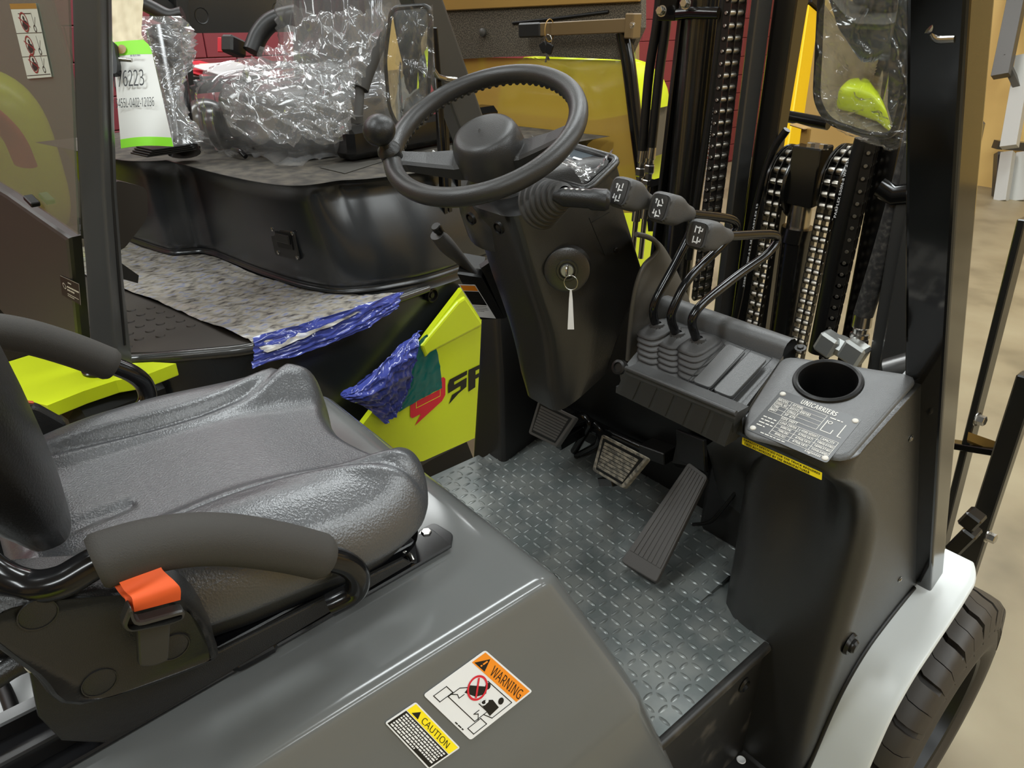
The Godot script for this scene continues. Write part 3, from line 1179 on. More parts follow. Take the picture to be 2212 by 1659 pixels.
func fork_seat():
	var seat := part("operator_seat", truck, "black vinyl operator seat on the hood")
	var out := seat_outline()
	var c := Vector3(0.19, 0, -0.83)
	var seams := [[], []]
	for p in cr([Vector3(0.0, 0, -0.70), Vector3(0.10, 0, -0.715), Vector3(0.20, 0, -0.72), Vector3(0.28, 0, -0.705), Vector3(0.345, 0, -0.672), Vector3(0.385, 0, -0.635)], 5):
		seams[0].append(Vector2(p.x, p.z))
		seams[1].append(Vector2(p.x, -1.66 - p.z))
	var rows := []
	var steps := 100
	for k in steps + 1:
		var s := float(k) / steps
		var ring := []
		for i in out.size():
			var o: Vector3 = out[i]
			var rad := s
			var drop := 0.0
			# top runs to 0.8 of the radius, then rolls over to the side
			if s <= 0.72:
				rad = s / 0.72 * 0.86
			elif s <= 0.92:
				var a := (s - 0.72) / 0.20 * PI / 2
				rad = 0.86 + 0.14 * sin(a)
				drop = 0.048 * (1.0 - cos(a))
			else:
				rad = 1.0 - 0.13 * (s - 0.92) / 0.08
				drop = 0.048 + (s - 0.92) / 0.08 * 0.062
			var p := c.lerp(o, rad)
			var u := absf(p.z + 0.83)
			# centre dished, bolsters raised beside the seams
			var h := 1.083
			h += 0.024 * smoothstep(0.085, 0.15, u) * smoothstep(-0.1, 0.12, p.x)
			h += 0.012 * smoothstep(0.33, 0.16, p.x)
			h -= 0.026 * smoothstep(0.24, 0.42, p.x) * (1.0 - smoothstep(0.10, 0.165, u))
			h -= 0.040 * smoothstep(0.15, 0.25, u)
			var q := Vector2(p.x, p.z)
			var dd := minf(seg_dist(q, seams[0]), seg_dist(q, seams[1]))
			if s < 0.93:
				h -= 0.0060 * exp(-dd * dd / 0.000050)
				h += 0.0035 * exp(-(dd - 0.014) * (dd - 0.014) / 0.00010)
			# ridge channels at the rear
			var ch := absf(p.z + 0.79)
			if p.x < 0.10:
				h -= 0.007 * exp(-ch * ch / 0.00006) * smoothstep(0.10, 0.085, p.x)
			ring.append(Vector3(p.x, h - drop, p.z))
		rows.append(ring)
	var st := mb()
	grid(st, rows.slice(1), true)
	cap(st, rows[1], 0)
	obj("cushion", st, M.vinyl, seat, "grained black vinyl seat cushion")
	# pan under the cushion
	st = mb()
	var low := []
	var lo2 := []
	for o in out:
		var p: Vector3 = c.lerp(o, 0.94)
		low.append(Vector3(p.x, 0.985, p.z))
		lo2.append(Vector3(c.lerp(o, 0.86).x, 0.955, c.lerp(o, 0.82).z))
	grid(st, [low, lo2], true)
	obj("seat_pan", st, M.dark, seat)
	# backrest: only its lower front bulge comes into view
	st = mb()
	var br := []
	for k in 13:
		var t := k / 12.0
		var ring := []
		for j in 40:
			var a := TAU * j / 40.0
			var w := 0.235 * pow(sin(PI * clampf(0.08 + t * 0.5, 0, 1)), 0.5)
			var hx := 0.075 * pow(sin(PI * clampf(0.06 + t * 0.6, 0, 0.62)), 0.6)
			var sx := signf(cos(a)) * pow(absf(cos(a)), 0.7)
			var sz := signf(sin(a)) * pow(absf(sin(a)), 0.7)
			ring.append(Vector3(0.004 - t * 0.12 + hx * sx, 1.13 + t * 0.50, -0.825 + w * sz))
		br.append(ring)
	grid(st, br, true)
	cap(st, br[0], 0)
	cap(st, br[-1], 0)
	obj("backrest", st, M.vinyl_dark, seat, "dark rounded backrest at the picture's edge")
	# hip restraint bars with foam sleeves
	for side in [0, 1]:
		var pts: Array = [Vector3(-0.0528,1.2452,-0.62), Vector3(-0.0418,1.2076,-0.6), Vector3(-0.0239,1.1884,-0.585), Vector3(-0.0003,1.1864,-0.572), Vector3(0.0337,1.1928,-0.57), Vector3(0.0821,1.1841,-0.57), Vector3(0.1273,1.1631,-0.57), Vector3(0.176,1.1277,-0.57), Vector3(0.2211,1.0882,-0.57), Vector3(0.2445,1.065,-0.57), Vector3(0.2555,1.0417,-0.57), Vector3(0.2513,1.0165,-0.575), Vector3(0.225, 1.005, -0.585)]
		if side == 1:
			for i in pts.size():
				pts[i].z = -1.66 - pts[i].z - 0.012
				pts[i].x -= 0.065
				pts[i].y += 0.046
		st = mb()
		tube(st, cr(pts, 8), 0.0138, 18)
		var bar := obj("hip_restraint", st, M.black_gloss, seat, "curved black hip restraint bar with a foam sleeve")
		st = mb()
		var sl := cr(pts.slice(3, 9), 10)
		sl = sl.slice(8, sl.size())
		var rr := []
		for i in sl.size():
			rr.append(0.0245 - (0.003 if i == 0 or i == sl.size() - 1 else 0.0))
		tube(st, sl, rr, 22)
		obj("foam_sleeve", st, M.foam, bar)
	# side bracket that carries the bar
	st = mb()
	var b := [Vector3(-0.0573,1.1917,-0.585), Vector3(-0.0326,1.1918,-0.585), Vector3(0.0448,1.1549,-0.585), Vector3(0.0748,1.1299,-0.585), Vector3(0.0957,1.0872,-0.585), Vector3(0.1002,1.0368,-0.585), Vector3(0.0873,1.0231,-0.585), Vector3(-0.0222,1.0521,-0.585), Vector3(-0.0428,1.1083,-0.585), Vector3(-0.066,1.1827,-0.585)]
	b = cr(b, 4, true)
	var mid := Vector3.ZERO
	for p in b:
		mid += p / b.size()
	var brr := []
	for q in [[1.06, -0.035], [1.04, -0.012], [1.0, 0.004], [0.965, 0.012], [0.93, 0.016], [0.88, 0.018]]:
		var r := []
		for p in b:
			r.append(mid + (p - mid) * q[0] + Vector3(0, 0, q[1]))
		brr.append(r)
	grid(st, brr, true)
	cap(st, brr[-1], 0)
	var br2 := obj("side_bracket", st, M.black_plastic, seat)
	for q in [Vector3(-0.0219,1.1693,-0.566), Vector3(-0.0005,1.0727,-0.566), Vector3(0.0626,1.0716,-0.566)]:
		st = mb()
		lathe(st, q, Vector3(0, 0, 1), [[0.0145, -0.002], [0.0145, 0.0006], [0.0135, 0.0004], [0.0135, -0.0004], [0.012, 0.0], [0, 0.0]], 28)
		obj("cap_plug", st, M.black_plastic, br2)
	st = mb()
	plate(st, fillet([Vector3(-0.0141,1.1558,-1.08), Vector3(0.0482,1.1208,-1.08), Vector3(0.0759,1.0827,-1.08), Vector3(0.0558,1.0596,-1.08), Vector3(0.0398,1.0607,-1.08), Vector3(-0.0311,1.0984,-1.08)], 0.008, 3, true), Vector3(0, 0, 0.02), 0.004)
	var lb := obj("side_bracket", st, M.black_plastic, seat)
	st = mb()
	beam(st, Vector3(-0.0059,1.155,-1.065), Vector3(0.0462,1.1265,-1.065), 0.006, 0.004)
	obj("edge_strip", st, M.orange_dull, lb)
	# cable and plug behind the bracket
	st = mb()
	tube(st, cr([Vector3(-0.0849,1.0934,-0.6), Vector3(-0.0651,1.0993,-0.6), Vector3(-0.0524,1.1021,-0.6), Vector3(-0.0429,1.1018,-0.6)], 4), 0.0095, 12)
	tube(st, cr([Vector3(-0.0712,1.1319,-0.62), Vector3(-0.0623,1.1173,-0.62), Vector3(-0.0517,1.1068,-0.62), Vector3(-0.0475,1.0969,-0.62)], 4), 0.011, 12)
	var cb := obj("cable", st, M.black_plastic, seat)
	st = mb()
	tube(st, [Vector3(-0.045,1.1029,-0.598), Vector3(-0.0377,1.1042,-0.598)], 0.0105, 14)
	obj("collar", st, M.white, cb)
	st = mb()
	tube(st, cr([Vector3(-0.103,0.952,-0.8186), Vector3(-0.0835,0.952,-0.7656), Vector3(-0.0783,0.952,-0.6981), Vector3(-0.0767,0.952,-0.6433), Vector3(-0.0769,0.952,-0.5951)], 5), 0.007, 8)
	obj("hood_seal", st, M.dark, truck)
	# buckle stalk and orange belt
	fork_belt(seat)
	# rails on the hood
	st = mb()
	beam(st, Vector3(-0.12, 0.975, -0.632), Vector3(0.375, 0.968, -0.655), 0.03, 0.024)
	beam(st, Vector3(-0.12, 0.960, -0.622), Vector3(0.42, 0.957, -0.648), 0.05, 0.006)
	beam(st, Vector3(-0.14, 0.99, -0.655), Vector3(0.36, 0.985, -0.665), 0.018, 0.03)
	var rail := obj("slide_rail", st, M.black_gloss, seat)
	st = mb()
	beam(st, Vector3(-0.12, 0.965, -1.02), Vector3(0.375, 0.965, -1.01), 0.03, 0.03)
	obj("slide_rail", st, M.black_gloss, seat)
	st = mb()
	plate(st, [Vector3(-0.0446,1.0873,-0.61), Vector3(0.1062,1.0012,-0.61), Vector3(0.2294,0.9992,-0.61), Vector3(0.3352,0.996,-0.61), Vector3(0.3451,0.9835,-0.61), Vector3(-0.0106,0.9571,-0.61), Vector3(-0.0444,0.9918,-0.61), Vector3(-0.0524,1.0326,-0.61)], Vector3(0, 0, 0.006), 0.002)
	obj("rail_cover", st, M.black_plastic, seat)
	st = mb()
	bx(st, Vector3(0.1408,0.964,-0.614), Vector3(0.05, 0.016, 0.022), Basis(Vector3.UP, 0.0), 0.005)
	obj("latch", st, M.black_gloss, rail)
	st = mb()
	plate(st, fillet([Vector3(0.3693,0.952,-0.6558), Vector3(0.4053,0.952,-0.6819), Vector3(0.4315,0.952,-0.6823), Vector3(0.4378,0.952,-0.6441), Vector3(0.4218,0.952,-0.6274), Vector3(0.3677,0.952,-0.6253)], 0.008, 4, true), Vector3(0, 0.004, 0), 0.001)
	obj("mounting_plate", st, M.black_gloss, rail)
	st = mb()
	bolt(st, Vector3(0.4079,0.956,-0.6669), Vector3.UP, 0.0075, 1.35, 0.7)
	obj("bolt", st, M.steel, rail)
	for q in [Vector3(0.4141,0.9565,-0.6456), Vector3(0.3889,0.9565,-0.6434)]:
		st = mb()
		lathe(st, q, Vector3.UP, [[0, -0.001], [0.0033, -0.001], [0.0036, 0.0004], [0.0045, 0.0]], 16)
		obj("bolt_hole", st, M.ink, rail)
	st = mb()
	tube(st, [Vector3(0.3538,0.972,-0.6426), Vector3(0.3605,0.968,-0.6335), Vector3(0.3596,0.965,-0.6248)], 0.004, 8)
	obj("pivot_pin", st, M.steel, rail)

func fork_belt(seat: Node3D):
	var st := mb()
	# webbing folded over its anchor: a loop of flat strap
	var a: Vector3 = Vector3(0.0362,1.18,-0.545)
	var b: Vector3 = Vector3(0.0685,1.1826,-0.545)
	var across := (b - a)
	var path := [Vector3.ZERO, Vector3(0.0367,1.1731,-0.53) - Vector3(0.0362,1.18,-0.545), Vector3(0.0391,1.1662,-0.525) - Vector3(0.0362,1.18,-0.545), Vector3(0.0397,1.1543,-0.535) - Vector3(0.0362,1.18,-0.545)]
	var front := [Vector3(0.0366,1.1823,-0.55), Vector3(0.0386,1.1719,-0.545), Vector3(0.0409,1.1717,-0.535), Vector3(0.0401,1.1653,-0.532), Vector3(0.0395,1.1552,-0.536)]
	var back := [Vector3(0.0698,1.1815,-0.55), Vector3(0.0699,1.1767,-0.545), Vector3(0.0749,1.1682,-0.535), Vector3(0.0769,1.1607,-0.532), Vector3(0.0751,1.146,-0.536)]
	front = cr(front, 4)
	back = cr(back, 4)
	var rows := []
	for i in front.size():
		var r := []
		for j in 9:
			r.append(front[i].lerp(back[i], j / 8.0))
		rows.append(r)
	sheet(st, rows, 0.0022)
	var bl := obj("seat_belt", st, M.orange_web, seat, "bright orange seat belt webbing")
	# second layer behind
	st = mb()
	var rows2 := []
	for r in rows:
		var q := []
		for p in r:
			q.append(p + Vector3(-0.004, -0.004, -0.008))
		rows2.append(q)
	sheet(st, rows2, 0.0022)
	obj("strap_layer", st, M.orange_web, bl)
	st = mb()
	plate(st, fillet([Vector3(0.0272,1.1519,-0.54), Vector3(0.0385,1.1695,-0.54), Vector3(0.0383,1.1487,-0.54), Vector3(0.0757,1.1393,-0.54), Vector3(0.0737,1.1296,-0.54), Vector3(0.062,1.1301,-0.54), Vector3(0.0303,1.1423,-0.54)], 0.006, 3, true), Vector3(0, 0, 0.012), 0.003)
	obj("belt_anchor", st, M.buckle, seat)
	st = mb()
	plate(st, fillet([Vector3(0.0392,1.1347,-0.55), Vector3(0.0656,1.1254,-0.55), Vector3(0.0531,1.0791,-0.55), Vector3(0.0401,1.0816,-0.55), Vector3(0.0301,1.0891,-0.55)], 0.004, 3, true), Vector3(0, 0, 0.006), 0.002)
	obj("belt_stalk", st, M.buckle, seat)

# ---------------------------------------------------------------- pillars, fender, tyre
func fork_frame():
	# right front pillar of the overhead guard, a leaning rectangular tube standing on the fender
	var d := Vector3(-0.5, 0.866, 0)
	var foot: Vector3 = Vector3(1.3087,0.5832,-0.266)
	var top: Vector3 = Vector3(0.7214,1.6078,-0.266)
	d = (top - foot).normalized()
	var st := mb()
	var x := d.cross(Vector3(0, 0, 1)).normalized()
	x = x if x.x > 0 else -x
	var a := foot
	var sec := [a, a + x * 0.052, a + x * 0.052 - Vector3(0, 0, 0.052), a - Vector3(0, 0, 0.052)]
	plate(st, fillet(sec, 0.005, 3, true), d * 1.9, 0.0, false)
	var rp := obj("guard_pillar", st, M.pillar_paint, truck, "black right front pillar of the overhead guard")
	st = mb()
	for q in [[1978, 1215], [1985, 830]]:
		pass
	tube(st, [Vector3(1.3205,0.5781,-0.3), Vector3(1.1164,0.9556,-0.3), Vector3(1.0111,1.1347,-0.3)], 0.006, 10)
	obj("edge_trim", st, M.cowl_plastic, rp)
	# left pillar
	st = mb()
	var lf: Vector3 = Vector3(0.9988,1.355,-1.25)
	var lt: Vector3 = Vector3(0.8808,1.633,-1.25)
	var ld := (lt - lf).normalized()
	var lx := Vector3(ld.y, -ld.x, 0).normalized()
	var la := lf - ld * 0.6
	sec = [la, la - lx * 0.065, la - lx * 0.065 - Vector3(0, 0, 0.05), la - Vector3(0, 0, 0.05)]
	plate(st, fillet(sec, 0.006, 3, true), ld * 1.6)
	obj("guard_pillar", st, M.pillar_left, truck, "dark grey left front pillar of the overhead guard")
	# fender: white strip over the front wheel
	var inner := [Vector3(0.93, 0.10, -0.30), Vector3(0.965, 0.20, -0.30), Vector3(1.003, 0.30, -0.30), Vector3(1.035, 0.41, -0.30), Vector3(1.067, 0.478, -0.30), Vector3(1.12, 0.528, -0.30), Vector3(1.182, 0.551, -0.30), Vector3(1.26, 0.568, -0.30), Vector3(1.33, 0.576, -0.30), Vector3(1.40, 0.58, -0.30), Vector3(1.47, 0.58, -0.30)]
	var wide := [-0.205, -0.205, -0.206, -0.208, -0.210, -0.211, -0.212, -0.214, -0.217, -0.222, -0.235]
	var ci := cr(inner, 5)
	var rows := []
	for i in ci.size():
		var t := float(i) / 5.0
		var k := mini(int(t), 9)
		var zo: float = lerpf(wide[k], wide[k + 1], t - k)
		if i > ci.size() - 5:
			zo -= 0.012 * pow((i - (ci.size() - 5)) / 4.0, 2.0)
		var r := []
		for j in 9:
			var f := j / 8.0
			var z: float = lerpf(-0.30, zo, f)
			r.append(Vector3(ci[i].x, ci[i].y, z) )
		var e: Vector3 = r[8]
		var prev: Vector3 = ci[maxi(i - 1, 0)]
		var nxt: Vector3 = ci[mini(i + 1, ci.size() - 1)]
		var nn := Vector3(-(nxt.y - prev.y), nxt.x - prev.x, 0).normalized()
		r.append(e + Vector3(0, 0, 0.003) - nn * 0.0015)
		r.append(e + Vector3(0, 0, 0.0045) - nn * 0.006)
		rows.append(r)
	st = mb()
	sheet(st, rows, -0.003)
	obj("front_fender", st, M.white_paint, truck, "white painted fender strip over the front tyre")
	st = mb()
	var trim := []
	for i in ci.size() - 12:
		trim.append(ci[i] + Vector3(0.0, 0.004, 0.006))
	tube(st, trim, 0.005, 8)
	obj("fender_seal", st, M.dark, truck)

func fork_tire():
	var c := Vector3(1.375, 0.205, -0.24)
	var R := 0.315
	var rim_z := -0.168
	var tire := part("front_tire", truck, "black lugged front tyre")
	tire.position = c - gpos(truck)
	var st := mb()
	# carcass turned about z
	lathe(st, c, Vector3(0, 0, 1), [[0.17, -0.08], [R - 0.03, -0.075], [R - 0.022, -0.06], [R - 0.022, 0.05], [R - 0.032, 0.066], [R - 0.05, 0.073], [R - 0.06, 0.0735], [R - 0.064, 0.070], [R - 0.085, 0.078], [R - 0.11, 0.076], [R - 0.125, 0.066], [R - 0.13, 0.06]], 72)
	obj("carcass", st, M.tire_rubber, tire)
	st = mb()
	lathe(st, c, Vector3(0, 0, 1), [[R - 0.13, 0.06], [R - 0.135, 0.066], [R - 0.142, 0.062], [R - 0.15, 0.02], [0.10, 0.0], [0.04, 0.0], [0.0, 0.0]], 48)
	obj("rim", st, M.dark_gloss, tire)
	# tread blocks: one shape repeated round the tyre
	var blk := mb()
	var n := 20
	var half := PI / n
	var prof := func(t: float, z: float, r: float) -> Vector3:
		return Vector3(cos(t) * r, sin(t) * r, z)
	for part_i in 2:
		var g0 := -half * 0.86 if part_i == 0 else half * 0.04
		var g1 := half * 0.0 if part_i == 0 else half * 0.86
		var zs := [-0.06, -0.02, 0.015, 0.03, 0.05, 0.064, 0.0745]
		var rs := [R, R, R, R - 0.001, R - 0.004, R - 0.014, R - 0.058]
		var sk := [0.0, 0.02, 0.06, 0.10, 0.11, 0.11, 0.11]
		var tops := []
		for k in 5:
			var row := []
			for i in zs.size():
				row.append(prof.call(lerpf(g0, g1, k / 4.0) + sk[i], zs[i], rs[i]))
			tops.append(row)
		grid(blk, tops, false, 0)
		for k in [0, 4]:
			var lowr := []
			for i in zs.size():
				lowr.append(prof.call(lerpf(g0, g1, k / 4.0) + sk[i], zs[i] - (0.008 if i > 4 else 0.0), minf(rs[i], R - 0.02) - 0.012))
			grid(blk, [tops[k], lowr] if k == 4 else [lowr, tops[k]], false, flat_group)
	var bm := done(blk)
	for i in n:
		put("tread_block", bm, M.tire_rubber, tire, Transform3D(Basis(Vector3(0, 0, 1), TAU * i / n), c))

# ---------------------------------------------------------------- levers and pedals
func fork_levers():
	var names := ["hydraulic lever nearest the steering column", "middle hydraulic lever", "hydraulic lever nearest the cup holder"]
	var paths := [
		[Vector3(0.8902,1.1323,-0.68), Vector3(0.8787,1.1627,-0.68), Vector3(0.8859,1.186,-0.68), Vector3(0.9263,1.2372,-0.68), Vector3(0.9539,1.2783,-0.68), Vector3(0.9586,1.298,-0.68), Vector3(0.9396,1.3161,-0.68), Vector3(0.9035,1.3299,-0.68), Vector3(0.8406,1.3475,-0.68)],
		[Vector3(0.894,1.1286,-0.64), Vector3(0.8755,1.1615,-0.64), Vector3(0.8789,1.1829,-0.64), Vector3(0.9117,1.2234,-0.64), Vector3(0.9898,1.2612,-0.64), Vector3(1.0158,1.2756,-0.64), Vector3(1.0215,1.2892,-0.64), Vector3(0.9947,1.3044,-0.64), Vector3(0.8895,1.3292,-0.64)],
		[Vector3(0.8957,1.1312,-0.6), Vector3(0.8758,1.1663,-0.6), Vector3(0.8804,1.1845,-0.6), Vector3(0.9104,1.2001,-0.6), Vector3(0.992,1.2238,-0.6), Vector3(1.0546,1.2381,-0.6), Vector3(1.0812,1.251,-0.6), Vector3(1.0872,1.2633,-0.6), Vector3(1.0627,1.2749,-0.6), Vector3(0.9368,1.2951,-0.6)]]
	for i in 3:
		var lv := part("control_lever", truck, names[i])
		var p: Array = paths[i]
		var st := mb()
		tube(st, cr(p, 5), 0.0072, 14)
		obj("rod", st, M.black_gloss, lv)
		# knob: rounded block narrowing to the rod, its flat face towards the driver
		var e: Vector3 = p[-1]
		var face: Vector3 = [Vector3(0.7748,1.372,-0.68), Vector3(0.817,1.3511,-0.64), Vector3(0.8599,1.3114,-0.6)][i]
		var ax := (face - e).normalized()
		var up := Vector3(0, 1, 0)
		up = (up - ax * up.dot(ax)).normalized()
		var sd := ax.cross(up)
		var l := e.distance_to(face)
		var rows := []
		for q in [[-0.06, 0.0095, 0.0095, 1.0], [0.0, 0.0115, 0.0115, 1.0], [0.15, 0.0130, 0.0130, 0.95], [0.35, 0.0170, 0.0165, 0.8], [0.5, 0.0205, 0.0195, 0.65], [0.62, 0.0220, 0.0210, 0.55], [0.9, 0.0220, 0.0212, 0.5], [0.97, 0.0208, 0.0200, 0.5], [1.0, 0.0180, 0.0172, 0.5]]:
			var ring := []
			for j in 32:
				var t := TAU * j / 32
				var cx := signf(cos(t)) * pow(absf(cos(t)), q[3])
				var cy := signf(sin(t)) * pow(absf(sin(t)), q[3])
				ring.append(e + ax * l * q[0] + up * cy * q[1] + sd * cx * q[2])
			rows.append(ring)
		st = mb()
		grid(st, rows, true)
		cap(st, rows[-1], 0)
		var kb := obj("knob", st, M.knob_rubber, lv)
		var c := face + ax * 0.0006
		var pl := []
		for k in 24:
			var t := TAU * k / 24
			pl.append(c + up * signf(sin(t)) * pow(absf(sin(t)), 0.5) * 0.0175 + sd * signf(cos(t)) * pow(absf(cos(t)), 0.5) * 0.013)
		st = mb()
		plate(st, pl, ax * 0.0006)
		obj("icon_plate", st, M.blank_plastic, kb)
		st = mb()
		var rt := -sd if sd.z < 0 else sd
		rt = rt if rt.z > 0 else -rt
		for s in [1, -1]:
			var o: Vector3 = c + ax * 0.0009 + up * (0.0075 * s)
			var bars := [[-0.002, -0.003, 0.0022, 0.009, 0.0], [0.002, -0.005, 0.007, 0.002, 0.0], [0.004, 0.001, 0.0018, 0.007, 0.0 if i != 1 else 0.5], [-0.0065, 0.000, 0.0016, 0.007, 0.0], [-0.0065, 0.002 * s, 0.004, 0.0018, 0.0]]
			if i == 2:
				bars = [[-0.004, 0, 0.002, 0.010, 0.0], [0.003, 0, 0.002, 0.010, 0.0], [0.0, 0.003 * s, 0.010, 0.0018, 0.0], [0.0065, -0.001, 0.004, 0.0018, 0.0], [0.008, 0.001, 0.0016, 0.004, 0.0]]
			for b in bars:
				var br: Vector3 = rt.rotated(ax, b[4])
				var bu: Vector3 = up.rotated(ax, b[4])
				var m: Vector3 = o + rt * b[0] + up * b[1]
				q4(st, m - br * b[2] / 2 - bu * b[3] / 2, m + br * b[2] / 2 - bu * b[3] / 2, m + br * b[2] / 2 + bu * b[3] / 2, m - br * b[2] / 2 + bu * b[3] / 2)
		obj("icon", st, M.white, kb)
		# bellows boot: stacked oblong rings
		var bot: Vector3 = [Vector3(0.8311,1.1065,-0.6365), Vector3(0.8326,1.107,-0.5969), Vector3(0.8319,1.1068,-0.5564)][i]
		var topc: Vector3 = p[0] + Vector3(0.002, -0.002, 0)
		var boot := []
		var tiers := 6
		for k in tiers * 4 + 1:
			var t := float(k) / (tiers * 4)
			var bump := 0.0036 * cos(k * PI / 2.0)
			var w: float = lerpf(0.0235, 0.0195, t) + bump
			var ln: float = lerpf(0.047, 0.033, t) + bump
			if t > 0.86:
				w = lerpf(0.019, 0.0105, (t - 0.86) / 0.14)
				ln = lerpf(0.029, 0.0105, (t - 0.86) / 0.14)
			var m: Vector3 = (bot + Vector3(0.028, 0.0, 0.002)).lerp(topc, pow(t, 1.0))
			m.y = lerpf(dash_y(bot.x + 0.028) - 0.004, topc.y + 0.004, t)
			var ring := []
			for j in 36:
				var a := TAU * j / 36
				var x := signf(cos(a)) * pow(absf(cos(a)), 0.6) * ln
				var z := signf(sin(a)) * pow(absf(sin(a)), 0.6) * w
				ring.append(m + Vector3(x * 0.955, x * 0.296 * (1.0 - t * 0.6), z))
			boot.append(ring)
		st = mb()
		grid(st, boot, true)
		cap(st, boot[-1], 0)
		lathe(st, topc + Vector3(0, 0.002, 0), Vector3(0.05, 1, 0), [[0.0115, -0.004], [0.0125, 0.0], [0.0115, 0.006], [0.007, 0.007]], 20)
		obj("bellows_boot", st, M.rubber, lv)

# a pad: quad a b c d seen from the driver, grooves across between a-d and b-c
func pedal_pad(called: String, q: Array, thick: Vector3, grooves: int, lengthwise: bool, m: Material, parent: Node3D, from := 0.14, to := 0.86):
	var st := mb()
	var ol := fillet(q, 0.008, 4, true)
	plate(st, ol, thick, 0.002)
	var n := thick.normalized()
	for i in 4:
		q[i] = q[i] + thick
	var pd := obj(called, st, m, parent)
	st = mb()
	var gq := [q[0].lerp(q[2], from * 0.55), q[1].lerp(q[3], from * 0.55), q[2].lerp(q[0], from * 0.55), q[3].lerp(q[1], from * 0.55)]
	if not lengthwise:
		plate(st, gq, n * 0.0004)
		obj("groove", st, M.ink, pd)
	st = mb()
	for g in grooves:
		var t0: float = lerpf(from, to, (g + 0.08) / grooves)
		var t1: float = lerpf(from, to, (g + 0.92) / grooves)
		var a: Vector3
		var b: Vector3
		var c: Vector3
		var d: Vector3
		if lengthwise:
			a = q[0].lerp(q[1], t0); b = q[0].lerp(q[1], t1); c = q[3].lerp(q[2], t1); d = q[3].lerp(q[2], t0)
			var a2 := a.lerp(d, 0.03); var b2 := b.lerp(c, 0.03); var c2 := c.lerp(b, 0.12); var d2 := d.lerp(a, 0.12)
			a = a2; b = b2; c = c2; d = d2
		else:
			a = q[0].lerp(q[3], t0); b = q[1].lerp(q[2], t0); c = q[1].lerp(q[2], t1); d = q[0].lerp(q[3], t1)
			var a2 := a.lerp(b, 0.12); var b2 := b.lerp(a, 0.12); var c2 := c.lerp(d, 0.12); var d2 := d.lerp(c, 0.12)
			a = a2; b = b2; c = c2; d = d2
		var rib := [a, b, c, d]
		plate(st, rib, n * 0.0016, 0.0006)
	var r := obj("rib", st, m, pd)
	r.set_meta("kind", "stuff")
	return pd

func fork_pedals():
	var nn := Vector3(-0.80, 0.60, 0)
	var cl := part("inching_pedal", truck, "dark ribbed inching pedal on the left")
	pedal_pad("pad", [Vector3(1,0.7842,-1.0746), Vector3(1,0.7896,-0.9498), Vector3(1,0.681,-1.0096), Vector3(1,0.6719,-1.1105)], nn * 0.012, 9, false, M.pedal_rubber, cl)
	var st := mb()
	beam(st, Vector3(1.03,0.6957,-1.0714), Vector3(1.12,0.699,-1.0463), 0.035, 0.012)
	beam(st, Vector3(1.03,0.6616,-1.0452), Vector3(1.14,0.6751,-1.0432), 0.02, 0.03)
	tube(st, fillet([Vector3(1.12,0.6897,-1.0818), Vector3(1.12,0.708,-1.0469), Vector3(1.12,0.6952,-1.0252), Vector3(1.12,0.5879,-1.0759)], 0.01), 0.010, 10)
	obj("arm", st, M.black_paint, cl)
	var br := part("brake_pedal", truck, "worn ribbed brake pedal in the middle")
	pedal_pad("pad", [Vector3(0.95,0.8239,-0.8278), Vector3(0.95,0.8277,-0.7041), Vector3(0.95,0.7243,-0.7582), Vector3(0.95,0.723,-0.8479)], nn * 0.012, 8, false, M.pedal_worn, br)
	st = mb()
	beam(st, Vector3(0.99,0.727,-0.8246), Vector3(1.1,0.7034,-0.9677), 0.03, 0.012)
	tube(st, [Vector3(1.12,0.7022,-1.0099), Vector3(1.12,0.6935,-0.9858), Vector3(1.12,0.6475,-0.9978), Vector3(1.12,0.5782,-1.0668)], 0.008, 10)
	beam(st, Vector3(0.985,0.6968,-0.8172), Vector3(1,0.6611,-0.8697), 0.02, 0.02)
	obj("arm", st, M.black_paint, br)
	st = mb()
	tube(st, [Vector3(1.15,0.6724,-1.2176), Vector3(1.15,0.6775,-0.9662), Vector3(1.15,0.6893,-0.81)], 0.011, 10)
	tube(st, [Vector3(1.14,0.6711,-1.0758), Vector3(1.14,0.6741,-0.9875)], 0.016, 14)
	obj("pedal_shaft", st, M.black_paint, truck)
	var gp := part("accelerator_pedal", truck, "long ribbed accelerator pedal on the right")
	pedal_pad("pad", [Vector3(1.075,0.7638,-0.6983), Vector3(1.075,0.7535,-0.6481), Vector3(0.9273,0.565,-0.6384), Vector3(0.9197,0.565,-0.7271)], Vector3(-0.55, 0.83, 0).normalized() * 0.011, 7, true, M.pedal_rubber, gp, 0.04, 0.96)
	st = mb()
	beam(st, Vector3(1.1,0.698,-0.6957), Vector3(0.95,0.5545,-0.6744), 0.03, 0.012, Vector3(-0.5, 0.8, 0))
	tube(st, cr([Vector3(1.12,0.5824,-0.6976), Vector3(1.12,0.6056,-0.6663), Vector3(1.12,0.633,-0.6464), Vector3(1.12,0.7225,-0.6095), Vector3(1.12,0.7514,-0.6035)], 4), 0.0042, 8)
	obj("arm", st, M.dark_steel, gp)
	# brackets behind
	st = mb()
	beam(st, Vector3(1.14,0.6981,-0.8645), Vector3(1.14,0.7094,-0.7914), 0.05, 0.03)
	beam(st, Vector3(1.13,0.7549,-0.7702), Vector3(1.1,0.7836,-0.679), 0.01, 0.07)
	plate(st, [Vector3(1.13,0.7588,-0.7745), Vector3(1.13,0.7564,-0.7003), Vector3(1.13,0.7287,-0.6985), Vector3(1.13,0.701,-0.7797)], Vector3(0.02, -0.02, 0))
	obj("pedal_bracket", st, M.black_plastic, truck)

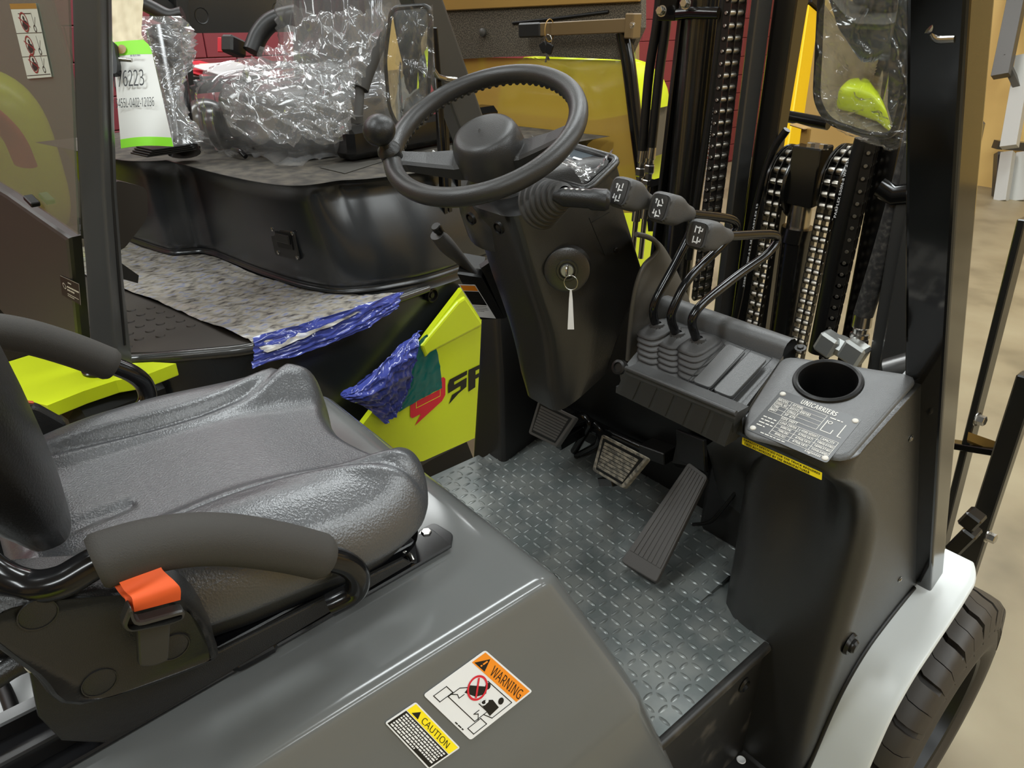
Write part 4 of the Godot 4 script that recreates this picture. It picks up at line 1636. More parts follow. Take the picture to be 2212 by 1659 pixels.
# ---------------------------------------------------------------- mast
func chain_link(pitch: float, w: float, pins: bool) -> ArrayMesh:
	# one pitch of leaf-and-roller chain: pins along x, chain along y
	var st := mb()
	for s in ([-1, 1] if pins else []):
		lathe(st, Vector3(s * w * 0.26 - w * 0.20, 0, 0), Vector3.RIGHT, [[pitch * 0.2, 0], [pitch * 0.29, 0.0], [pitch * 0.30, w * 0.04], [pitch * 0.30, w * 0.36], [pitch * 0.29, w * 0.4], [pitch * 0.2, w * 0.4]], 10)
	if not pins:
		lathe(st, Vector3(-w * 0.5, 0, 0), Vector3.RIGHT, [[0, 0], [pitch * 0.1, 0.0], [pitch * 0.1, w], [0, w]], 6)
	if pins:
		lathe(st, Vector3(-w * 0.58, 0, 0), Vector3.RIGHT, [[0, 0], [pitch * 0.14, 0.0], [pitch * 0.16, w * 0.03], [pitch * 0.16, w * 1.13], [pitch * 0.14, w * 1.16], [0, w * 1.16]], 8)
	for x in ([] if pins else [-0.5, 0.0, 0.5]):
		var p := []
		for j in 10:
			var t := PI * j / 9.0
			p.append(Vector3(x * w - 0.001, pitch * 0.5 + pitch * 0.42 + sin(t) * pitch * 0.36 - pitch * 0.15, cos(t) * pitch * 0.38))
		for j in 10:
			var t := PI + PI * j / 9.0
			p.append(Vector3(x * w - 0.001, -pitch * 0.02 + sin(t) * pitch * 0.36 + pitch * 0.1, cos(t) * pitch * 0.38))
		plate(st, p, Vector3(0.002, 0, 0))
	return done(st)

func chain(path: Array, pin: Vector3, pitch: float, w: float, parent: Node3D, label: String) -> Node3D:
	var c := part("lift_chain", parent, label)
	var rollers := chain_link(pitch, w, true)
	var plates := chain_link(pitch, w, false)
	var k := 0
	var along := 0.0
	for i in path.size() - 1:
		var a: Vector3 = path[i]
		var b: Vector3 = path[i + 1]
		var l := a.distance_to(b)
		while along <= l:
			var y := (b - a) / l
			var x := (pin - y * pin.dot(y)).normalized()
			var at := Transform3D(Basis(x, y, x.cross(y)), a + y * along)
			put("link", plates, M.chain_plate, c, at)
			put("roller", rollers, M.chain_steel, c, at)
			along += pitch
		along -= l
	return c

func fork_mast():
	# left lift cylinder
	var st := mb()
	tube(st, [Vector3(1.62,1.662,-1.1985), down(Vector3(1.62,1.662,-1.1985), Vector3(1.62,0.8612,-1.1853))], 0.045, 28)
	obj("lift_cylinder", st, M.mast_black, truck, "black lift cylinder left of the mast")
	st = mb()
	beam(st, Vector3(1.6,1.6622,-1.227), down(Vector3(1.6,1.6622,-1.227), Vector3(1.6,0.9627,-1.2451)), 0.012, 0.05, Vector3(1, 0, 0))
	obj("mast_rail", st, M.mast_black, truck)
	# strap that holds it and the hose clamp plate
	st = mb()
	tube(st, [Vector3(1.56,1.5909,-1.225), Vector3(1.56,1.5949,-1.1869), Vector3(1.56,1.5951,-1.1054)], 0.008, 8, true, false, 1.6)
	bx(st, Vector3(1.58,1.6049,-1.2655), Vector3(0.02, 0.055, 0.05), Basis(Vector3.UP, 0.1), 0.002)
	var cp := obj("cylinder_clamp", st, M.black_paint, truck)
	for q in [Vector3(1.55,1.5988,-1.2636), Vector3(1.55,1.6144,-1.1929)]:
		st = mb()
		bolt(st, q, Vector3(-1, 0.1, 0.2), 0.010, 1.3, 1.4)
		obj("nut", st, M.steel, cp)
	# hoses left of the mast, with their crimped ends on a bracket
	for h in [[[Vector3(1.62,1.6549,-1.3306), Vector3(1.62,1.5603,-1.3342), Vector3(1.62,1.4489,-1.3461), Vector3(1.62,1.251,-1.3466)], 1388, 330], [[Vector3(1.63,1.6547,-1.3135), Vector3(1.63,1.5605,-1.3118), Vector3(1.63,1.4499,-1.3195), Vector3(1.63,1.2617,-1.3227)], 1408, 322]]:
		st = mb()
		tube(st, cr(h[0], 5), 0.013, 14)
		var hs := obj("hydraulic_hose", st, M.hose, truck)
		st = mb()
		var a: Vector3 = h[0][-1]
		lathe(st, a, Vector3(-0.02, -1, 0.0), [[0.009, -0.004], [0.0125, 0.0], [0.013, 0.03], [0.010, 0.034], [0.010, 0.045], [0.009, 0.047]], 20)
		lathe(st, a, Vector3(-0.02, -1, 0.0), [[0.013, 0.047], [0.0145, 0.05], [0.0145, 0.068], [0.012, 0.072], [0.010, 0.072], [0.010, 0.088]], 6)
		lathe(st, a, Vector3(-0.02, -1, 0.0), [[0.016, 0.088], [0.0175, 0.090], [0.0175, 0.102], [0.016, 0.104]], 6)
		lathe(st, a, Vector3(-0.02, -1, 0.0), [[0.010, 0.10], [0.010, 0.16], [0.013, 0.16], [0.013, 0.2], [0.008, 0.2], [0.008, 0.32]], 14)
		obj("crimp_fitting", st, M.steel, hs)
	st = mb()
	plate(st, [Vector3(1.62,1.155,-1.3603), Vector3(1.62,1.1951,-1.2538), Vector3(1.62,1.1823,-1.2393), Vector3(1.62,1.1385,-1.348)], Vector3(0.07, 0, 0.0), 0.002)
	plate(st, [Vector3(1.66,1.1525,-1.3663), Vector3(1.66,1.18,-1.2758), Vector3(1.66,1.0293,-1.2648), Vector3(1.66,1.0148,-1.3328)], Vector3(0.02, 0, 0.0), 0.0)
	obj("hose_bracket", st, M.black_paint, truck)
	# hose with lettering beside the first chain
	st = mb()
	tube(st, [Vector3(1.58,1.6404,-1.1092), Vector3(1.58,1.4224,-1.1079), Vector3(1.58,1.1743,-1.115), Vector3(1.58,0.9977,-1.1195)], 0.010, 12)
	var h1 := obj("hydraulic_hose", st, M.hose, truck)
	hose_print(h1, Vector3(1.57,1.64,-1.0934), Vector3(1.57,1.1799,-1.0909), 0.0042, "PARFLEX 10W-4 1/4 IN WP 21 MPA 3045 PSI TYPE S HOSE MADE IN USA")
	chain([Vector3(1.56,0.9144,-1.0522), Vector3(1.56,1.2895,-1.0547), Vector3(1.56,1.6394,-1.0632)], Vector3(-1, 0, -0.12), 0.0262, 0.050, truck, "lift chain with its side plates facing out, left of the mast channel")
	# inner channel between the chains
	st = mb()
	var c0: Vector3 = Vector3(1.62,1.6489,-1.0349)
	var c1 := down(c0, Vector3(1.62,0.9097,-1.0178))
	beam(st, c0 + Vector3(0, 0, 0.0), c1, 0.02, 0.06, Vector3(1, 0, 0), 0.003)
	obj("mast_channel", st, M.mast_grey, truck, "grey edge of the mast channel")
	st = mb()
	beam(st, c0 + Vector3(0.045, 0, 0.035), c1 + Vector3(0.045, 0, 0.035), 0.06, 0.014, Vector3(1, 0, 0), 0.003)
	obj("mast_channel", st, M.mast_black, truck, "black mast channel")
	st = mb()
	beam(st, Vector3(1.74,1.6509,-1.0301), down(Vector3(1.74,1.6509,-1.0301), Vector3(1.74,0.8779,-1.0263)), 0.03, 0.10, Vector3(1, 0, 0), 0.003)
	obj("mast_rail", st, M.mast_black, truck)
	# cross bar behind
	st = mb()
	tube(st, [Vector3(1.95,1.341,-1.1712), Vector3(1.95,1.3298,-0.9871)], 0.016, 14)
	obj("cross_bar", st, M.black_paint, truck)
	# centre cylinder with rod, head block and chain wheels
	st = mb()
	tube(st, [Vector3(1.63,1.1178,-0.8499), down(Vector3(1.63,1.1178,-0.8499), Vector3(1.66,0.595,-0.8366))], 0.036, 28)
	tube(st, [Vector3(1.63,1.135,-0.8497), Vector3(1.63,1.1004,-0.85)], 0.039, 28)
	var cy := obj("lift_cylinder", st, M.mast_black, truck, "centre lift cylinder with its bright rod")
	st = mb()
	tube(st, [Vector3(1.63,1.2335,-0.8568), Vector3(1.63,1.1233,-0.851)], 0.027, 28)
	obj("rod", st, M.steel, cy)
	st = mb()
	bx(st, Vector3(1.62,1.2605,-0.8438), Vector3(0.06, 0.135, 0.07), Basis(Vector3(0, 0, 1), 0.08), 0.003)
	obj("head_block", st, M.mast_black, truck)
	for q in [Vector3(1.6,1.3231,-0.8423), Vector3(1.6,1.3239,-0.8123)]:
		st = mb()
		bolt(st, q, Vector3(0.05, 1, 0), 0.010, 1.2, 1.0)
		obj("bolt", st, M.steel, truck)
	st = mb()
	beam(st, Vector3(1.62,1.3666,-0.9067), Vector3(1.62,1.3606,-0.8672), 0.03, 0.004, Vector3(0, 1, 0))
	beam(st, Vector3(1.62,1.3622,-0.8709), Vector3(1.62,1.3074,-0.8676), 0.03, 0.004, Vector3(1, 0, 0.3))
	obj("chain_guard", st, M.mast_tan, truck, "bent chain guard over the left chain wheel")
	for k in 2:
		var wc: Vector3 = [Vector3(1.66,1.2319,-0.8956), Vector3(1.66,1.2499,-0.7634)][k]
		st = mb()
		lathe(st, wc + Vector3(0, 0, 0.02), Vector3(0, 0, 1), [[0, 0.006], [0.035, 0.006], [0.04, 0.0], [0.082, 0.0], [0.084, -0.004], [0.084, -0.007], [0.066, -0.008], [0.066, -0.046], [0.084, -0.047], [0.084, -0.052], [0, -0.052]], 48)
		obj("chain_wheel", st, M.mast_black, truck)
		var path := []
		var rad := 0.072
		var w0: Vector3 = wc + Vector3(0, 0, -0.006)
		path.append(w0 + Vector3(-rad + 0.02, -0.62, -0.01))
		for j in 13:
			var a := PI - PI * 0.8 * j / 12.0
			path.append(w0 + Vector3(cos(a) * rad, sin(a) * rad, 0))
		chain(path, Vector3(0, 0, 1), 0.0262, 0.036, truck, ["lift chain over the left chain wheel", "lift chain over the right chain wheel"][k])
	st = mb()
	tube(st, cr([Vector3(1.61,1.3546,-0.9126), Vector3(1.61,1.299,-0.9405), Vector3(1.61,1.1973,-0.9569), Vector3(1.61,1.0785,-0.9646), Vector3(1.61,0.9272,-0.9658), Vector3(1.61,0.8173,-0.9732)], 4), 0.009, 10)
	var h2 := obj("hydraulic_hose", st, M.hose, truck)
	hose_print(h2, Vector3(1.6,1.1769,-0.952), Vector3(1.6,0.959,-0.9533), 0.004, "2250 PSI 10W-4 21 MPA PARFLEX 15")
	st = mb()
	beam(st, Vector3(1.7,1.1629,-0.9437), down(Vector3(1.7,1.1629,-0.9437), Vector3(1.7,0.7513,-0.9248)), 0.02, 0.03, Vector3(1, 0, 0))
	obj("mast_rail", st, M.mast_black, truck)
	# thick hose and right side chain
	st = mb()
	tube(st, cr([Vector3(1.6,1.3575,-0.7198), Vector3(1.6,1.2795,-0.724), Vector3(1.6,1.1872,-0.7261), Vector3(1.6,1.0453,-0.7252), Vector3(1.6,0.8548,-0.7213)], 5), 0.024, 18)
	var h3 := obj("hydraulic_hose", st, M.hose, truck)
	hose_print(h3, Vector3(1.57,1.3108,-0.7368), Vector3(1.57,1.1898,-0.7382), 0.005, "PARFLEX 550N-8 WP 21")
	chain([Vector3(1.56,0.868,-0.6844), Vector3(1.56,1.1083,-0.6854), Vector3(1.56,1.3654,-0.6867)], Vector3(-1, 0, 0.2), 0.0262, 0.036, truck, "lift chain with its side plates facing out, beside the thick hose")
	# right channel, large hose with clamp and fittings
	st = mb()
	beam(st, Vector3(1.6,1.453,-0.67), down(Vector3(1.6,1.453,-0.67), Vector3(1.62,0.825,-0.649)), 0.05, 0.03, Vector3(1, 0, 0), 0.004)
	obj("mast_channel", st, M.mast_black, truck)
	st = mb()
	beam(st, Vector3(1.5,1.4659,-0.577), down(Vector3(1.5,1.4659,-0.577), Vector3(1.52,0.8772,-0.5378)), 0.05, 0.03, Vector3(1, 0, 0), 0.004)
	beam(st, Vector3(1.48,1.4249,-0.518), Vector3(1.5,0.9046,-0.4855), 0.10, 0.02, Vector3(1, 0, 0), 0.004)
	obj("mast_rail", st, M.mast_grey, truck, "dark grey outer mast rail")
	st = mb()
	tube(st, cr([Vector3(1.52,1.4794,-0.597), Vector3(1.52,1.3545,-0.5921), Vector3(1.52,1.2457,-0.5943), Vector3(1.52,1.1278,-0.5987), Vector3(1.52,1.0103,-0.6057)], 5), 0.0205, 18)
	var h4 := obj("hydraulic_hose", st, M.hose_dusty, truck, "dusty black hydraulic hose")
	st = mb()
	var a4: Vector3 = Vector3(1.52,1.0187,-0.6067)
	var ad: Vector3 = (Vector3(1.52,0.9118,-0.5984) - a4).normalized()
	lathe(st, a4, ad, [[0.014, -0.006], [0.0195, 0.0], [0.0205, 0.035], [0.016, 0.04], [0.016, 0.05], [0.02, 0.052], [0.021, 0.06], [0.018, 0.062]], 22)
	lathe(st, a4, ad, [[0.019, 0.062], [0.021, 0.065], [0.021, 0.085], [0.017, 0.088], [0.014, 0.088], [0.014, 0.12]], 6)
	obj("crimp_fitting", st, M.steel, h4)
	st = mb()
	beam(st, Vector3(1.5,0.9273,-0.6761), Vector3(1.5,0.9375,-0.5757), 0.032, 0.03, Vector3(1, 0, 0), 0.004)
	bx(st, Vector3(1.49,0.9336,-0.6531), Vector3(0.04, 0.05, 0.045), Basis(Vector3(1, 0, 0), 0.3), 0.006)
	lathe(st, Vector3(1.5,0.9337,-0.6342), Vector3(0, -0.2, 1), [[0, -0.01], [0.022, -0.01], [0.024, 0.0], [0.024, 0.02], [0.022, 0.024], [0, 0.024]], 6)
	bx(st, Vector3(1.49,0.934,-0.5939), Vector3(0.04, 0.05, 0.05), Basis(Vector3(1, 0, 0), 0.3), 0.006)
	obj("elbow_fitting", st, M.zinc, truck, "zinc hose elbow behind the cup holder")
	st = mb()
	tube(st, [Vector3(1.49,1.2867,-0.6232), Vector3(1.49,1.2764,-0.5931), Vector3(1.49,1.285,-0.564), Vector3(1.49,1.2835,-0.5418)], 0.010, 8, true, false, 2.0)
	var cl := obj("hose_clamp", st, M.black_paint, truck)
	st = mb()
	bolt(st, Vector3(1.47,1.2899,-0.5377), Vector3(-0.8, 0.1, 0.5), 0.008, 1.4, 1.2)
	obj("bolt", st, M.steel, cl)
	# tilt cylinder pin beside the pillar
	st = mb()
	lathe(st, Vector3(1.2,1.063,-0.3841), Vector3(0.2, 0.5, 0.7), [[0.03, -0.03], [0.03, 0.02], [0.02, 0.025], [0.015, 0.03], [0, 0.03]], 24)
	obj("tilt_pin", st, M.mast_grey, truck)
	# load backrest and carriage at the right edge
	st = mb()
	beam(st, Vector3(2.2,1.1242,-0.5365), Vector3(2.2,0.0491,-0.4575), 0.02, 0.06, Vector3(1, 0, 0), 0.003)
	obj("backrest_post", st, M.post_grey, truck)
	st = mb()
	var lo: Vector3 = Vector3(2.1,0.0726,-0.3574)
	beam(st, Vector3(2.1,0.7568,-0.3856), lo, 0.05, 0.045, Vector3(1, 0, 0), 0.004)
	obj("backrest_post", st, M.post_grey, truck)
	# carriage plates that carry the posts, across the mast
	st = mb()
	beam(st, lo + Vector3(-0.02, 0.02, 0), Vector3(2.06, lo.y + 0.02, -1.35), 0.04, 0.10)
	beam(st, Vector3(1.64, lo.y + 0.02, -0.70), Vector3(2.06, lo.y + 0.02, -0.70), 0.05, 0.10)
	beam(st, Vector3(1.64, lo.y + 0.02, -1.02), Vector3(2.06, lo.y + 0.02, -1.02), 0.05, 0.10)
	obj("carriage_bar", st, M.mast_black, truck)
	st = mb()
	beam(st, Vector3(2.2,0.4232,-0.5603), Vector3(2.15,0.4944,-0.3831), 0.04, 0.02, Vector3(0, 1, 0))
	var cb := obj("cross_bar", st, M.black_paint, truck)
	st = mb()
	plate(st, [Vector3(2.17,0.4979,-0.4883), Vector3(2.17,0.5007,-0.388), Vector3(2.17,0.4697,-0.3932), Vector3(2.17,0.4722,-0.4849)], Vector3(-0.01, 0.012, 0))
	obj("decal", st, M.mast_tan, cb, "small amber decal on the cross bar")
	st = mb()
	bx(st, Vector3(1.95,0.3726,-0.3635), Vector3(0.05, 0.05, 0.045), Basis(Vector3(1, 0, 0), 0.3), 0.006)
	bx(st, Vector3(1.95,0.3022,-0.3651), Vector3(0.06, 0.09, 0.04), Basis(Vector3(1, 0, 0), 0.3), 0.006)
	obj("carriage_block", st, M.mast_black, truck)
	for q in [Vector3(2,0.6352,-0.4436), Vector3(2,0.3119,-0.3256)]:
		st = mb()
		bolt(st, q, Vector3(-0.1, 0.1, 1), 0.014, 1.4, 1.3)
		obj("bolt", st, M.steel, truck)

func down(a: Vector3, b: Vector3) -> Vector3:
	# runs on past the dash to the foot of the mast
	return a + (b - a) * ((a.y - 0.05) / (a.y - b.y))

func hose_print(parent: Node3D, a: Vector3, b: Vector3, h: float, text: String):
	var d := (a - b).normalized()
	var toward := (Vector3(0, 1.6, 0) - a)
	var up := -(d.cross(toward)).normalized()
	words("lettering", text, (a + b) / 2.0, d, up, a.distance_to(b), h, M.white, parent, true)

# ---------------------------------------------------------------- mirrors
func fork_mirrors():
	var q := [Vector3(0.7883,1.6349,-0.4368), Vector3(0.8285,1.6333,-0.3531), Vector3(0.8409,1.5717,-0.3486), Vector3(0.8533,1.4779,-0.3554), Vector3(0.8436,1.4765,-0.3763), Vector3(0.8221,1.489,-0.4168), Vector3(0.8118,1.5116,-0.4305)]
	var m1 := mirror(fillet(q, 0.022, 6, true), "black framed rear view mirror beside the right pillar")
	var st := mb()
	tube(st, fillet([Vector3(0.74,1.59,-0.3074), Vector3(0.74,1.5908,-0.2989), Vector3(0.74,1.577,-0.2921), Vector3(0.74,1.5788,-0.2756)], 0.006, 3), 0.004, 8)
	lathe(st, Vector3(0.74,1.5908,-0.2997), Vector3(1, 0, 0.6), [[0, -0.006], [0.009, -0.004], [0.011, 0.002], [0.009, 0.008], [0, 0.01]], 16)
	obj("mirror_arm", st, M.steel, m1)
	q = [Vector3(0.7081,1.6033,-1.1481), Vector3(0.7477,1.6073,-1.0944), Vector3(0.7524,1.5321,-1.1057), Vector3(0.7525,1.4451,-1.1257), Vector3(0.7424,1.4125,-1.1468), Vector3(0.7221,1.4114,-1.1742), Vector3(0.7105,1.4433,-1.1823), Vector3(0.7037,1.5238,-1.1726)]
	var m2 := mirror(fillet(q, 0.014, 5, true), "tall narrow rear view mirror beside the left pillar")
	st = mb()
	tube(st, fillet([Vector3(0.7741,1.5081,-1.1325), Vector3(0.7953,1.4948,-1.1498), Vector3(0.835,1.4868,-1.1847), Vector3(0.8703,1.4827,-1.1965)], 0.006, 3), 0.005, 8)
	obj("mirror_arm", st, M.steel, m2)
	st = mb()
	beam(st, Vector3(0.83,1.5721,-1.2034), Vector3(0.8088,1.2623,-1.1555), 0.010, 0.016)
	obj("mirror_bracket", st, M.black_paint, m2)

func mirror(line: Array, label: String) -> Node3D:
	var mr := part("rear_view_mirror", truck, label)
	var n := newell(line)
	n = n if n.dot(Vector3(0, 1.6, 0) - line[0]) > 0 else -n
	var st := mb()
	plate(st, line, -n * 0.022, 0.006)
	tube(st, line, 0.0045, 8, false, true)
	obj("frame", st, M.black_plastic, mr)
	st = mb()
	var inn := inset(line, 0.004 if newell(line).dot(n) > 0 else -0.004)
	var c := Vector3.ZERO
	for p in inn:
		c += p / inn.size()
	# slightly convex glass
	var rows := []
	for k in range(1, 9):
		var f := k / 8.0
		var r := []
		for p in inn:
			r.append(c.lerp(p, f) + n * (0.001 + 0.006 * (1.0 - f * f)))
		rows.append(r)
	grid(st, rows, true)
	cap(st, rows[0], 0)
	obj("glass", st, M.mirror, mr)
	return mr

# ---------------------------------------------------------------- decals: laid out on a quad, u to the right and v down, both 0..1
func dq(d: Array, u: float, v: float, lift := 0.0006) -> Vector3:
	return d[0].lerp(d[1], u).lerp(d[3].lerp(d[2], u), v) + d[4] * lift

func decal(called: String, q: Array, n: Vector3, m: Material, parent: Node3D, r: float, label: String) -> Array:
	var d := q.duplicate()
	d.append(n.normalized())
	var st := mb()
	var ol := []
	for p in fillet(q, r, 4, true):
		ol.append(p)
	plate(st, ol, n.normalized() * 0.0005)
	d.append(obj(called, st, m, parent, label))
	return d

func dpoly(st: SurfaceTool, d: Array, pts: Array, lift := 0.0007):
	var p := []
	for q in pts:
		p.append(dq(d, q[0], q[1], lift))
	cap(st, p)

func drect(st: SurfaceTool, d: Array, u0: float, v0: float, u1: float, v1: float, lift := 0.0007):
	dpoly(st, d, [[u0, v0], [u1, v0], [u1, v1], [u0, v1]], lift)

func dline(st: SurfaceTool, d: Array, pts: Array, w: float, closed := false, lift := 0.0008):
	var k := pts.size()
	for i in (k if closed else k - 1):
		var a := dq(d, pts[i][0], pts[i][1], lift)
		var b := dq(d, pts[(i + 1) % k][0], pts[(i + 1) % k][1], lift)
		var s: Vector3 = (b - a).normalized().cross(d[4]) * w / 2.0
		var e: Vector3 = (b - a).normalized() * w / 2.0
		q4(st, a - s - e, a + s - e, b + s + e, b - s + e)

func dring(st: SurfaceTool, d: Array, c: Array, r: float, w: float, lift := 0.0009):
	var o := dq(d, c[0], c[1], lift)
	var x: Vector3 = (d[1] - d[0]).normalized()
	var y: Vector3 = d[4].cross(x)
	for j in 32:
		var t0 := TAU * j / 32
		var t1 := TAU * (j + 1) / 32
		var a := x * cos(t0) + y * sin(t0)
		var b := x * cos(t1) + y * sin(t1)
		if w >= r:
			t3(st, o, o + a * r, o + b * r)
		else:
			q4(st, o + a * (r - w), o + a * r, o + b * r, o + b * (r - w))

func dtext(d: Array, text: String, u0: float, v0: float, u1: float, v1: float, m: Material, bold := true, called := "lettering"):
	var c := dq(d, (u0 + u1) / 2, (v0 + v1) / 2, 0.0)
	var rt: Vector3 = dq(d, u1, (v0 + v1) / 2) - dq(d, u0, (v0 + v1) / 2)
	var up: Vector3 = dq(d, (u0 + u1) / 2, v0) - dq(d, (u0 + u1) / 2, v1)
	up = (up - rt.normalized() * up.dot(rt.normalized()))
	var flip: bool = rt.cross(up).dot(d[4]) < 0
	words(called, text, c + d[4] * 0.0009, rt, up, rt.length(), up.length(), m, d[5], bold, -0.0001 if flip else 0.0001)

# rows of tiny print too small to read: short dashes of uneven length
func dsmall(st: SurfaceTool, d: Array, u0: float, v0: float, u1: float, v1: float, lines: int, seed_: int, fill := 0.55):
	var rng := RandomNumberGenerator.new()
	rng.seed = seed_
	for i in lines:
		var va := lerpf(v0, v1, (i + 0.5 - fill / 2) / lines)
		var vb := lerpf(v0, v1, (i + 0.5 + fill / 2) / lines)
		var u := u0
		var stop := u1 if i < lines - 1 else lerpf(u0, u1, 0.6)
		while u < stop - 0.01:
			var w := minf(rng.randf_range(0.02, 0.075), stop - u)
			drect(st, d, u, va, u + w, vb, 0.0009)
			u += w + 0.012

func fork_decals():
	var n := Vector3(0, 0.4008, 0.9162)
	# passenger warning on the hood's side
	var d := decal("warning_decal", [Vector3(0.3666,0.9176,-0.484), Vector3(0.4138,0.8393,-0.4498), Vector3(0.3142,0.8358,-0.4482), Vector3(0.2755,0.9135,-0.4822)], n, M.white, truck, 0.004, "white and orange no-passenger warning decal")
	var st := mb()
	dpoly(st, d, [[0.03, 0.025], [0.97, 0.025], [0.97, 0.255], [0.03, 0.255]])
	obj("header", st, M.orange, d[5])
	st = mb()
	dpoly(st, d, [[0.055, 0.235], [0.16, 0.05], [0.265, 0.235]], 0.0008)
	obj("alert_triangle", st, M.ink, d[5])
	st = mb()
	drect(st, d, 0.148, 0.10, 0.172, 0.175, 0.001)
	drect(st, d, 0.148, 0.19, 0.172, 0.215, 0.001)
	obj("alert_mark", st, M.orange, d[5])
	dtext(d, "WARNING", 0.31, 0.075, 0.93, 0.215, M.ink, false)
	st = mb()
	dline(st, d, [[0.42, 0.30], [0.93, 0.30], [0.93, 0.62], [0.80, 0.66]], 0.0011)
	dline(st, d, [[0.36, 0.48], [0.24, 0.62], [0.24, 0.80], [0.80, 0.80], [0.80, 0.60], [0.62, 0.60]], 0.0011)
	dline(st, d, [[0.10, 0.72], [0.23, 0.72], [0.23, 0.92], [0.10, 0.92]], 0.0011, true)
	dline(st, d, [[0.82, 0.72], [0.95, 0.72], [0.95, 0.92], [0.82, 0.92]], 0.0011, true)
	dline(st, d, [[0.23, 0.76], [0.30, 0.70], [0.36, 0.72], [0.36, 0.64]], 0.0011)
	dline(st, d, [[0.82, 0.76], [0.74, 0.70], [0.70, 0.74], [0.70, 0.66]], 0.0011)
	dring(st, d, [0.80, 0.38], 0.0042, 1.0)
	dpoly(st, d, [[0.70, 0.44], [0.86, 0.46], [0.88, 0.62], [0.62, 0.58], [0.62, 0.52]], 0.0009)
	dpoly(st, d, [[0.30, 0.50], [0.48, 0.36], [0.56, 0.44], [0.50, 0.56], [0.34, 0.62]], 0.0009)
	dring(st, d, [0.48, 0.35], 0.004, 1.0)
	obj("pictogram", st, M.ink, d[5])
	st = mb()
	dring(st, d, [0.63, 0.53], 0.0052, 0.0016, 0.0012)
	dring(st, d, [0.66, 0.505], 0.0024, 1.0, 0.0011)
	obj("pictogram_wheel", st, M.white, d[5])
	st = mb()
	dring(st, d, [0.40, 0.46], 0.0148, 0.0026, 0.0013)
	dline(st, d, [[0.30, 0.36], [0.50, 0.56]], 0.0026, false, 0.0014)
	obj("prohibition_ring", st, M.red, d[5])
	st = mb()
	dsmall(st, d, 0.62, 0.955, 0.95, 0.985, 1, 5)
	obj("small_print", st, M.ink, d[5])
	# caution decal
	d = decal("caution_decal", [Vector3(0.2648,0.9115,-0.4813), Vector3(0.2992,0.8359,-0.4483), Vector3(0.2554,0.8373,-0.4489), Vector3(0.2244,0.9112,-0.4812)], n, M.white, truck, 0.003, "yellow headed caution decal")
	st = mb()
	drect(st, d, 0.025, 0.04, 0.975, 0.34)
	obj("header", st, M.yellow, d[5])
	st = mb()
	drect(st, d, 0.025, 0.36, 0.975, 0.96)
	dpoly(st, d, [[0.10, 0.30], [0.17, 0.09], [0.24, 0.30]], 0.0008)
	obj("panel", st, M.ink, d[5])
	dtext(d, "CAUTION", 0.28, 0.11, 0.86, 0.29, M.ink, false)
	st = mb()
	dsmall(st, d, 0.06, 0.39, 0.94, 0.94, 7, 11, 0.6)
	obj("small_print", st, M.white, d[5])
	# data plate on the console
	var dn := Vector3(-0.296, 0.955, 0)
	d = decal("data_plate", [Vector3(0.8712,1.119,-0.4331), Vector3(0.8756,1.1203,-0.3178), Vector3(0.7864,1.0927,-0.3129), Vector3(0.7821,1.0914,-0.4265)], dn, M.plate_black, truck, 0.004, "black and silver capacity data plate")
	dtext(d, "UNICARRIERS", 0.30, 0.035, 0.74, 0.13, M.print_silver)
	st = mb()
	for v in [0.17, 0.25, 0.33, 0.41, 0.50]:
		dline(st, d, [[0.05, v], [0.66, v]], 0.0006)
	dline(st, d, [[0.05, 0.17], [0.05, 0.50]], 0.0006)
	dline(st, d, [[0.22, 0.17], [0.22, 0.50]], 0.0006)
	dline(st, d, [[0.66, 0.17], [0.66, 0.50]], 0.0006)
	for v in [0.58, 0.67, 0.75, 0.83, 0.91]:
		dline(st, d, [[0.25 if v < 0.9 else 0.25, v], [0.96, v]], 0.0006)
	for u in [0.25, 0.49, 0.74, 0.96]:
		dline(st, d, [[u, 0.58], [u, 0.91]], 0.0006)
	dline(st, d, [[0.70, 0.25], [0.70, 0.48], [0.82, 0.48], [0.82, 0.40]], 0.0012)
	dline(st, d, [[0.90, 0.22], [0.90, 0.48], [0.94, 0.48]], 0.0012)
	dring(st, d, [0.74, 0.28], 0.003, 0.001)
	obj("table_lines", st, M.print_silver, d[5])
	var cells := [["MODEL", 0.06, 0.185, 0.19, 0.235], ["SERIAL NO.", 0.06, 0.265, 0.21, 0.315], ["TIRE", 0.06, 0.345, 0.13, 0.395], ["MAST", 0.06, 0.425, 0.14, 0.475],
		["AF30BL", 0.24, 0.185, 0.38, 0.235], ["AH1F2-850183", 0.24, 0.265, 0.50, 0.315], ["SINGLE", 0.24, 0.345, 0.38, 0.395], ["3F 475", 0.24, 0.425, 0.38, 0.475], ["SIDE SHIFT", 0.24, 0.51, 0.44, 0.56],
		["LOAD CENTER", 0.27, 0.60, 0.47, 0.65], ["C-FORK HEIGHT", 0.51, 0.60, 0.73, 0.65], ["CAPACITY", 0.77, 0.60, 0.93, 0.65],
		["600(24)", 0.31, 0.685, 0.44, 0.735], ["4750(187)", 0.53, 0.685, 0.71, 0.735], ["1860(4100)", 0.76, 0.685, 0.95, 0.735],
		["700(28)", 0.31, 0.765, 0.44, 0.815], ["4750(187)", 0.53, 0.765, 0.71, 0.815], ["1690(3740)", 0.76, 0.765, 0.95, 0.815],
		["800(32)", 0.31, 0.845, 0.44, 0.895], ["4750(187)", 0.53, 0.845, 0.71, 0.895], ["1550(3400)", 0.76, 0.845, 0.95, 0.895], ["Logisnext", 0.72, 0.92, 0.90, 0.975]]
	for c in cells:
		dtext(d, c[0], c[1], c[2], c[3], c[4], M.print_silver, true)
	st = mb()
	dsmall(st, d, 0.05, 0.60, 0.23, 0.86, 4, 3, 0.3)
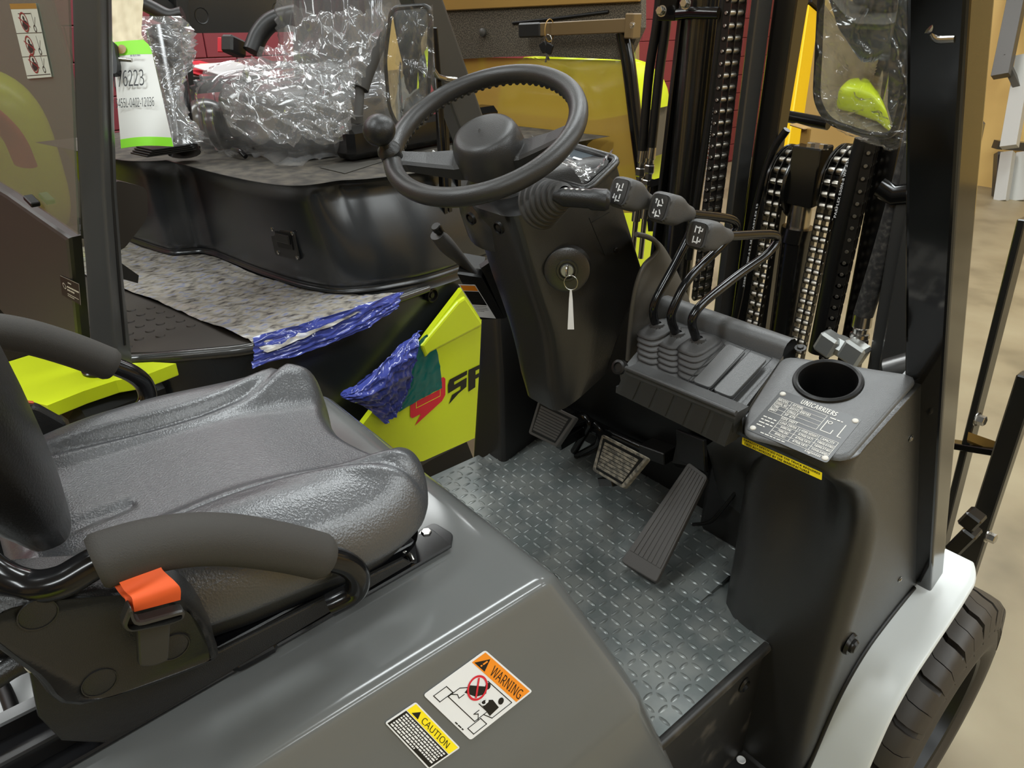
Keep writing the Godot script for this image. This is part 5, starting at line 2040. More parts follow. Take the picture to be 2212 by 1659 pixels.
	dsmall(st, d, 0.70, 0.16, 0.95, 0.21, 1, 4, 0.4)
	dsmall(st, d, 0.16, 0.93, 0.68, 0.97, 1, 8, 0.4)
	obj("small_print", st, M.print_silver, d[5])
	for q in [[0.05, 0.07], [0.95, 0.07], [0.05, 0.93], [0.95, 0.93]]:
		st = mb()
		lathe(st, dq(d, q[0], q[1], 0.0005), dn, [[0.0044, 0.0], [0.0038, 0.0012], [0.002, 0.0018], [0, 0.002]], 14)
		obj("rivet", st, M.print_silver, d[5])
	# capacity strip on the lip
	var ln := Vector3(-0.97, 0.2, 0)
	d = decal("capacity_strip", [Vector3(0.7995,1.0658,-0.4402), Vector3(0.7995,1.0683,-0.321), Vector3(0.7995,1.0575,-0.3193), Vector3(0.7995,1.0547,-0.4391)], Vector3(-1, 0.02, 0), M.yellow, truck, 0.001, "yellow tyre capacity strip under the data plate")
	dtext(d, "CAPACITY SPECIFIED FOR THE TRUCK REQUIRES", 0.02, 0.12, 0.98, 0.44, M.ink)
	dtext(d, "TIRES AUTHORIZED BY THE MANUFACTURER", 0.03, 0.56, 0.86, 0.88, M.ink)
	# parking brake label
	d = decal("brake_decal", [Vector3(0.7585,1.1332,-1.058), Vector3(0.7987,1.123,-1.058), Vector3(0.8503,1.0375,-1.058), Vector3(0.8083,1.0518,-1.058)], Vector3(0, 0, 1), M.white, truck, 0.001, "parking brake decal with an orange head")
	st = mb()
	drect(st, d, 0.06, 0.03, 0.94, 0.18)
	obj("header", st, M.orange, d[5])
	st = mb()
	drect(st, d, 0.05, 0.20, 0.95, 0.60)
	obj("panel", st, M.ink, d[5])
	st = mb()
	dsmall(st, d, 0.10, 0.23, 0.90, 0.58, 7, 21, 0.35)
	obj("small_print", st, M.blank_plastic, d[5])
	st = mb()
	dsmall(st, d, 0.08, 0.62, 0.85, 0.82, 4, 22, 0.3)
	obj("fine_print", st, M.blank_plastic, d[5])

# ---------------------------------------------------------------- the green forklift beside it, facing the other way and turned 12 degrees
var green: Node3D

# a: along the green truck towards its rear, b: across it away from us, y: height
func G(a: float, b: float, y: float) -> Vector3:
	return Vector3(0.906 + 0.978 * a - 0.208 * b, y, -1.8 - 0.208 * a - 0.978 * b)

func ga() -> Vector3:
	return Vector3(0.978, 0, -0.208)

func gb() -> Vector3:
	return Vector3(-0.208, 0, -0.978)

func g_basis() -> Basis:
	return Basis(ga(), Vector3.UP, -gb())

func build_green_forklift():
	green = thing("forklift", "lime green forklift with a plastic wrapped seat, standing left of the grey one", "forklift", G(0.4, 0.6, -0.1))
	# seat deck: lofted rings, trim bead at its foot, rounded shoulder
	var plan := []
	for q in [[1.15, 1.40], [1.15, -0.05], [0.70, -0.045], [0.336, -0.032], [0.18, 0.012], [0.099, 0.054], [0.04, 0.111], [0.012, 0.19], [-0.002, 0.30], [0.0, 0.487], [0.014, 0.70], [0.017, 0.761], [0.004, 0.823], [-0.03, 0.85], [-0.066, 0.885], [-0.078, 0.955], [-0.08, 1.158], [-0.09, 1.40]]:
		plan.append(G(q[0], q[1], 0.0))
	var smooth := cr(plan.slice(2, 17), 5)
	var ring := [plan[0], plan[1]]
	ring.append_array(smooth)
	ring.append(plan[17])
	var rows := []
	for q in [[0.80, 0.0], [0.818, -0.010], [0.826, -0.010], [0.830, 0.0], [0.832, 0.002], [0.836, -0.008], [0.848, -0.009], [0.856, 0.001], [0.87, 0.004], [1.0, 0.010], [1.10, 0.016], [1.125, 0.021], [1.145, 0.030], [1.158, 0.043], [1.166, 0.062], [1.17, 0.09]]:
		var r := []
		var pulled := inset(ring, q[1] if newell(ring).y > 0 else -q[1])
		for i in pulled.size():
			# the shoulder is broader over the near side
			var near := smoothstep(-2.05, -1.88, ring[i].z) * smoothstep(0.85, 1.0, ring[i].x)
			var lean: float = 0.10 * near * smoothstep(0.95, 1.17, q[0])
			var pp: Vector3 = pulled[i]
			r.append(pp + Vector3(0, q[0], 0) + gb() * lean + ga() * lean * 0.35 * smoothstep(1.1, 0.95, ring[i].x))
		rows.append(r)
	var st := mb()
	grid(st, rows, true)
	obj("seat_deck", st, M.deck_plastic, green, "dark satin seat deck with a rounded corner")
	st = mb()
	var dt := []
	for p in rows[-1]:
		dt.append(p + Vector3(0, -0.0005, 0))
	var tuck := []
	for p in rows[-2]:
		tuck.append(p + Vector3(0, -0.002, 0))
	cap(st, dt)
	obj("deck_top", st, M.dusty, green, "dusty top of the seat deck")
	# latch in the front of the deck
	st = mb()
	var lp := [Vector3(0.8278,1.0088,-2.139), Vector3(0.8533,1.0139,-2.0188), Vector3(0.8552,0.9251,-2.0099), Vector3(0.8294,0.9201,-2.1312)]
	plate(st, fillet(lp, 0.01, 4, true), -ga() * 0.006, 0.003)
	var la := obj("paddle_latch", st, M.black_plastic, green, "square black paddle latch")
	st = mb()
	plate(st, [Vector3(0.8274,1.0011,-2.1069), Vector3(0.8438,1.0047,-2.0299), Vector3(0.8443,0.9565,-2.0277), Vector3(0.8288,0.9528,-2.1006)], -ga() * 0.002)
	obj("recess", st, M.ink, la)
	st = mb()
	plate(st, [Vector3(0.8287,0.9979,-2.1009), Vector3(0.8426,0.9995,-2.0355), Vector3(0.8427,0.9724,-2.0351), Vector3(0.8292,0.9707,-2.0985)], -ga() * 0.008, 0.003)
	obj("paddle", st, M.black_plastic, la)
	for q in [Vector3(0.8259,1.0046,-2.119), Vector3(0.8466,1.0088,-2.0218), Vector3(0.8285,0.9336,-2.1069), Vector3(0.8482,0.9358,-2.014)]:
		st = mb()
		lathe(st, q, -ga(), [[0.006, 0], [0.006, 0.003], [0.003, 0.004], [0, 0.003]], 14)
		obj("screw", st, M.steel, la)
	# floor, its rim and the side panel under it
	st = mb()
	plate(st, [G(0.30, -0.01, 0.815), G(0.05, -0.006, 0.815), G(-0.33, 0.03, 0.815), G(-0.50, 0.17, 0.815), G(-0.58, 0.26, 0.815), G(-0.62, 1.4, 0.815), G(0.30, 1.4, 0.815)], Vector3(0, -0.02, 0))
	var gf := obj("floor_plate", st, M.floor_mat, green, "dusty floor of the green truck")
	st = mb()
	for i in 5:
		for j in 5:
			var p := G(-0.54 + i * 0.045, 0.27 + j * 0.055 + (0.027 if i % 2 else 0.0), 0.815)
			lathe(st, p, Vector3.UP, [[0.013, 0], [0.011, 0.003], [0, 0.0035]], 10)
	var stu := obj("tread_stud", st, M.floor_mat, gf)
	stu.set_meta("kind", "stuff")
	st = mb()
	var rim := [G(0.30, -0.012, 0.80), G(-0.33, 0.026, 0.80), G(-0.50, 0.165, 0.80), G(-0.62, 0.27, 0.80)]
	tube(st, fillet(rim, 0.06, 5), 0.016, 10)
	obj("floor_rim", st, M.mast_grey, green)
	var panel := []
	for y in [0.802, 0.74, 0.60, 0.40, 0.12]:
		var r := []
		for q in [[0.66, -0.03], [0.45, -0.02], [0.30, 0.0], [0.10, 0.005], [-0.15, 0.02], [-0.33, 0.035], [-0.44, 0.10], [-0.52, 0.19], [-0.60, 0.28]]:
			r.append(G(q[0], q[1] + 0.02 * (0.80 - y), y))
		panel.append(r)
	st = mb()
	grid(st, panel)
	obj("side_panel", st, M.deck_plastic, green, "dark side panel below the deck")
	st = mb()
	lathe(st, Vector3(1.2171,0.772,-1.8457), -gb(), [[0.024, -0.01], [0.024, 0.004], [0.020, 0.005], [0.018, -0.006], [0.010, -0.006], [0.009, 0.001], [0, 0.002]], 24)
	obj("grommet", st, M.dark_steel, green)
	# lime green chassis side with its letters
	st = mb()
	var n := -gb()
	var gp := [Vector3(1.35,0.7722,-1.8484), Vector3(1.3201,0.7744,-1.8421), Vector3(1.1528,0.6724,-1.8065), Vector3(0.9644,0.5431,-1.7664), Vector3(0.7077,0.3862,-1.7118), Vector3(1.0883,0.2098,-1.7928), Vector3(1.3145,0.1746,-1.8409), Vector3(1.5905,0.1334,-1.8996), Vector3(1.5917,0.5499,-1.8998)]
	plate(st, gp, n * 0.02, 0.0)
	var ch := obj("chassis_side", st, M.green_paint, green, "lime green chassis side with black letters")
	st = mb()
	plate(st, [Vector3(1.2884,0.7441,-1.8139), Vector3(1.3229,0.7499,-1.8212), Vector3(1.4136,0.6178,-1.8405), Vector3(1.1479,0.6102,-1.784), Vector3(1.126,0.6019,-1.7793), Vector3(1.1091,0.6496,-1.7757)], n * 0.012, 0.008)
	obj("raised_edge", st, M.green_paint, ch)
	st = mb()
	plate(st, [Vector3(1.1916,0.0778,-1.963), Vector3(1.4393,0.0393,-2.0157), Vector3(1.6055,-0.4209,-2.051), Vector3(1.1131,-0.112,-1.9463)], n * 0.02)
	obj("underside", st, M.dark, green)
	var d := [Vector3(1.0558,0.4954,-1.7639), Vector3(1.2209,0.4915,-1.799), Vector3(1.2127,0.3617,-1.7972), Vector3(1.0441,0.3688,-1.7614), n]
	st = mb()
	dpoly(st, d, [[0.0, 0.10], [0.06, 0.0], [0.94, 0.0], [1.0, 0.08], [1.0, 0.55], [0.9, 0.68], [0.12, 1.0], [0.30, 0.74], [0.06, 0.74], [0.0, 0.66]], 0.0006)
	obj("emblem", st, M.red, ch, "red slanted emblem")
	st = mb()
	dline(st, d, [[0.16, 0.30], [0.84, 0.30], [0.84, 0.50], [0.16, 0.50]], 0.0022, true, 0.0012)
	obj("emblem_line", st, M.green_paint, ch)
	var d2 := [Vector3(1.231,0.4693,-1.8011), Vector3(1.3309,0.4681,-1.8224), Vector3(1.3227,0.3932,-1.8206), Vector3(1.2306,0.3852,-1.801), n]
	st = mb()
	dpoly(st, d2, [[0.0, 0.2], [0.1, 0.0], [1.0, 0.0], [1.0, 0.22], [0.32, 0.22], [0.32, 0.36], [1.0, 0.36], [1.0, 0.84], [0.55, 0.92], [0.0, 1.12], [0.2, 0.78], [0.68, 0.78], [0.68, 0.60], [0.0, 0.60]], 0.0006)
	obj("letter", st, M.ink, ch)
	d2 = [Vector3(1.3383,0.467,-1.8239), Vector3(1.4499,0.4617,-1.8477), Vector3(1.4428,0.3879,-1.8462), Vector3(1.3346,0.3804,-1.8232), n]
	st = mb()
	dpoly(st, d2, [[0.0, 0.0], [1.0, 0.0], [1.0, 0.2], [0.34, 0.2], [0.34, 0.4], [1.0, 0.4], [1.0, 0.6], [0.34, 0.6], [0.34, 1.0], [0.0, 1.0]], 0.0006)
	obj("letter", st, M.ink, ch)
	# front fender
	st = mb()
	var ft := [Vector3(-0.0095,0.8,-2.0909), Vector3(0.0492,0.8,-2.0862), Vector3(0.1605,0.8,-2.1093), Vector3(0.234,0.8,-1.9512), Vector3(0.2759,0.8,-1.8981), Vector3(0.3516,0.8,-1.8483), Vector3(0.3945,0.8,-1.8014), Vector3(0.3104,0.8,-1.7806), Vector3(0.2512,0.8,-1.7981), Vector3(0.1778,0.8,-1.7885), Vector3(0.0983,0.8,-1.7651), Vector3(0.0237,0.8,-1.8947)]
	plate(st, ft, Vector3(0, -0.035, 0), 0.003)
	var ff := obj("front_fender", st, M.green_paint, green, "bright lime green front fender top")
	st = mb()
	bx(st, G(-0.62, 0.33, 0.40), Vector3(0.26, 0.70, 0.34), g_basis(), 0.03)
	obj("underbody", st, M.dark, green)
	st = mb()
	lathe(st, Vector3(0.2458,0.8,-1.8854), Vector3.UP, [[0.05, 0.0], [0.05, 0.006], [0.042, 0.012], [0.02, 0.012], [0.018, 0.05], [0.022, 0.06], [0.0, 0.06]], 28)
	obj("mount_foot", st, M.black_paint, ff)
	# front pillar of its cab
	st = mb()
	var pf: Vector3 = Vector3(0.2309,0.912,-1.7587)
	var pt: Vector3 = Vector3(0.4004,1.6434,-1.7947)
	var prow := []
	for q in [[Vector3(0.205,0.8721,-1.7532), Vector3(0.2602,0.8501,-1.7649), Vector3(0.3008,0.8145,-1.8246)], [Vector3(0.2172,0.945,-1.7557), Vector3(0.2719,0.9255,-1.7674), Vector3(0.3115,0.894,-1.8269)], [Vector3(0.2499,1.1051,-1.7627), Vector3(0.3018,1.0913,-1.7737), Vector3(0.3387,1.0687,-1.8327)], [Vector3(0.2769,1.2521,-1.7684), Vector3(0.3307,1.2422,-1.7799), Vector3(0.367,1.2266,-1.8387)], [Vector3(0.3106,1.4073,-1.7756), Vector3(0.3663,1.4018,-1.7874), Vector3(0.4032,1.3932,-1.8464)], [Vector3(0.3616,1.6185,-1.7865), Vector3(0.419,1.6191,-1.7987), Vector3(0.4562,1.6199,-1.8577)], [Vector3(0.3917,1.7445,-1.7928), Vector3(0.4492,1.7487,-1.8051), Vector3(0.487,1.7549,-1.8642)]]:
		prow.append(guard(fillet([q[0], q[1], q[2], q[2] + gb() * 0.05 + ga() * 0.02, q[0] + ga() * 0.06 + gb() * 0.02], 0.012, 4, true), -1.0))
	grid(st, prow, true)
	obj("cab_pillar", st, M.pillar_left, green, "dark front pillar of the green truck's cab")
	st = mb()
	tube(st, [Vector3(0.2908,0.8826,-1.8021), Vector3(0.351,1.2331,-1.8149), Vector3(0.4067,1.4883,-1.8267), Vector3(0.4443,1.645,-1.8347)], 0.005, 8)
	obj("pillar_seal", st, M.ink, green)
	# front panel with the windscreen above it
	st = mb()
	var fp := [Vector3(0.2746,1.1468,-1.8465), Vector3(0.2497,1.1681,-1.9635), Vector3(0.2112,1.2021,-2.1444), Vector3(0.1666,1.2291,-2.354), Vector3(0.1106,1.2327,-2.6174), Vector3(-0.0098,0.6817,-3.1835), Vector3(0.1214,0.828,-2.5668), Vector3(0.1543,0.7697,-2.4123), Vector3(0.2019,0.7877,-2.1885), Vector3(0.2461,0.84,-1.9803)]
	plate(st, fp, -ga() * 0.03, 0.010)
	var fpan := obj("front_panel", st, M.panel_dark, green, "dark grey front panel with a small data plate")
	st = mb()
	plate(st, [Vector3(0.2636,1.1626,-1.7926), Vector3(0.2413,1.1826,-1.8973), Vector3(0.2041,1.2155,-2.0722), Vector3(0.161,1.2416,-2.2747), Vector3(0.2215,1.6689,-1.9904), Vector3(0.3196,1.6569,-1.5293)], -ga() * 0.004)
	obj("windscreen", st, M.grey_glass, green, "grey tinted windscreen with a pictogram decal")
	st = mb()
	beam(st, Vector3(0.2077,1.2238,-1.9593), Vector3(0.2148,1.21,-1.9255), 0.02, 0.012)
	obj("latch", st, M.dark_steel, fpan)
	d = decal("data_plate", [Vector3(0.2216,1.0373,-1.9465), Vector3(0.2428,1.0374,-1.8467), Vector3(0.237,0.9765,-1.8742), Vector3(0.216,0.9814,-1.973)], -ga(), M.plate_black, fpan, 0.002, "small black data plate with silver print")
	d[5].name = "data_plate"
	st = mb()
	dline(st, d, [[0.02, 0.02], [0.98, 0.02], [0.98, 0.98]], 0.0008)
	dring(st, d, [0.2, 0.45], 0.008, 0.002)
	dsmall(st, d, 0.4, 0.15, 0.7, 0.25, 1, 3, 0.6)
	dsmall(st, d, 0.34, 0.34, 0.95, 0.64, 2, 6, 0.5)
	dsmall(st, d, 0.34, 0.72, 0.9, 0.90, 2, 7, 0.4)
	for o in [st]:
		var pr := done(o)
		put("print", pr, M.print_silver, fpan)
	# pictogram decal on the glass
	d = decal("pictogram_decal", [Vector3(0.258,1.6116,-1.7899), Vector3(0.2826,1.6118,-1.6741), Vector3(0.2784,1.4878,-1.6942), Vector3(0.2541,1.4789,-1.8082)], -ga(), M.decal_pale, green, 0.001, "pale decal with three crossed-out figures")
	st = mb()
	drect(st, d, 0.0, 0.0, 1.0, 0.07)
	obj("header", st, M.mast_tan, d[5])
	st = mb()
	for v in [0.385, 0.70]:
		dline(st, d, [[0.0, v], [1.0, v]], 0.001)
	for k in 3:
		var v: float = [0.24, 0.55, 0.80][k]
		dring(st, d, [0.42, v - 0.05], 0.004, 1.0)
		dpoly(st, d, [[0.36, v - 0.02], [0.50, v - 0.02], [0.56, v + 0.05], [0.46, v + 0.10], [0.38, v + 0.10], [0.32, v + 0.04]], 0.0009)
		dring(st, d, [0.78, v + 0.09], 0.006, 0.002)
		dline(st, d, [[0.74, v - 0.12], [0.78, v + 0.06], [0.86, v - 0.06]], 0.001)
	dline(st, d, [[0.25, 0.13], [0.72, 0.13]], 0.0014)
	dline(st, d, [[0.02, 0.96], [0.98, 0.96]], 0.0012)
	obj("pictogram", st, M.blank_plastic, d[5])
	st = mb()
	for k in 3:
		var v: float = [0.24, 0.55, 0.80][k]
		dring(st, d, [0.42, v], 0.017, 0.0026, 0.0012)
		dline(st, d, [[0.24, v - 0.06], [0.60, v + 0.06]], 0.0022, false, 0.0012)
	obj("prohibition_ring", st, M.red_dull, d[5])
	# far door of its cab: panel, window and frame
	st = mb()
	plate(st, [Vector3(0.9826,1.8191,-3.2474), Vector3(1.7755,1.8641,-3.4161), Vector3(1.7223,1.5132,-3.4047), Vector3(1.3778,1.5161,-3.3315), Vector3(1.0421,1.5194,-3.2601), Vector3(0.9238,1.5729,-3.2349)], gb() * 0.03, 0.006)
	var fd := obj("door_panel", st, M.deck_plastic, green, "dark padded inner panel of the far door")
	for q in [Vector3(1.1254,1.5815,-3.2798), Vector3(1.4873,1.6015,-3.3568)]:
		st = mb()
		lathe(st, q, -gb(), [[0.034, -0.004], [0.03, 0.004], [0.012, -0.006], [0, -0.006]], 24)
		obj("door_button", st, M.black_plastic, fd)
	st = mb()
	beam(st, Vector3(1.0473,1.7302,-3.2305), Vector3(0.9697,1.2008,-3.214), 0.05, 0.05, gb())
	beam(st, Vector3(0.9814,1.3406,-3.2165), Vector3(1.3276,1.3246,-3.2901), 0.05, 0.04, gb())
	beam(st, Vector3(0.9362,1.6509,-3.2171), Vector3(1.0089,1.5885,-3.2326), 0.04, 0.03, gb())
	obj("door_frame", st, M.black_plastic, green)
	st = mb()
	bx(st, G(0.68, 1.60, 1.305), Vector3(0.5, 0.03, 0.34), g_basis(), 0.004)
	obj("side_shelf", st, M.black_plastic, green)
	# rear wall of its cab: felt lined panel, grab bar, amber window
	st = mb()
	plate(st, [Vector3(1.9751,1.6049,-2.7814), Vector3(2.0021,1.6082,-2.6543), Vector3(2.094,1.6215,-2.2222), Vector3(2.1697,1.6356,-1.8661), Vector3(2.1715,1.5458,-1.8577), Vector3(2.1606,1.4374,-1.9092), Vector3(2.1475,1.4399,-1.9708), Vector3(2.072,1.4394,-2.3258), Vector3(2.0246,1.4269,-2.5486), Vector3(1.9726,1.4077,-2.793)], ga() * 0.04, 0.004)
	var felt := obj("felt_panel", st, M.felt, green, "brown felt lined panel behind the seat")
	st = mb()
	tube(st, [Vector3(2.0499,1.5556,-2.42), Vector3(2.0927,1.5731,-2.2188), Vector3(2.1413,1.5968,-1.9902)], 0.006, 6)
	obj("groove", st, M.ink, felt)
	st = mb()
	lathe(st, Vector3(2.0161,1.5202,-2.5693), -ga(), [[0.016, 0], [0.016, 0.01], [0.010, 0.014], [0, 0.014]], 18)
	obj("button", st, M.panel_grey, felt)
	st = mb()
	beam(st, Vector3(1.9642,1.6224,-2.8327), Vector3(2.1694,1.6527,-1.8677), 0.03, 0.05, Vector3.UP, 0.003)
	obj("top_beam", st, M.mast_tan, green)
	st = mb()
	beam(st, Vector3(2.029,1.5357,-2.2396), Vector3(2.1146,1.5555,-1.8371), 0.025, 0.046, Vector3.UP, 0.003)
	bx(st, Vector3(2.1213,1.5523,-1.8533), Vector3(0.06, 0.08, 0.035), g_basis(), 0.004)
	var gbar := obj("grab_bar", st, M.bar_brown, green, "brown grab bar across the felt panel")
	st = mb()
	beam(st, Vector3(2.0101,1.5313,-2.3284), Vector3(2.0321,1.5359,-2.2247), 0.034, 0.052, Vector3.UP, 0.006)
	obj("grip_end", st, M.black_plastic, gbar)
	st = mb()
	bolt(st, Vector3(2.0778,1.5561,-1.8177), -ga(), 0.008, 1.3, 0.6)
	obj("bolt", st, M.steel, gbar)
	st = mb()
	tube(st, cr([Vector3(2.139,1.5305,-1.9146), Vector3(2.146,1.4253,-1.8816), Vector3(2.157,1.2057,-1.8301), Vector3(2.1737,0.8872,-1.7515)], 4), 0.026, 12)
	obj("cab_post", st, M.black_paint, green)
	st = mb()
	plate(st, [Vector3(1.9884,1.4099,-2.815), Vector3(2.0407,1.4256,-2.5689), Vector3(2.1749,1.4357,-1.9378), Vector3(2.2049,0.8914,-1.7971), Vector3(1.9798,0.7233,-2.8555)], ga() * 0.005)
	obj("rear_window", st, M.amber_glass, green, "amber tinted rear window")
	st = mb()
	for q in [[940, 40, 966, 602], [952, 60, 975, 600], [985, 300, 990, 470]]:
		beam(st, un_s(q[0], q[1]), un_s(q[2], q[3]), 0.018, 0.02, gb())
	obj("seal_strip", st, M.black_paint, green)
	# seat: cushion and backrest
	var seat := part("operator_seat", green, "dark seat under clear plastic")
	obj("cushion", blob(G(0.40, 0.60, 1.29), g_basis(), Vector3(0.26, 0.10, 0.25), 0.45, 0.0, 0), M.vinyl_dark, seat)
	obj("backrest", blob(G(0.60, 0.60, 1.62), g_basis() * Basis(Vector3(0, 0, 1), -0.2), Vector3(0.09, 0.36, 0.22), 0.45, 0.0, 0), M.vinyl_dark, seat)
	st = mb()
	beam(st, G(0.16, 0.42, 1.187), G(0.80, 0.42, 1.187), 0.04, 0.03)
	obj("slide_rail", st, M.black_gloss, seat)
	st = mb()
	beam(st, G(0.16, 0.80, 1.187), G(0.80, 0.80, 1.187), 0.04, 0.03)
	obj("slide_rail", st, M.black_gloss, seat)
	st = mb()
	bx(st, G(0.45, 0.60, 1.215), Vector3(0.5, 0.05, 0.42), g_basis(), 0.01)
	bx(st, G(0.62, 0.28, 1.23), Vector3(0.75, 0.10, 0.10), g_basis(), 0.02)
	obj("seat_pan", st, M.black_paint, seat)
	st = mb()
	tube(st, fillet([G(0.15, 0.66, 1.19), G(0.10, 0.66, 1.195), G(0.09, 0.60, 1.195), G(0.09, 0.57, 1.18)], 0.015), 0.008, 10)
	obj("adjuster", st, M.black_gloss, seat)
	st = mb()
	tube(st, cr([Vector3(1.2697,1.5538,-2.0773), Vector3(1.2259,1.5103,-2.0842), Vector3(1.178,1.4419,-2.0776), Vector3(1.1452,1.3897,-2.0692)], 5), 0.026, 16)
	tube(st, [Vector3(1.1469,1.3947,-2.0712), Vector3(1.1217,1.33,-2.0479), Vector3(1.1108,1.3077,-2.0416)], 0.014, 12)
	lathe(st, Vector3(1.1098,1.3077,-2.0426), Vector3.UP, [[0.0, -0.015], [0.02, -0.01], [0.02, 0.01], [0.0, 0.016]], 16)
	obj("hip_restraint", st, M.foam, seat)
	st = mb()
	tube(st, cr([Vector3(1.1234,1.4659,-2.8063), Vector3(1.1618,1.5216,-2.8123), Vector3(1.2161,1.5667,-2.7975), Vector3(1.3016,1.5892,-2.7408), Vector3(1.3515,1.5832,-2.6945)], 5), 0.034, 16)
	obj("hip_restraint", st, M.black_plastic, seat)
	st = mb()
	bx(st, Vector3(1.0776,1.484,-2.8575), Vector3(0.09, 0.06, 0.05), Basis(Vector3.UP, 0.6) * Basis(Vector3(0, 0, 1), -0.3), 0.008)
	var bk := obj("belt_buckle", st, M.black_plastic, seat)
	st = mb()
	bx(st, Vector3(1.0399,1.4894,-2.8634), Vector3(0.008, 0.05, 0.04), Basis(Vector3.UP, 0.6) * Basis(Vector3(0, 0, 1), -0.3), 0.002)
	obj("release_button", st, M.red, bk)
	obj("dome_cover", blob(Vector3(0.8824,1.2456,-2.7099), g_basis(), Vector3(0.085, 0.085, 0.085), 1.0, 0.0, 0), M.mast_grey, green)
	# steering column with wheel at the front left
	st = mb()
	tube(st, [Vector3(0.774,1.5386,-2.6338), Vector3(0.7511,1.3955,-2.5543), Vector3(0.7171,1.2394,-2.4753), Vector3(0.7105,1.2004,-2.4539)], [0.05, 0.045, 0.04, 0.05], 16)
	obj("steering_column", st, M.mast_black, green)
	st = mb()
	tube(st, cr([Vector3(0.7148,1.6569,-2.8395), Vector3(0.7526,1.633,-2.791), Vector3(0.7894,1.6064,-2.7415), Vector3(0.8231,1.5838,-2.6974), Vector3(0.8586,1.5905,-2.672)], 5), 0.022, 14)
	obj("steering_wheel", st, M.black_plastic, green)
	st = mb()
	for i in 4:
		bx(st, Vector3(0.6494,1.2246,-2.4482) + Vector3(0, 0.006 * i - 0.012, 0.004 * i), Vector3(0.16 - i * 0.012, 0.005, 0.10), g_basis(), 0.001)
	obj("rubber_pad", st, M.ink, green)
	# peeled decal on the deck
	st = mb()
	plate(st, [Vector3(0.996,1.171,-2.1001), Vector3(1.154,1.171,-2.1375), Vector3(1.2046,1.171,-2.0632), Vector3(1.0117,1.171,-1.9674)], Vector3(0, 0.001, 0))
	obj("worn_decal", st, M.panel_grey, green)
	st = mb()
	tube(st, cr([G(-0.45, 1.3, 1.36), G(-0.36, 1.32, 1.31), G(-0.30, 1.34, 1.22), G(-0.28, 1.36, 1.12)], 5), 0.05, 14, true, false, 0.5)
	obj("orange_cushion", st, M.orange_dull, green, "orange padding seen through the windscreen")
	st = mb()
	beam(st, Vector3(1.0223,1.2933,-1.5145), Vector3(1.043,1.272,-1.4823), 0.003, 0.006)
	obj("cable_tie", st, M.white, green)
	# dark instrument shroud beside the front pillar
	st = mb()
	plate(st, fillet([Vector3(0.3992,1.2303,-1.9989), Vector3(0.4753,1.1977,-2.0151), Vector3(0.4598,1.1232,-2.0118), Vector3(0.3819,1.0583,-1.9952), Vector3(0.3549,1.0565,-1.9895)], 0.02, 4, true), gb() * 0.2, 0.02, true)
	obj("shroud", st, M.shroud_brown, green)
	st = mb()
	plate(st, [Vector3(0.3666,1.0253,-1.992), Vector3(0.4011,0.982,-1.9993), Vector3(0.3939,0.9623,-1.9978), Vector3(0.3566,0.9857,-1.9899)], gb() * 0.12, 0.004)
	obj("pedal", st, M.black_plastic, green)

func un_s(px: int, py: int) -> Vector3:
	# points of the deck's rear near edge, from the two ends of each strip
	var at := {"940,40": Vector3(1.2964,1.58,-1.8728), "966,602": Vector3(1.298,0.8037,-1.8732), "952,60": Vector3(1.3175,1.5561,-1.8773), "975,600": Vector3(1.3182,0.8012,-1.8775), "985,300": Vector3(1.3913,1.2373,-1.9237), "990,470": Vector3(1.389,0.9848,-1.9232)}
	return at["%d,%d" % [px, py]]

# rounded block; wrinkle > 0 crumples it like plastic film
func blob(c: Vector3, bas: Basis, h: Vector3, pw: float, wrinkle: float, seed_: int, lat := 28, lon := 44, open_below := -2.0, pinch := Vector3.ZERO) -> SurfaceTool:
	var st := mb()
	var n := crumple(seed_)
	var rows := []
	for i in lat + 1:
		var t := -PI / 2 + PI * i / lat
		var r := []
		for j in lon:
			var a := TAU * j / lon
			var ct := pow(absf(cos(t)), pw)
			var d := Vector3(ct * signf(cos(a)) * pow(absf(cos(a)), pw), signf(sin(t)) * pow(absf(sin(t)), pw), ct * signf(sin(a)) * pow(absf(sin(a)), pw))
			var p := Vector3(d.x * h.x, d.y * h.y, d.z * h.z)
			p.y = maxf(p.y, open_below)
			if wrinkle > 0:
				# folds fan out from the point where the film is gathered
				var v := p - pinch
				var ang := atan2(v.z, v.x) * 5.0 + atan2(v.y, Vector2(v.x, v.z).length()) * 3.0 + 1.6 * n.get_noise_3d(p.x * 22.0, p.y * 22.0, p.z * 22.0)
				var fold := pow(1.0 - absf(sin(ang * 1.1)), 3.0) * 1.0 + pow(1.0 - absf(sin(ang * 2.7 + 1.0)), 4.0) * 0.5
				p += d.normalized() * wrinkle * (fold - 0.3 + 0.45 * n.get_noise_3d(p.x * 20.0, p.y * 12.0, p.z * 24.0))
			r.append(c + bas * p)
		rows.append(r)
	grid(st, rows, true)
	return st

func crumple(seed_: int) -> FastNoiseLite:
	var n := FastNoiseLite.new()
	n.noise_type = FastNoiseLite.TYPE_SIMPLEX
	n.fractal_type = FastNoiseLite.FRACTAL_RIDGED
	n.fractal_octaves = 2
	n.frequency = 0.06
	n.seed = seed_
	return n

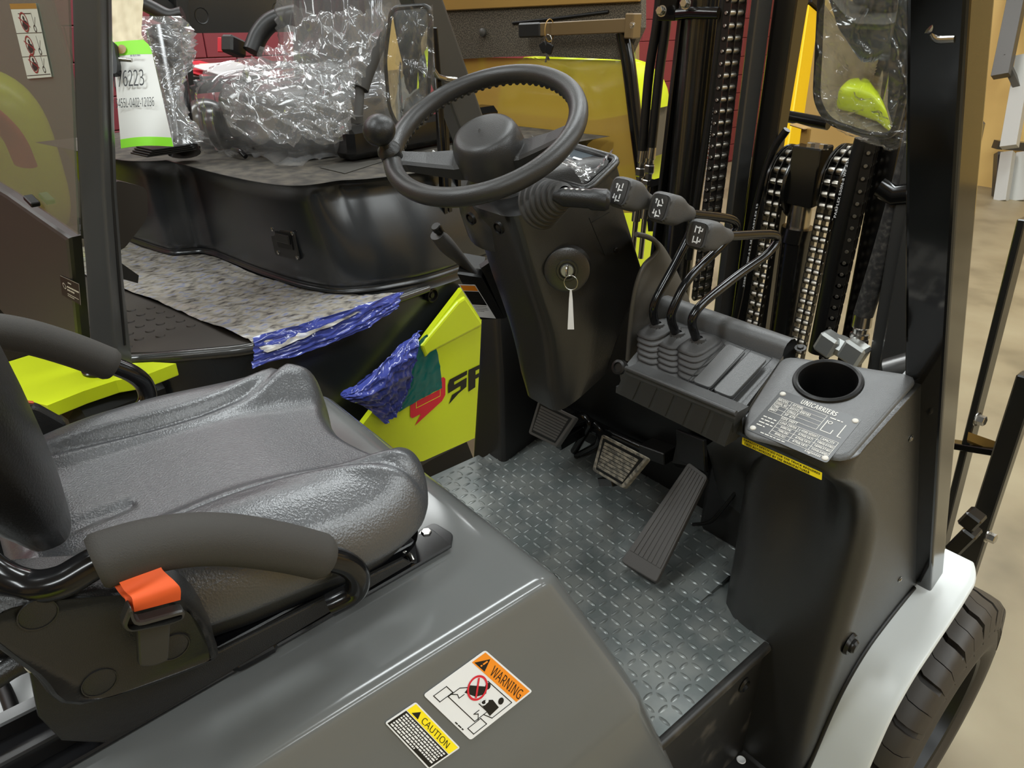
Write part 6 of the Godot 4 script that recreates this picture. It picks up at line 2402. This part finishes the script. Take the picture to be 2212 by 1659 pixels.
# ---------------------------------------------------------------- things that lie on, hang from or stand behind the trucks
# crumpled film through a rough outline of rows, displaced towards n
func film(rows_in: Array, n: Vector3, amount: float, seed_: int, per := 6, fx := 60.0, fy := 25.0) -> Array:
	var nz := crumple(seed_)
	var fine := []
	for r in rows_in:
		fine.append(cr(r, per))
	var out := []
	for j in fine[0].size():
		var col := []
		for i in fine.size():
			col.append(fine[i][j])
		out.append(cr(col, per))
	for i in out.size():
		for j in out[i].size():
			var p: Vector3 = out[i][j]
			out[i][j] = p + n * amount * (nz.get_noise_2d(i * fx / per, j * fy / per) + 0.4 * nz.get_noise_2d(i * fx * 3.1 / per, j * fy * 2.7 / per))
	return out

func build_loose_things():
	# clear plastic over the green truck's seat
	var cov := thing("plastic_cover", "crumpled clear plastic wrapped over the green truck's seat", "plastic cover", G(0.4, 0.6, 1.18))
	obj("cushion_film", blob(G(0.37, 0.58, 1.285), g_basis(), Vector3(0.32, 0.15, 0.31), 0.62, 0.028, 3, 80, 150, -0.105, Vector3(0.16, 0.22, -0.05)), M.film, cov)
	obj("backrest_film", blob(G(0.60, 0.60, 1.64), g_basis() * Basis(Vector3(0, 0, 1), -0.2), Vector3(0.125, 0.40, 0.265), 0.6, 0.030, 8, 80, 130, -2.0, Vector3(0.0, -0.45, 0.05)), M.film, cov)
	var rows := film([[Vector3(0.9626,1.5806,-2.0593), Vector3(1.0638,1.5919,-1.9816), Vector3(1.1709,1.5919,-1.8911)], [Vector3(0.8372,1.481,-2.0522), Vector3(0.9446,1.4588,-1.946), Vector3(1.0672,1.481,-1.8578)], [Vector3(0.737,1.431,-2.0135), Vector3(0.856,1.3987,-1.8906), Vector3(0.9693,1.4041,-1.7986)], [Vector3(0.6888,1.3808,-1.9751), Vector3(0.8095,1.3596,-1.8585), Vector3(0.9384,1.3491,-1.7423)], [Vector3(0.6817,1.3189,-1.9236), Vector3(0.7654,1.2978,-1.8383), Vector3(0.8962,1.3083,-1.7351)]], Vector3(-0.4, 0.6, 0.5), 0.045, 21, 14, 12.0, 30.0)
	var st := mb()
	grid(st, rows)
	obj("loose_fold", st, M.film, cov)
	# plastic bag over the green truck's steering column
	st = mb()
	rows = []
	var nz := crumple(5)
	for i in 36:
		var t := i / 35.0
		var c: Vector3 = (Vector3(0.7361,1.5849,-2.5496)).lerp(Vector3(0.6756,1.2492,-2.3691), t)
		var w := lerpf(0.085, 0.075, t) * (0.75 + 0.35 * sin(t * 7.0))
		var r := []
		for j in 40:
			var a := TAU * j / 40
			var k := w * (1.0 + 0.35 * nz.get_noise_2d(i * 3.0, 40.0 + absf(j - 20) * 7.0))
			r.append(c + ga() * cos(a) * k + gb() * sin(a) * k)
		rows.append(r)
	grid(st, rows, true)
	var o := obj("plastic_bag", st, M.film, self)
	tag(o, "clear plastic bag over the green truck's steering column, behind the hang tag", "plastic bag")
	# blue film on the green truck's floor
	rows = film([
		[G(0.03, 1.25, 0.822), G(0.0, 0.95, 0.822), G(0.03, 0.80, 0.822), G(0.0, 0.5, 0.822), G(0.02, 0.2, 0.822), G(0.09, 0.06, 0.822), G(0.16, -0.02, 0.823)],
		[G(-0.12, 1.25, 0.824), G(-0.12, 0.95, 0.824), G(-0.10, 0.75, 0.824), G(-0.10, 0.5, 0.824), G(-0.09, 0.25, 0.824), G(-0.03, 0.06, 0.826), G(0.06, -0.03, 0.822)],
		[G(-0.25, 1.25, 0.824), G(-0.24, 0.95, 0.824), G(-0.24, 0.75, 0.824), G(-0.22, 0.5, 0.824), G(-0.21, 0.25, 0.824), G(-0.17, 0.05, 0.828), G(-0.10, -0.04, 0.815)],
		[G(-0.36, 1.25, 0.823), G(-0.35, 0.95, 0.823), G(-0.34, 0.75, 0.823), G(-0.33, 0.5, 0.823), G(-0.33, 0.25, 0.823), G(-0.33, 0.07, 0.828), G(-0.31, -0.01, 0.79)]], Vector3.UP, 0.004, 14, 12, 14.0, 22.0)
	st = mb()
	sheet(st, rows, 0.0008)
	o = obj("floor_film", st, M.blue_film_dirty, self)
	tag(o, "torn blue protective film, muddy, spread on the green truck's floor", "plastic film")
	rows = film([
		[G(0.17, -0.03, 0.83), G(0.02, -0.03, 0.835), G(-0.15, -0.012, 0.835), G(-0.32, 0.03, 0.83)],
		[G(0.14, -0.045, 0.80), G(0.0, -0.045, 0.795), G(-0.16, -0.03, 0.79), G(-0.34, 0.01, 0.79)],
		[G(0.12, -0.05, 0.79), G(-0.02, -0.052, 0.77), G(-0.19, -0.035, 0.762), G(-0.36, -0.002, 0.765)]], -gb(), 0.008, 31, 10, 16.0, 24.0)
	st = mb()
	sheet(st, rows, 0.0008)
	o = obj("film_edge", st, M.blue_film, self)
	tag(o, "bright blue film edge folded over the rim of the green truck's floor", "plastic film")
	# blue film bunched on the chassis side
	rows = film([
		[Vector3(1.0957,0.7157,-1.7483), Vector3(1.0445,0.6978,-1.7374), Vector3(0.9852,0.6809,-1.7248), Vector3(0.9181,0.6605,-1.7106), Vector3(0.835,0.6333,-1.6929), Vector3(0.7752,0.6288,-1.6802)],
		[Vector3(1.07,0.6913,-1.7122), Vector3(1.0192,0.6712,-1.7014), Vector3(0.9642,0.6537,-1.6897), Vector3(0.9065,0.6308,-1.6774), Vector3(0.8306,0.6172,-1.6613), Vector3(0.7656,0.6339,-1.6475)],
		[Vector3(1.0564,0.6489,-1.7093), Vector3(1.025,0.6294,-1.7026), Vector3(0.9748,0.6101,-1.692), Vector3(0.9347,0.5874,-1.6834), Vector3(0.8789,0.5803,-1.6716), Vector3(0.795,0.6056,-1.6537)],
		[Vector3(1.053,0.5737,-1.7392), Vector3(1.0306,0.55,-1.7345), Vector3(1.0045,0.5279,-1.7289), Vector3(0.9683,0.5191,-1.7212), Vector3(0.9291,0.5121,-1.7129), Vector3(0.859,0.5444,-1.698)],
		[Vector3(1.0345,0.5105,-1.7455), Vector3(1.012,0.4866,-1.7407), Vector3(0.9947,0.4741,-1.7371), Vector3(0.9811,0.4582,-1.7342), Vector3(0.9586,0.4517,-1.7294), Vector3(0.9291,0.4489,-1.7231)]], -gb(), 0.012, 17, 10, 7.0, 16.0)
	st = mb()
	sheet(st, rows, 0.0008)
	o = obj("bunched_film", st, M.blue_film, self)
	tag(o, "crumpled blue film bunched beside the seat, on the green truck's side", "plastic film")
	rows = film([
		[Vector3(1.1434,0.676,-1.7789), Vector3(1.1071,0.6632,-1.7712), Vector3(1.073,0.6238,-1.7639), Vector3(1.0298,0.5918,-1.7548)],
		[Vector3(1.1847,0.5977,-1.7877), Vector3(1.1203,0.572,-1.774), Vector3(1.0657,0.5437,-1.7624), Vector3(1.0123,0.516,-1.751)],
		[Vector3(1.1968,0.5152,-1.7903), Vector3(1.1365,0.5053,-1.7775), Vector3(1.072,0.4984,-1.7637), Vector3(1.0091,0.4835,-1.7504)],
		[Vector3(1.1996,0.4553,-1.7909), Vector3(1.1393,0.4566,-1.778), Vector3(1.0832,0.4569,-1.7661), Vector3(1,0.4534,-1.7484)]], -gb(), 0.002, 19, 6, 16.0, 30.0)
	st = mb()
	sheet(st, rows, 0.0006)
	o = obj("teal_film", st, M.teal_film, self)
	tag(o, "teal film patch stuck over the red emblem on the lime panel", "plastic film")
	# hang tag
	var tg := thing("hang_tag", "white hang tag with lime green bands and a stock number", "tag", Vector3(0.5402,1.5332,-2.0431))
	var ql := [Vector3(0.4906,1.5312,-2.0836), Vector3(0.5605,1.5372,-2.0287), Vector3(0.5278,1.3075,-1.8978), Vector3(0.4294,1.3035,-1.9782)]
	var tn: Vector3 = (ql[1] - ql[0]).cross(ql[3] - ql[0]).normalized()
	tn = tn if tn.dot(Vector3(0, 1.6, 0) - ql[0]) > 0 else -tn
	var d := ql.duplicate()
	d.append(tn)
	st = mb()
	var trs := []
	for i in 13:
		var r := []
		for j in 9:
			var u := j / 8.0
			var v := i / 12.0
			if i == 0:
				u = lerpf(0.06, 0.86, u)
			r.append(dq(d, u, v, 0.010 * sin(u * PI) * (0.3 + v)))
		trs.append(r)
	sheet(st, trs, -0.0006)
	var card := obj("card", st, M.tag_white, tg)
	for b in [[0.0, 0.135, "band"], [0.915, 1.0, "band"]]:
		st = mb()
		var rr := []
		for i in 4:
			var r := []
			for j in 9:
				var u := j / 8.0
				var v: float = lerpf(b[0], b[1], i / 3.0)
				if v < 0.06:
					u = lerpf(lerpf(0.06, 0.0, v / 0.06), lerpf(0.86, 1.0, v / 0.06), u)
				r.append(dq(d, u, v, 0.010 * sin(u * PI) * (0.3 + v) + 0.0008))
			rr.append(r)
		grid(st, rr)
		obj(b[2], st, M.lime, tg)
	d.append(tg)
	st = mb()
	lathe(st, dq(d, 0.27, 0.085, 0.008), tn, [[0.011, 0], [0.011, 0.0008], [0.004, 0.001], [0.0, 0.0004]], 24)
	obj("eyelet", st, M.mast_tan, tg)
	var d3 := []
	for q in [[0, 0], [1, 0], [1, 1], [0, 1]]:
		d3.append(dq(d, q[0], q[1], 0.0145))
	d3.append(tn)
	d3.append(tg)
	dtext(d3, "176223", 0.0, 0.295, 0.74, 0.445, M.ink, false)
	dtext(d3, "S455L-0402-12036", 0.035, 0.555, 0.86, 0.64, M.ink, false)
	st = mb()
	dsmall(st, d3, 0.5, 0.155, 0.95, 0.175, 1, 2, 0.9)
	obj("small_print", st, M.post_grey, tg)
	st = mb()
	plate(st, fillet([Vector3(0.4788,1.5402,-2.0554), Vector3(0.4844,1.5344,-2.0467), Vector3(0.4752,1.4875,-2.0221), Vector3(0.4677,1.4679,-2.0149), Vector3(0.4535,1.466,-2.0255)], 0.004, 3, true), -tn * 0.02, 0.002)
	obj("clip", st, M.ink, tg)
	st = mb()
	tube(st, [Vector3(0.4827,1.4972,-2.0224), Vector3(0.5049,1.4953,-2.0024)], 0.005, 8)
	obj("rivet_pin", st, M.steel, tg)
	# papers in a plastic pocket above the tag
	st = mb()
	rows = film([[Vector3(0.5809,1.658,-2.3613), Vector3(0.6179,1.658,-2.33), Vector3(0.653,1.658,-2.3004)], [Vector3(0.5641,1.6031,-2.3376), Vector3(0.5974,1.5976,-2.3057), Vector3(0.6305,1.6031,-2.2814)], [Vector3(0.5511,1.5592,-2.3183), Vector3(0.5834,1.5427,-2.2796), Vector3(0.6099,1.5482,-2.2609)], [Vector3(0.5324,1.5042,-2.2961), Vector3(0.5666,1.4933,-2.2597), Vector3(0.61,1.5317,-2.2495)]], Vector3(-0.5, 0, 0.8), 0.006, 7, 8, 10.0, 6.0)
	sheet(st, rows, 0.002)
	o = obj("paper_pocket", st, M.paper, self)
	tag(o, "cream paper in a plastic pocket hanging above the green banded tag", "paper")
	# ignition key with its ring and tag
	var kn := Vector3(-0.62, 0.10, 0.62).normalized()
	var k0: Vector3 = Vector3(0.7554,1.2434,-0.76)
	var key := thing("ignition_key", "small key with a ring and a white strip tag in the ignition lock", "key", k0)
	st = mb()
	beam(st, k0 + kn * 0.0, k0 + kn * 0.018 + Vector3(0, -0.002, 0), 0.0022, 0.008)
	obj("blade", st, M.steel, key)
	st = mb()
	lathe(st, k0 + kn * 0.022, Vector3(0.6, 0, 0.8), [[0.009, -0.001], [0.0095, 0.0], [0.009, 0.001], [0.003, 0.001], [0.003, -0.001]], 20)
	obj("bow", st, M.steel, key)
	var rc: Vector3 = Vector3(0.7298,1.2336,-0.725)
	st = mb()
	var rg := []
	for j in 28:
		var a := TAU * j / 28
		rg.append(rc + Vector3(0.55, 0, 0.83) * cos(a) * 0.0105 + Vector3.UP * sin(a) * 0.0115)
	tube(st, rg, 0.0009, 6, false, true)
	obj("ring", st, M.steel, key)
	st = mb()
	plate(st, [Vector3(0.7273,1.2241,-0.724), Vector3(0.7313,1.2231,-0.724), Vector3(0.7343,1.2051,-0.724), Vector3(0.7402,1.1546,-0.724), Vector3(0.7257,1.1586,-0.724), Vector3(0.7262,1.2071,-0.724)], Vector3(-0.4, 0, 0.5) * 0.002)
	obj("strip_tag", st, M.white, key)
	# bunch of keys on the grab bar
	var kk := thing("key_bunch", "two black headed keys on a ring hanging from the brown grab bar", "keys", Vector3(2.0057,1.5157,-2.1567))
	st = mb()
	rg = []
	for j in 28:
		var a := TAU * j / 28
		rg.append(Vector3(2.0222,1.5337,-2.1752) + ga() * cos(a) * 0.03 + Vector3.UP * sin(a) * 0.038)
	tube(st, rg, 0.0022, 6, false, true)
	obj("loop", st, M.mast_tan, kk)
	st = mb()
	rg = []
	for j in 24:
		var a := TAU * j / 24
		rg.append(Vector3(1.992,1.5007,-2.149) + gb() * cos(a) * 0.016 + Vector3.UP * sin(a) * 0.02)
	tube(st, rg, 0.0022, 6, false, true)
	obj("ring", st, M.steel, kk)
	for q in [[Vector3(1.984,1.4818,-2.1626), 0.5], [Vector3(1.9856,1.4781,-2.1312), -0.35]]:
		st = mb()
		var up := Vector3.UP.rotated(-ga(), q[1])
		var sd := up.cross(-ga())
		var p: Vector3 = q[0]
		plate(st, fillet([p - sd * 0.016 + up * 0.014, p + sd * 0.016 + up * 0.014, p + sd * 0.014 - up * 0.022, p - sd * 0.014 - up * 0.022], 0.006, 3, true), -ga() * 0.008, 0.002)
		var kh := obj("key_head", st, M.ink, kk)
		st = mb()
		plate(st, [p - sd * 0.005 - up * 0.022, p + sd * 0.005 - up * 0.022, p + sd * 0.004 - up * 0.052, p - sd * 0.002 - up * 0.055], -ga() * 0.003)
		obj("blade", st, M.steel, kh)
	# plastic bags over the two mirrors and film over the gauges
	rows = film([[Vector3(0.7773,1.6345,-0.4317), Vector3(0.7967,1.6337,-0.3914), Vector3(0.8164,1.6329,-0.3505)], [Vector3(0.7848,1.584,-0.429), Vector3(0.8043,1.5843,-0.388), Vector3(0.8235,1.5847,-0.3477)], [Vector3(0.794,1.5295,-0.4288), Vector3(0.8134,1.5357,-0.386), Vector3(0.832,1.5417,-0.345)], [Vector3(0.8021,1.5009,-0.4218), Vector3(0.8218,1.4983,-0.3813), Vector3(0.8379,1.5051,-0.3454)], [Vector3(0.8145,1.4843,-0.4062), Vector3(0.8312,1.4739,-0.375), Vector3(0.8469,1.4813,-0.3394)], [Vector3(0.8401,1.4756,-0.3744), Vector3(0.8514,1.4618,-0.3556), Vector3(0.8566,1.4694,-0.3421)]], Vector3(-0.5, 0.3, 0.8), 0.008, 41, 14, 12.0, 12.0)
	st = mb()
	grid(st, rows)
	o = obj("mirror_bag", st, M.film_clear, self)
	tag(o, "clear plastic bag over the large mirror beside the right pillar", "plastic bag")
	rows = film([[Vector3(0.6813,1.6052,-1.1329), Vector3(0.7071,1.6058,-1.0983), Vector3(0.7329,1.6071,-1.0636)], [Vector3(0.6776,1.5401,-1.1463), Vector3(0.7062,1.5405,-1.108), Vector3(0.7353,1.541,-1.0691)], [Vector3(0.6811,1.4741,-1.157), Vector3(0.7096,1.4751,-1.1188), Vector3(0.7373,1.4835,-1.0799)], [Vector3(0.6922,1.4112,-1.1636), Vector3(0.7144,1.4084,-1.1346), Vector3(0.7347,1.4215,-1.1046)]], Vector3(-0.5, 0.3, 0.8), 0.010, 43, 14, 12.0, 12.0)
	st = mb()
	grid(st, rows)
	o = obj("mirror_bag", st, M.film_clear, self)
	tag(o, "clear plastic bag over the narrow mirror beside the left pillar", "plastic bag")
	rows = film([[Vector3(0.804,1.4152,-0.9), Vector3(0.8565,1.3951,-0.9), Vector3(0.9009,1.3827,-0.9)], [Vector3(0.7749,1.4044,-0.84), Vector3(0.8521,1.385,-0.84), Vector3(0.9075,1.3748,-0.84)], [Vector3(0.782,1.3898,-0.79), Vector3(0.8332,1.38,-0.79), Vector3(0.8738,1.4,-0.79)], [Vector3(0.7829,1.3703,-0.76), Vector3(0.812,1.3836,-0.76), Vector3(0.8453,1.4126,-0.76)]], Vector3(-0.4, 0.9, 0.2), 0.006, 45, 8)
	st = mb()
	grid(st, rows)
	o = obj("gauge_film", st, M.film, self)
	tag(o, "clear protective film lifting off the instrument display", "plastic film")

func build_background():
	# a twin of the green truck behind the camera, seen only in the mirrors
	var tw := green.duplicate()
	tw.name = "forklift"
	add_child(tw, true)
	tw.position = Vector3(-1.75, -0.1, 1.08)
	tw.rotation_degrees = Vector3(0, 22, 0)
	for c in tw.get_children():
		if String(c.name) in ["rear_window", "top_beam", "felt_panel", "cab_post", "grab_bar", "door_panel", "windscreen"]:
			tw.remove_child(c)
			c.free()
	var cw := MeshInstance3D.new()
	cw.name = "counterweight"
	cw.mesh = done(blob(ga() * 0.88 + Vector3(0, 0.42, 0), g_basis(), Vector3(0.30, 0.30, 0.60), 0.5, 0.0, 0))
	cw.material_override = M.green_paint
	tw.add_child(cw, true)
	tag(tw, "lime green forklift behind the viewer, seen only reflected in the mirrors", "forklift")
	# another green forklift of the row behind
	var f := thing("forklift", "lime green forklift beyond the row, its rounded tail showing left of the mast", "forklift", G(2.2, 0.6, -0.1))
	var st := mb()
	var body := []
	for band in [[0.12, 0.89, "counterweight", "green_paint"], [0.89, 1.14, "vent_band", "panel_grey"], [1.14, 1.40, "hood", "green_paint"]]:
		st = mb()
		body = []
		for k in 7:
			var t := k / 6.0
			var y: float = lerpf(band[0], band[1], t)
			var e: float = 0.0 if band[2] != "hood" else 0.42 * (1.0 - sqrt(1.0 - t * t * 0.98))
			body.append(fillet([G(1.75, 0.28 + e, y), G(2.62 - e * 0.9, 0.28 + e * 0.3, y), G(2.62 - e, 0.92 - e * 0.6, y), G(1.75, 0.92 - e * 0.6, y)], 0.14, 6, true))
		grid(st, body, true)
		cap(st, body[-1], 0)
		obj(band[2], st, M[band[3]], f)
	st = mb()
	tube(st, cr([G(2.4, 0.62, 1.30), G(2.42, 0.60, 1.50), G(2.5, 0.52, 1.50), G(2.52, 0.50, 1.25)], 5), 0.025, 10)
	obj("grab_handle", st, M.steel, f)
	for q in [[1.95, 0.40], [1.95, 0.84]]:
		st = mb()
		lathe(st, G(q[0], q[1], 0.16), gb(), [[0.0, -0.09], [0.16, -0.09], [0.25, -0.07], [0.26, -0.04], [0.26, 0.04], [0.25, 0.07], [0.16, 0.09], [0.0, 0.09]], 28)
		obj("wheel", st, M.tire_rubber, f)
	f = thing("forklift", "lime green forklift seen dimly through the grey windscreen", "forklift", G(-0.1, 2.55, -0.1))
	obj("hood", blob(G(-0.2, 2.6, 0.95), g_basis(), Vector3(0.45, 0.45, 0.35), 0.6, 0.0, 0), M.green_paint, f)
	st = mb()
	bx(st, G(-0.3, 3.05, 1.25), Vector3(1.9, 2.5, 0.12), g_basis(), 0.03)
	obj("cab_panel", st, M.panel_grey, f)
	obj("seat", blob(G(-0.4, 2.4, 1.25), g_basis(), Vector3(0.25, 0.16, 0.22), 0.6, 0.0, 0), M.mast_grey, f)
	st = mb()
	tube(st, cr([G(-0.62, 2.2, 1.2), G(-0.6, 2.2, 1.5), G(-0.45, 2.2, 1.62), G(-0.2, 2.2, 1.6)], 5), 0.07, 12)
	obj("guard_arch", st, M.green_paint, f)
	st = mb()
	bx(st, G(-0.2, 2.6, 0.35), Vector3(1.0, 0.6, 0.7), g_basis(), 0.05)
	obj("chassis", st, M.mast_black, f)
	# papers on its hood
	var pp := thing("paper_stack", "loose printed papers lying behind the green truck's seat", "papers", G(0.68, 1.62, 1.32))
	for q in [[0.0, 0.0, 0.1, "tag_white"], [0.02, 0.03, -0.2, "paper"], [0.05, -0.05, 0.35, "white"], [-0.03, 0.05, 0.5, "red"]]:
		st = mb()
		bx(st, G(0.68 + q[0], 1.62 + q[1], 1.352 + absf(q[2]) * 0.03), Vector3(0.30, 0.003, 0.22), g_basis() * Basis(Vector3.UP, q[2]) * Basis(Vector3(1, 0, 0), 0.22), 0.0)
		obj("sheet", st, M[q[3]], pp)
	# yellow safety post at the far wall
	var yp := thing("safety_post", "tall yellow steel post by the maroon wall, seen beside the large mirror", "post", Vector3(9.4118,-0.1,-5.0406))
	st = mb()
	beam(st, Vector3(6.8319,-0.5559,-3.8391), Vector3(7.8342,1.5862,-4.4707), 0.22, 0.22, Vector3(1, 0, 0), 0.01)
	obj("post", st, M.post_yellow, yp)
	st = mb()
	beam(st, Vector3(7.8521,1.5949,-4.4615), Vector3(8.3544,2.6529,-4.7674), 0.24, 0.24, Vector3(1, 0, 0), 0.01)
	obj("sleeve", st, M.ink, yp)
	# red and pale marks on the floor behind the mast
	st = mb()
	plate(st, [Vector3(12.2773,-0.095,-6.5969), Vector3(12.6139,-0.095,-6.3125), Vector3(9.7415,-0.095,-4.7238), Vector3(9.034,-0.095,-4.664)], Vector3(0, 0.003, 0))
	var mk := obj("floor_mark", st, M.red_dull, self)
	tag(mk, "faded red paint mark on the floor behind the chain wheels", "floor mark")
	# work stand at the far right
	var ws := thing("work_stand", "dark framed steel stand with pale grey legs before the tan wall", "stand", Vector3(8.3962,-0.1,-2.1632))
	st = mb()
	beam(st, Vector3(8.7159,0.3795,-2.5966), Vector3(9.2482,0.3373,-2.1176), 0.10, 0.08)
	beam(st, Vector3(8.7265,0.3035,-2.5352), Vector3(8.5466,-0.1607,-2.3667), 0.08, 0.08)
	obj("frame", st, M.mast_grey, ws)
	st = mb()
	beam(st, Vector3(8.6716,0.3213,-2.4458), Vector3(8.464,-0.1199,-2.3167), 0.11, 0.10, Vector3(1, 0, 0))
	obj("leg", st, M.stand_white, ws)
	st = mb()
	beam(st, Vector3(8.8046,0.3213,-2.3334), Vector3(8.5934,-0.1199,-2.2074), 0.13, 0.10, Vector3(1, 0, 0))
	obj("leg", st, M.stand_white, ws)
	st = mb()
	beam(st, Vector3(8.7229,1.2123,-2.5736), Vector3(8.3335,0.4225,-2.3573), 0.14, 0.09, Vector3(1, 0, 0))
	obj("brace", st, M.stand_white, ws)
	st = mb()
	beam(st, Vector3(8.4792,1.0328,-2.6555), Vector3(9.008,2.0501,-2.9109), 0.15, 0.09, Vector3(1, 0, 0))
	beam(st, Vector3(8.5541,1.2123,-2.7162), Vector3(8.5764,0.8932,-2.4771), 0.06, 0.06, Vector3(1, 0, 0))
	obj("strut", st, M.panel_grey, ws)
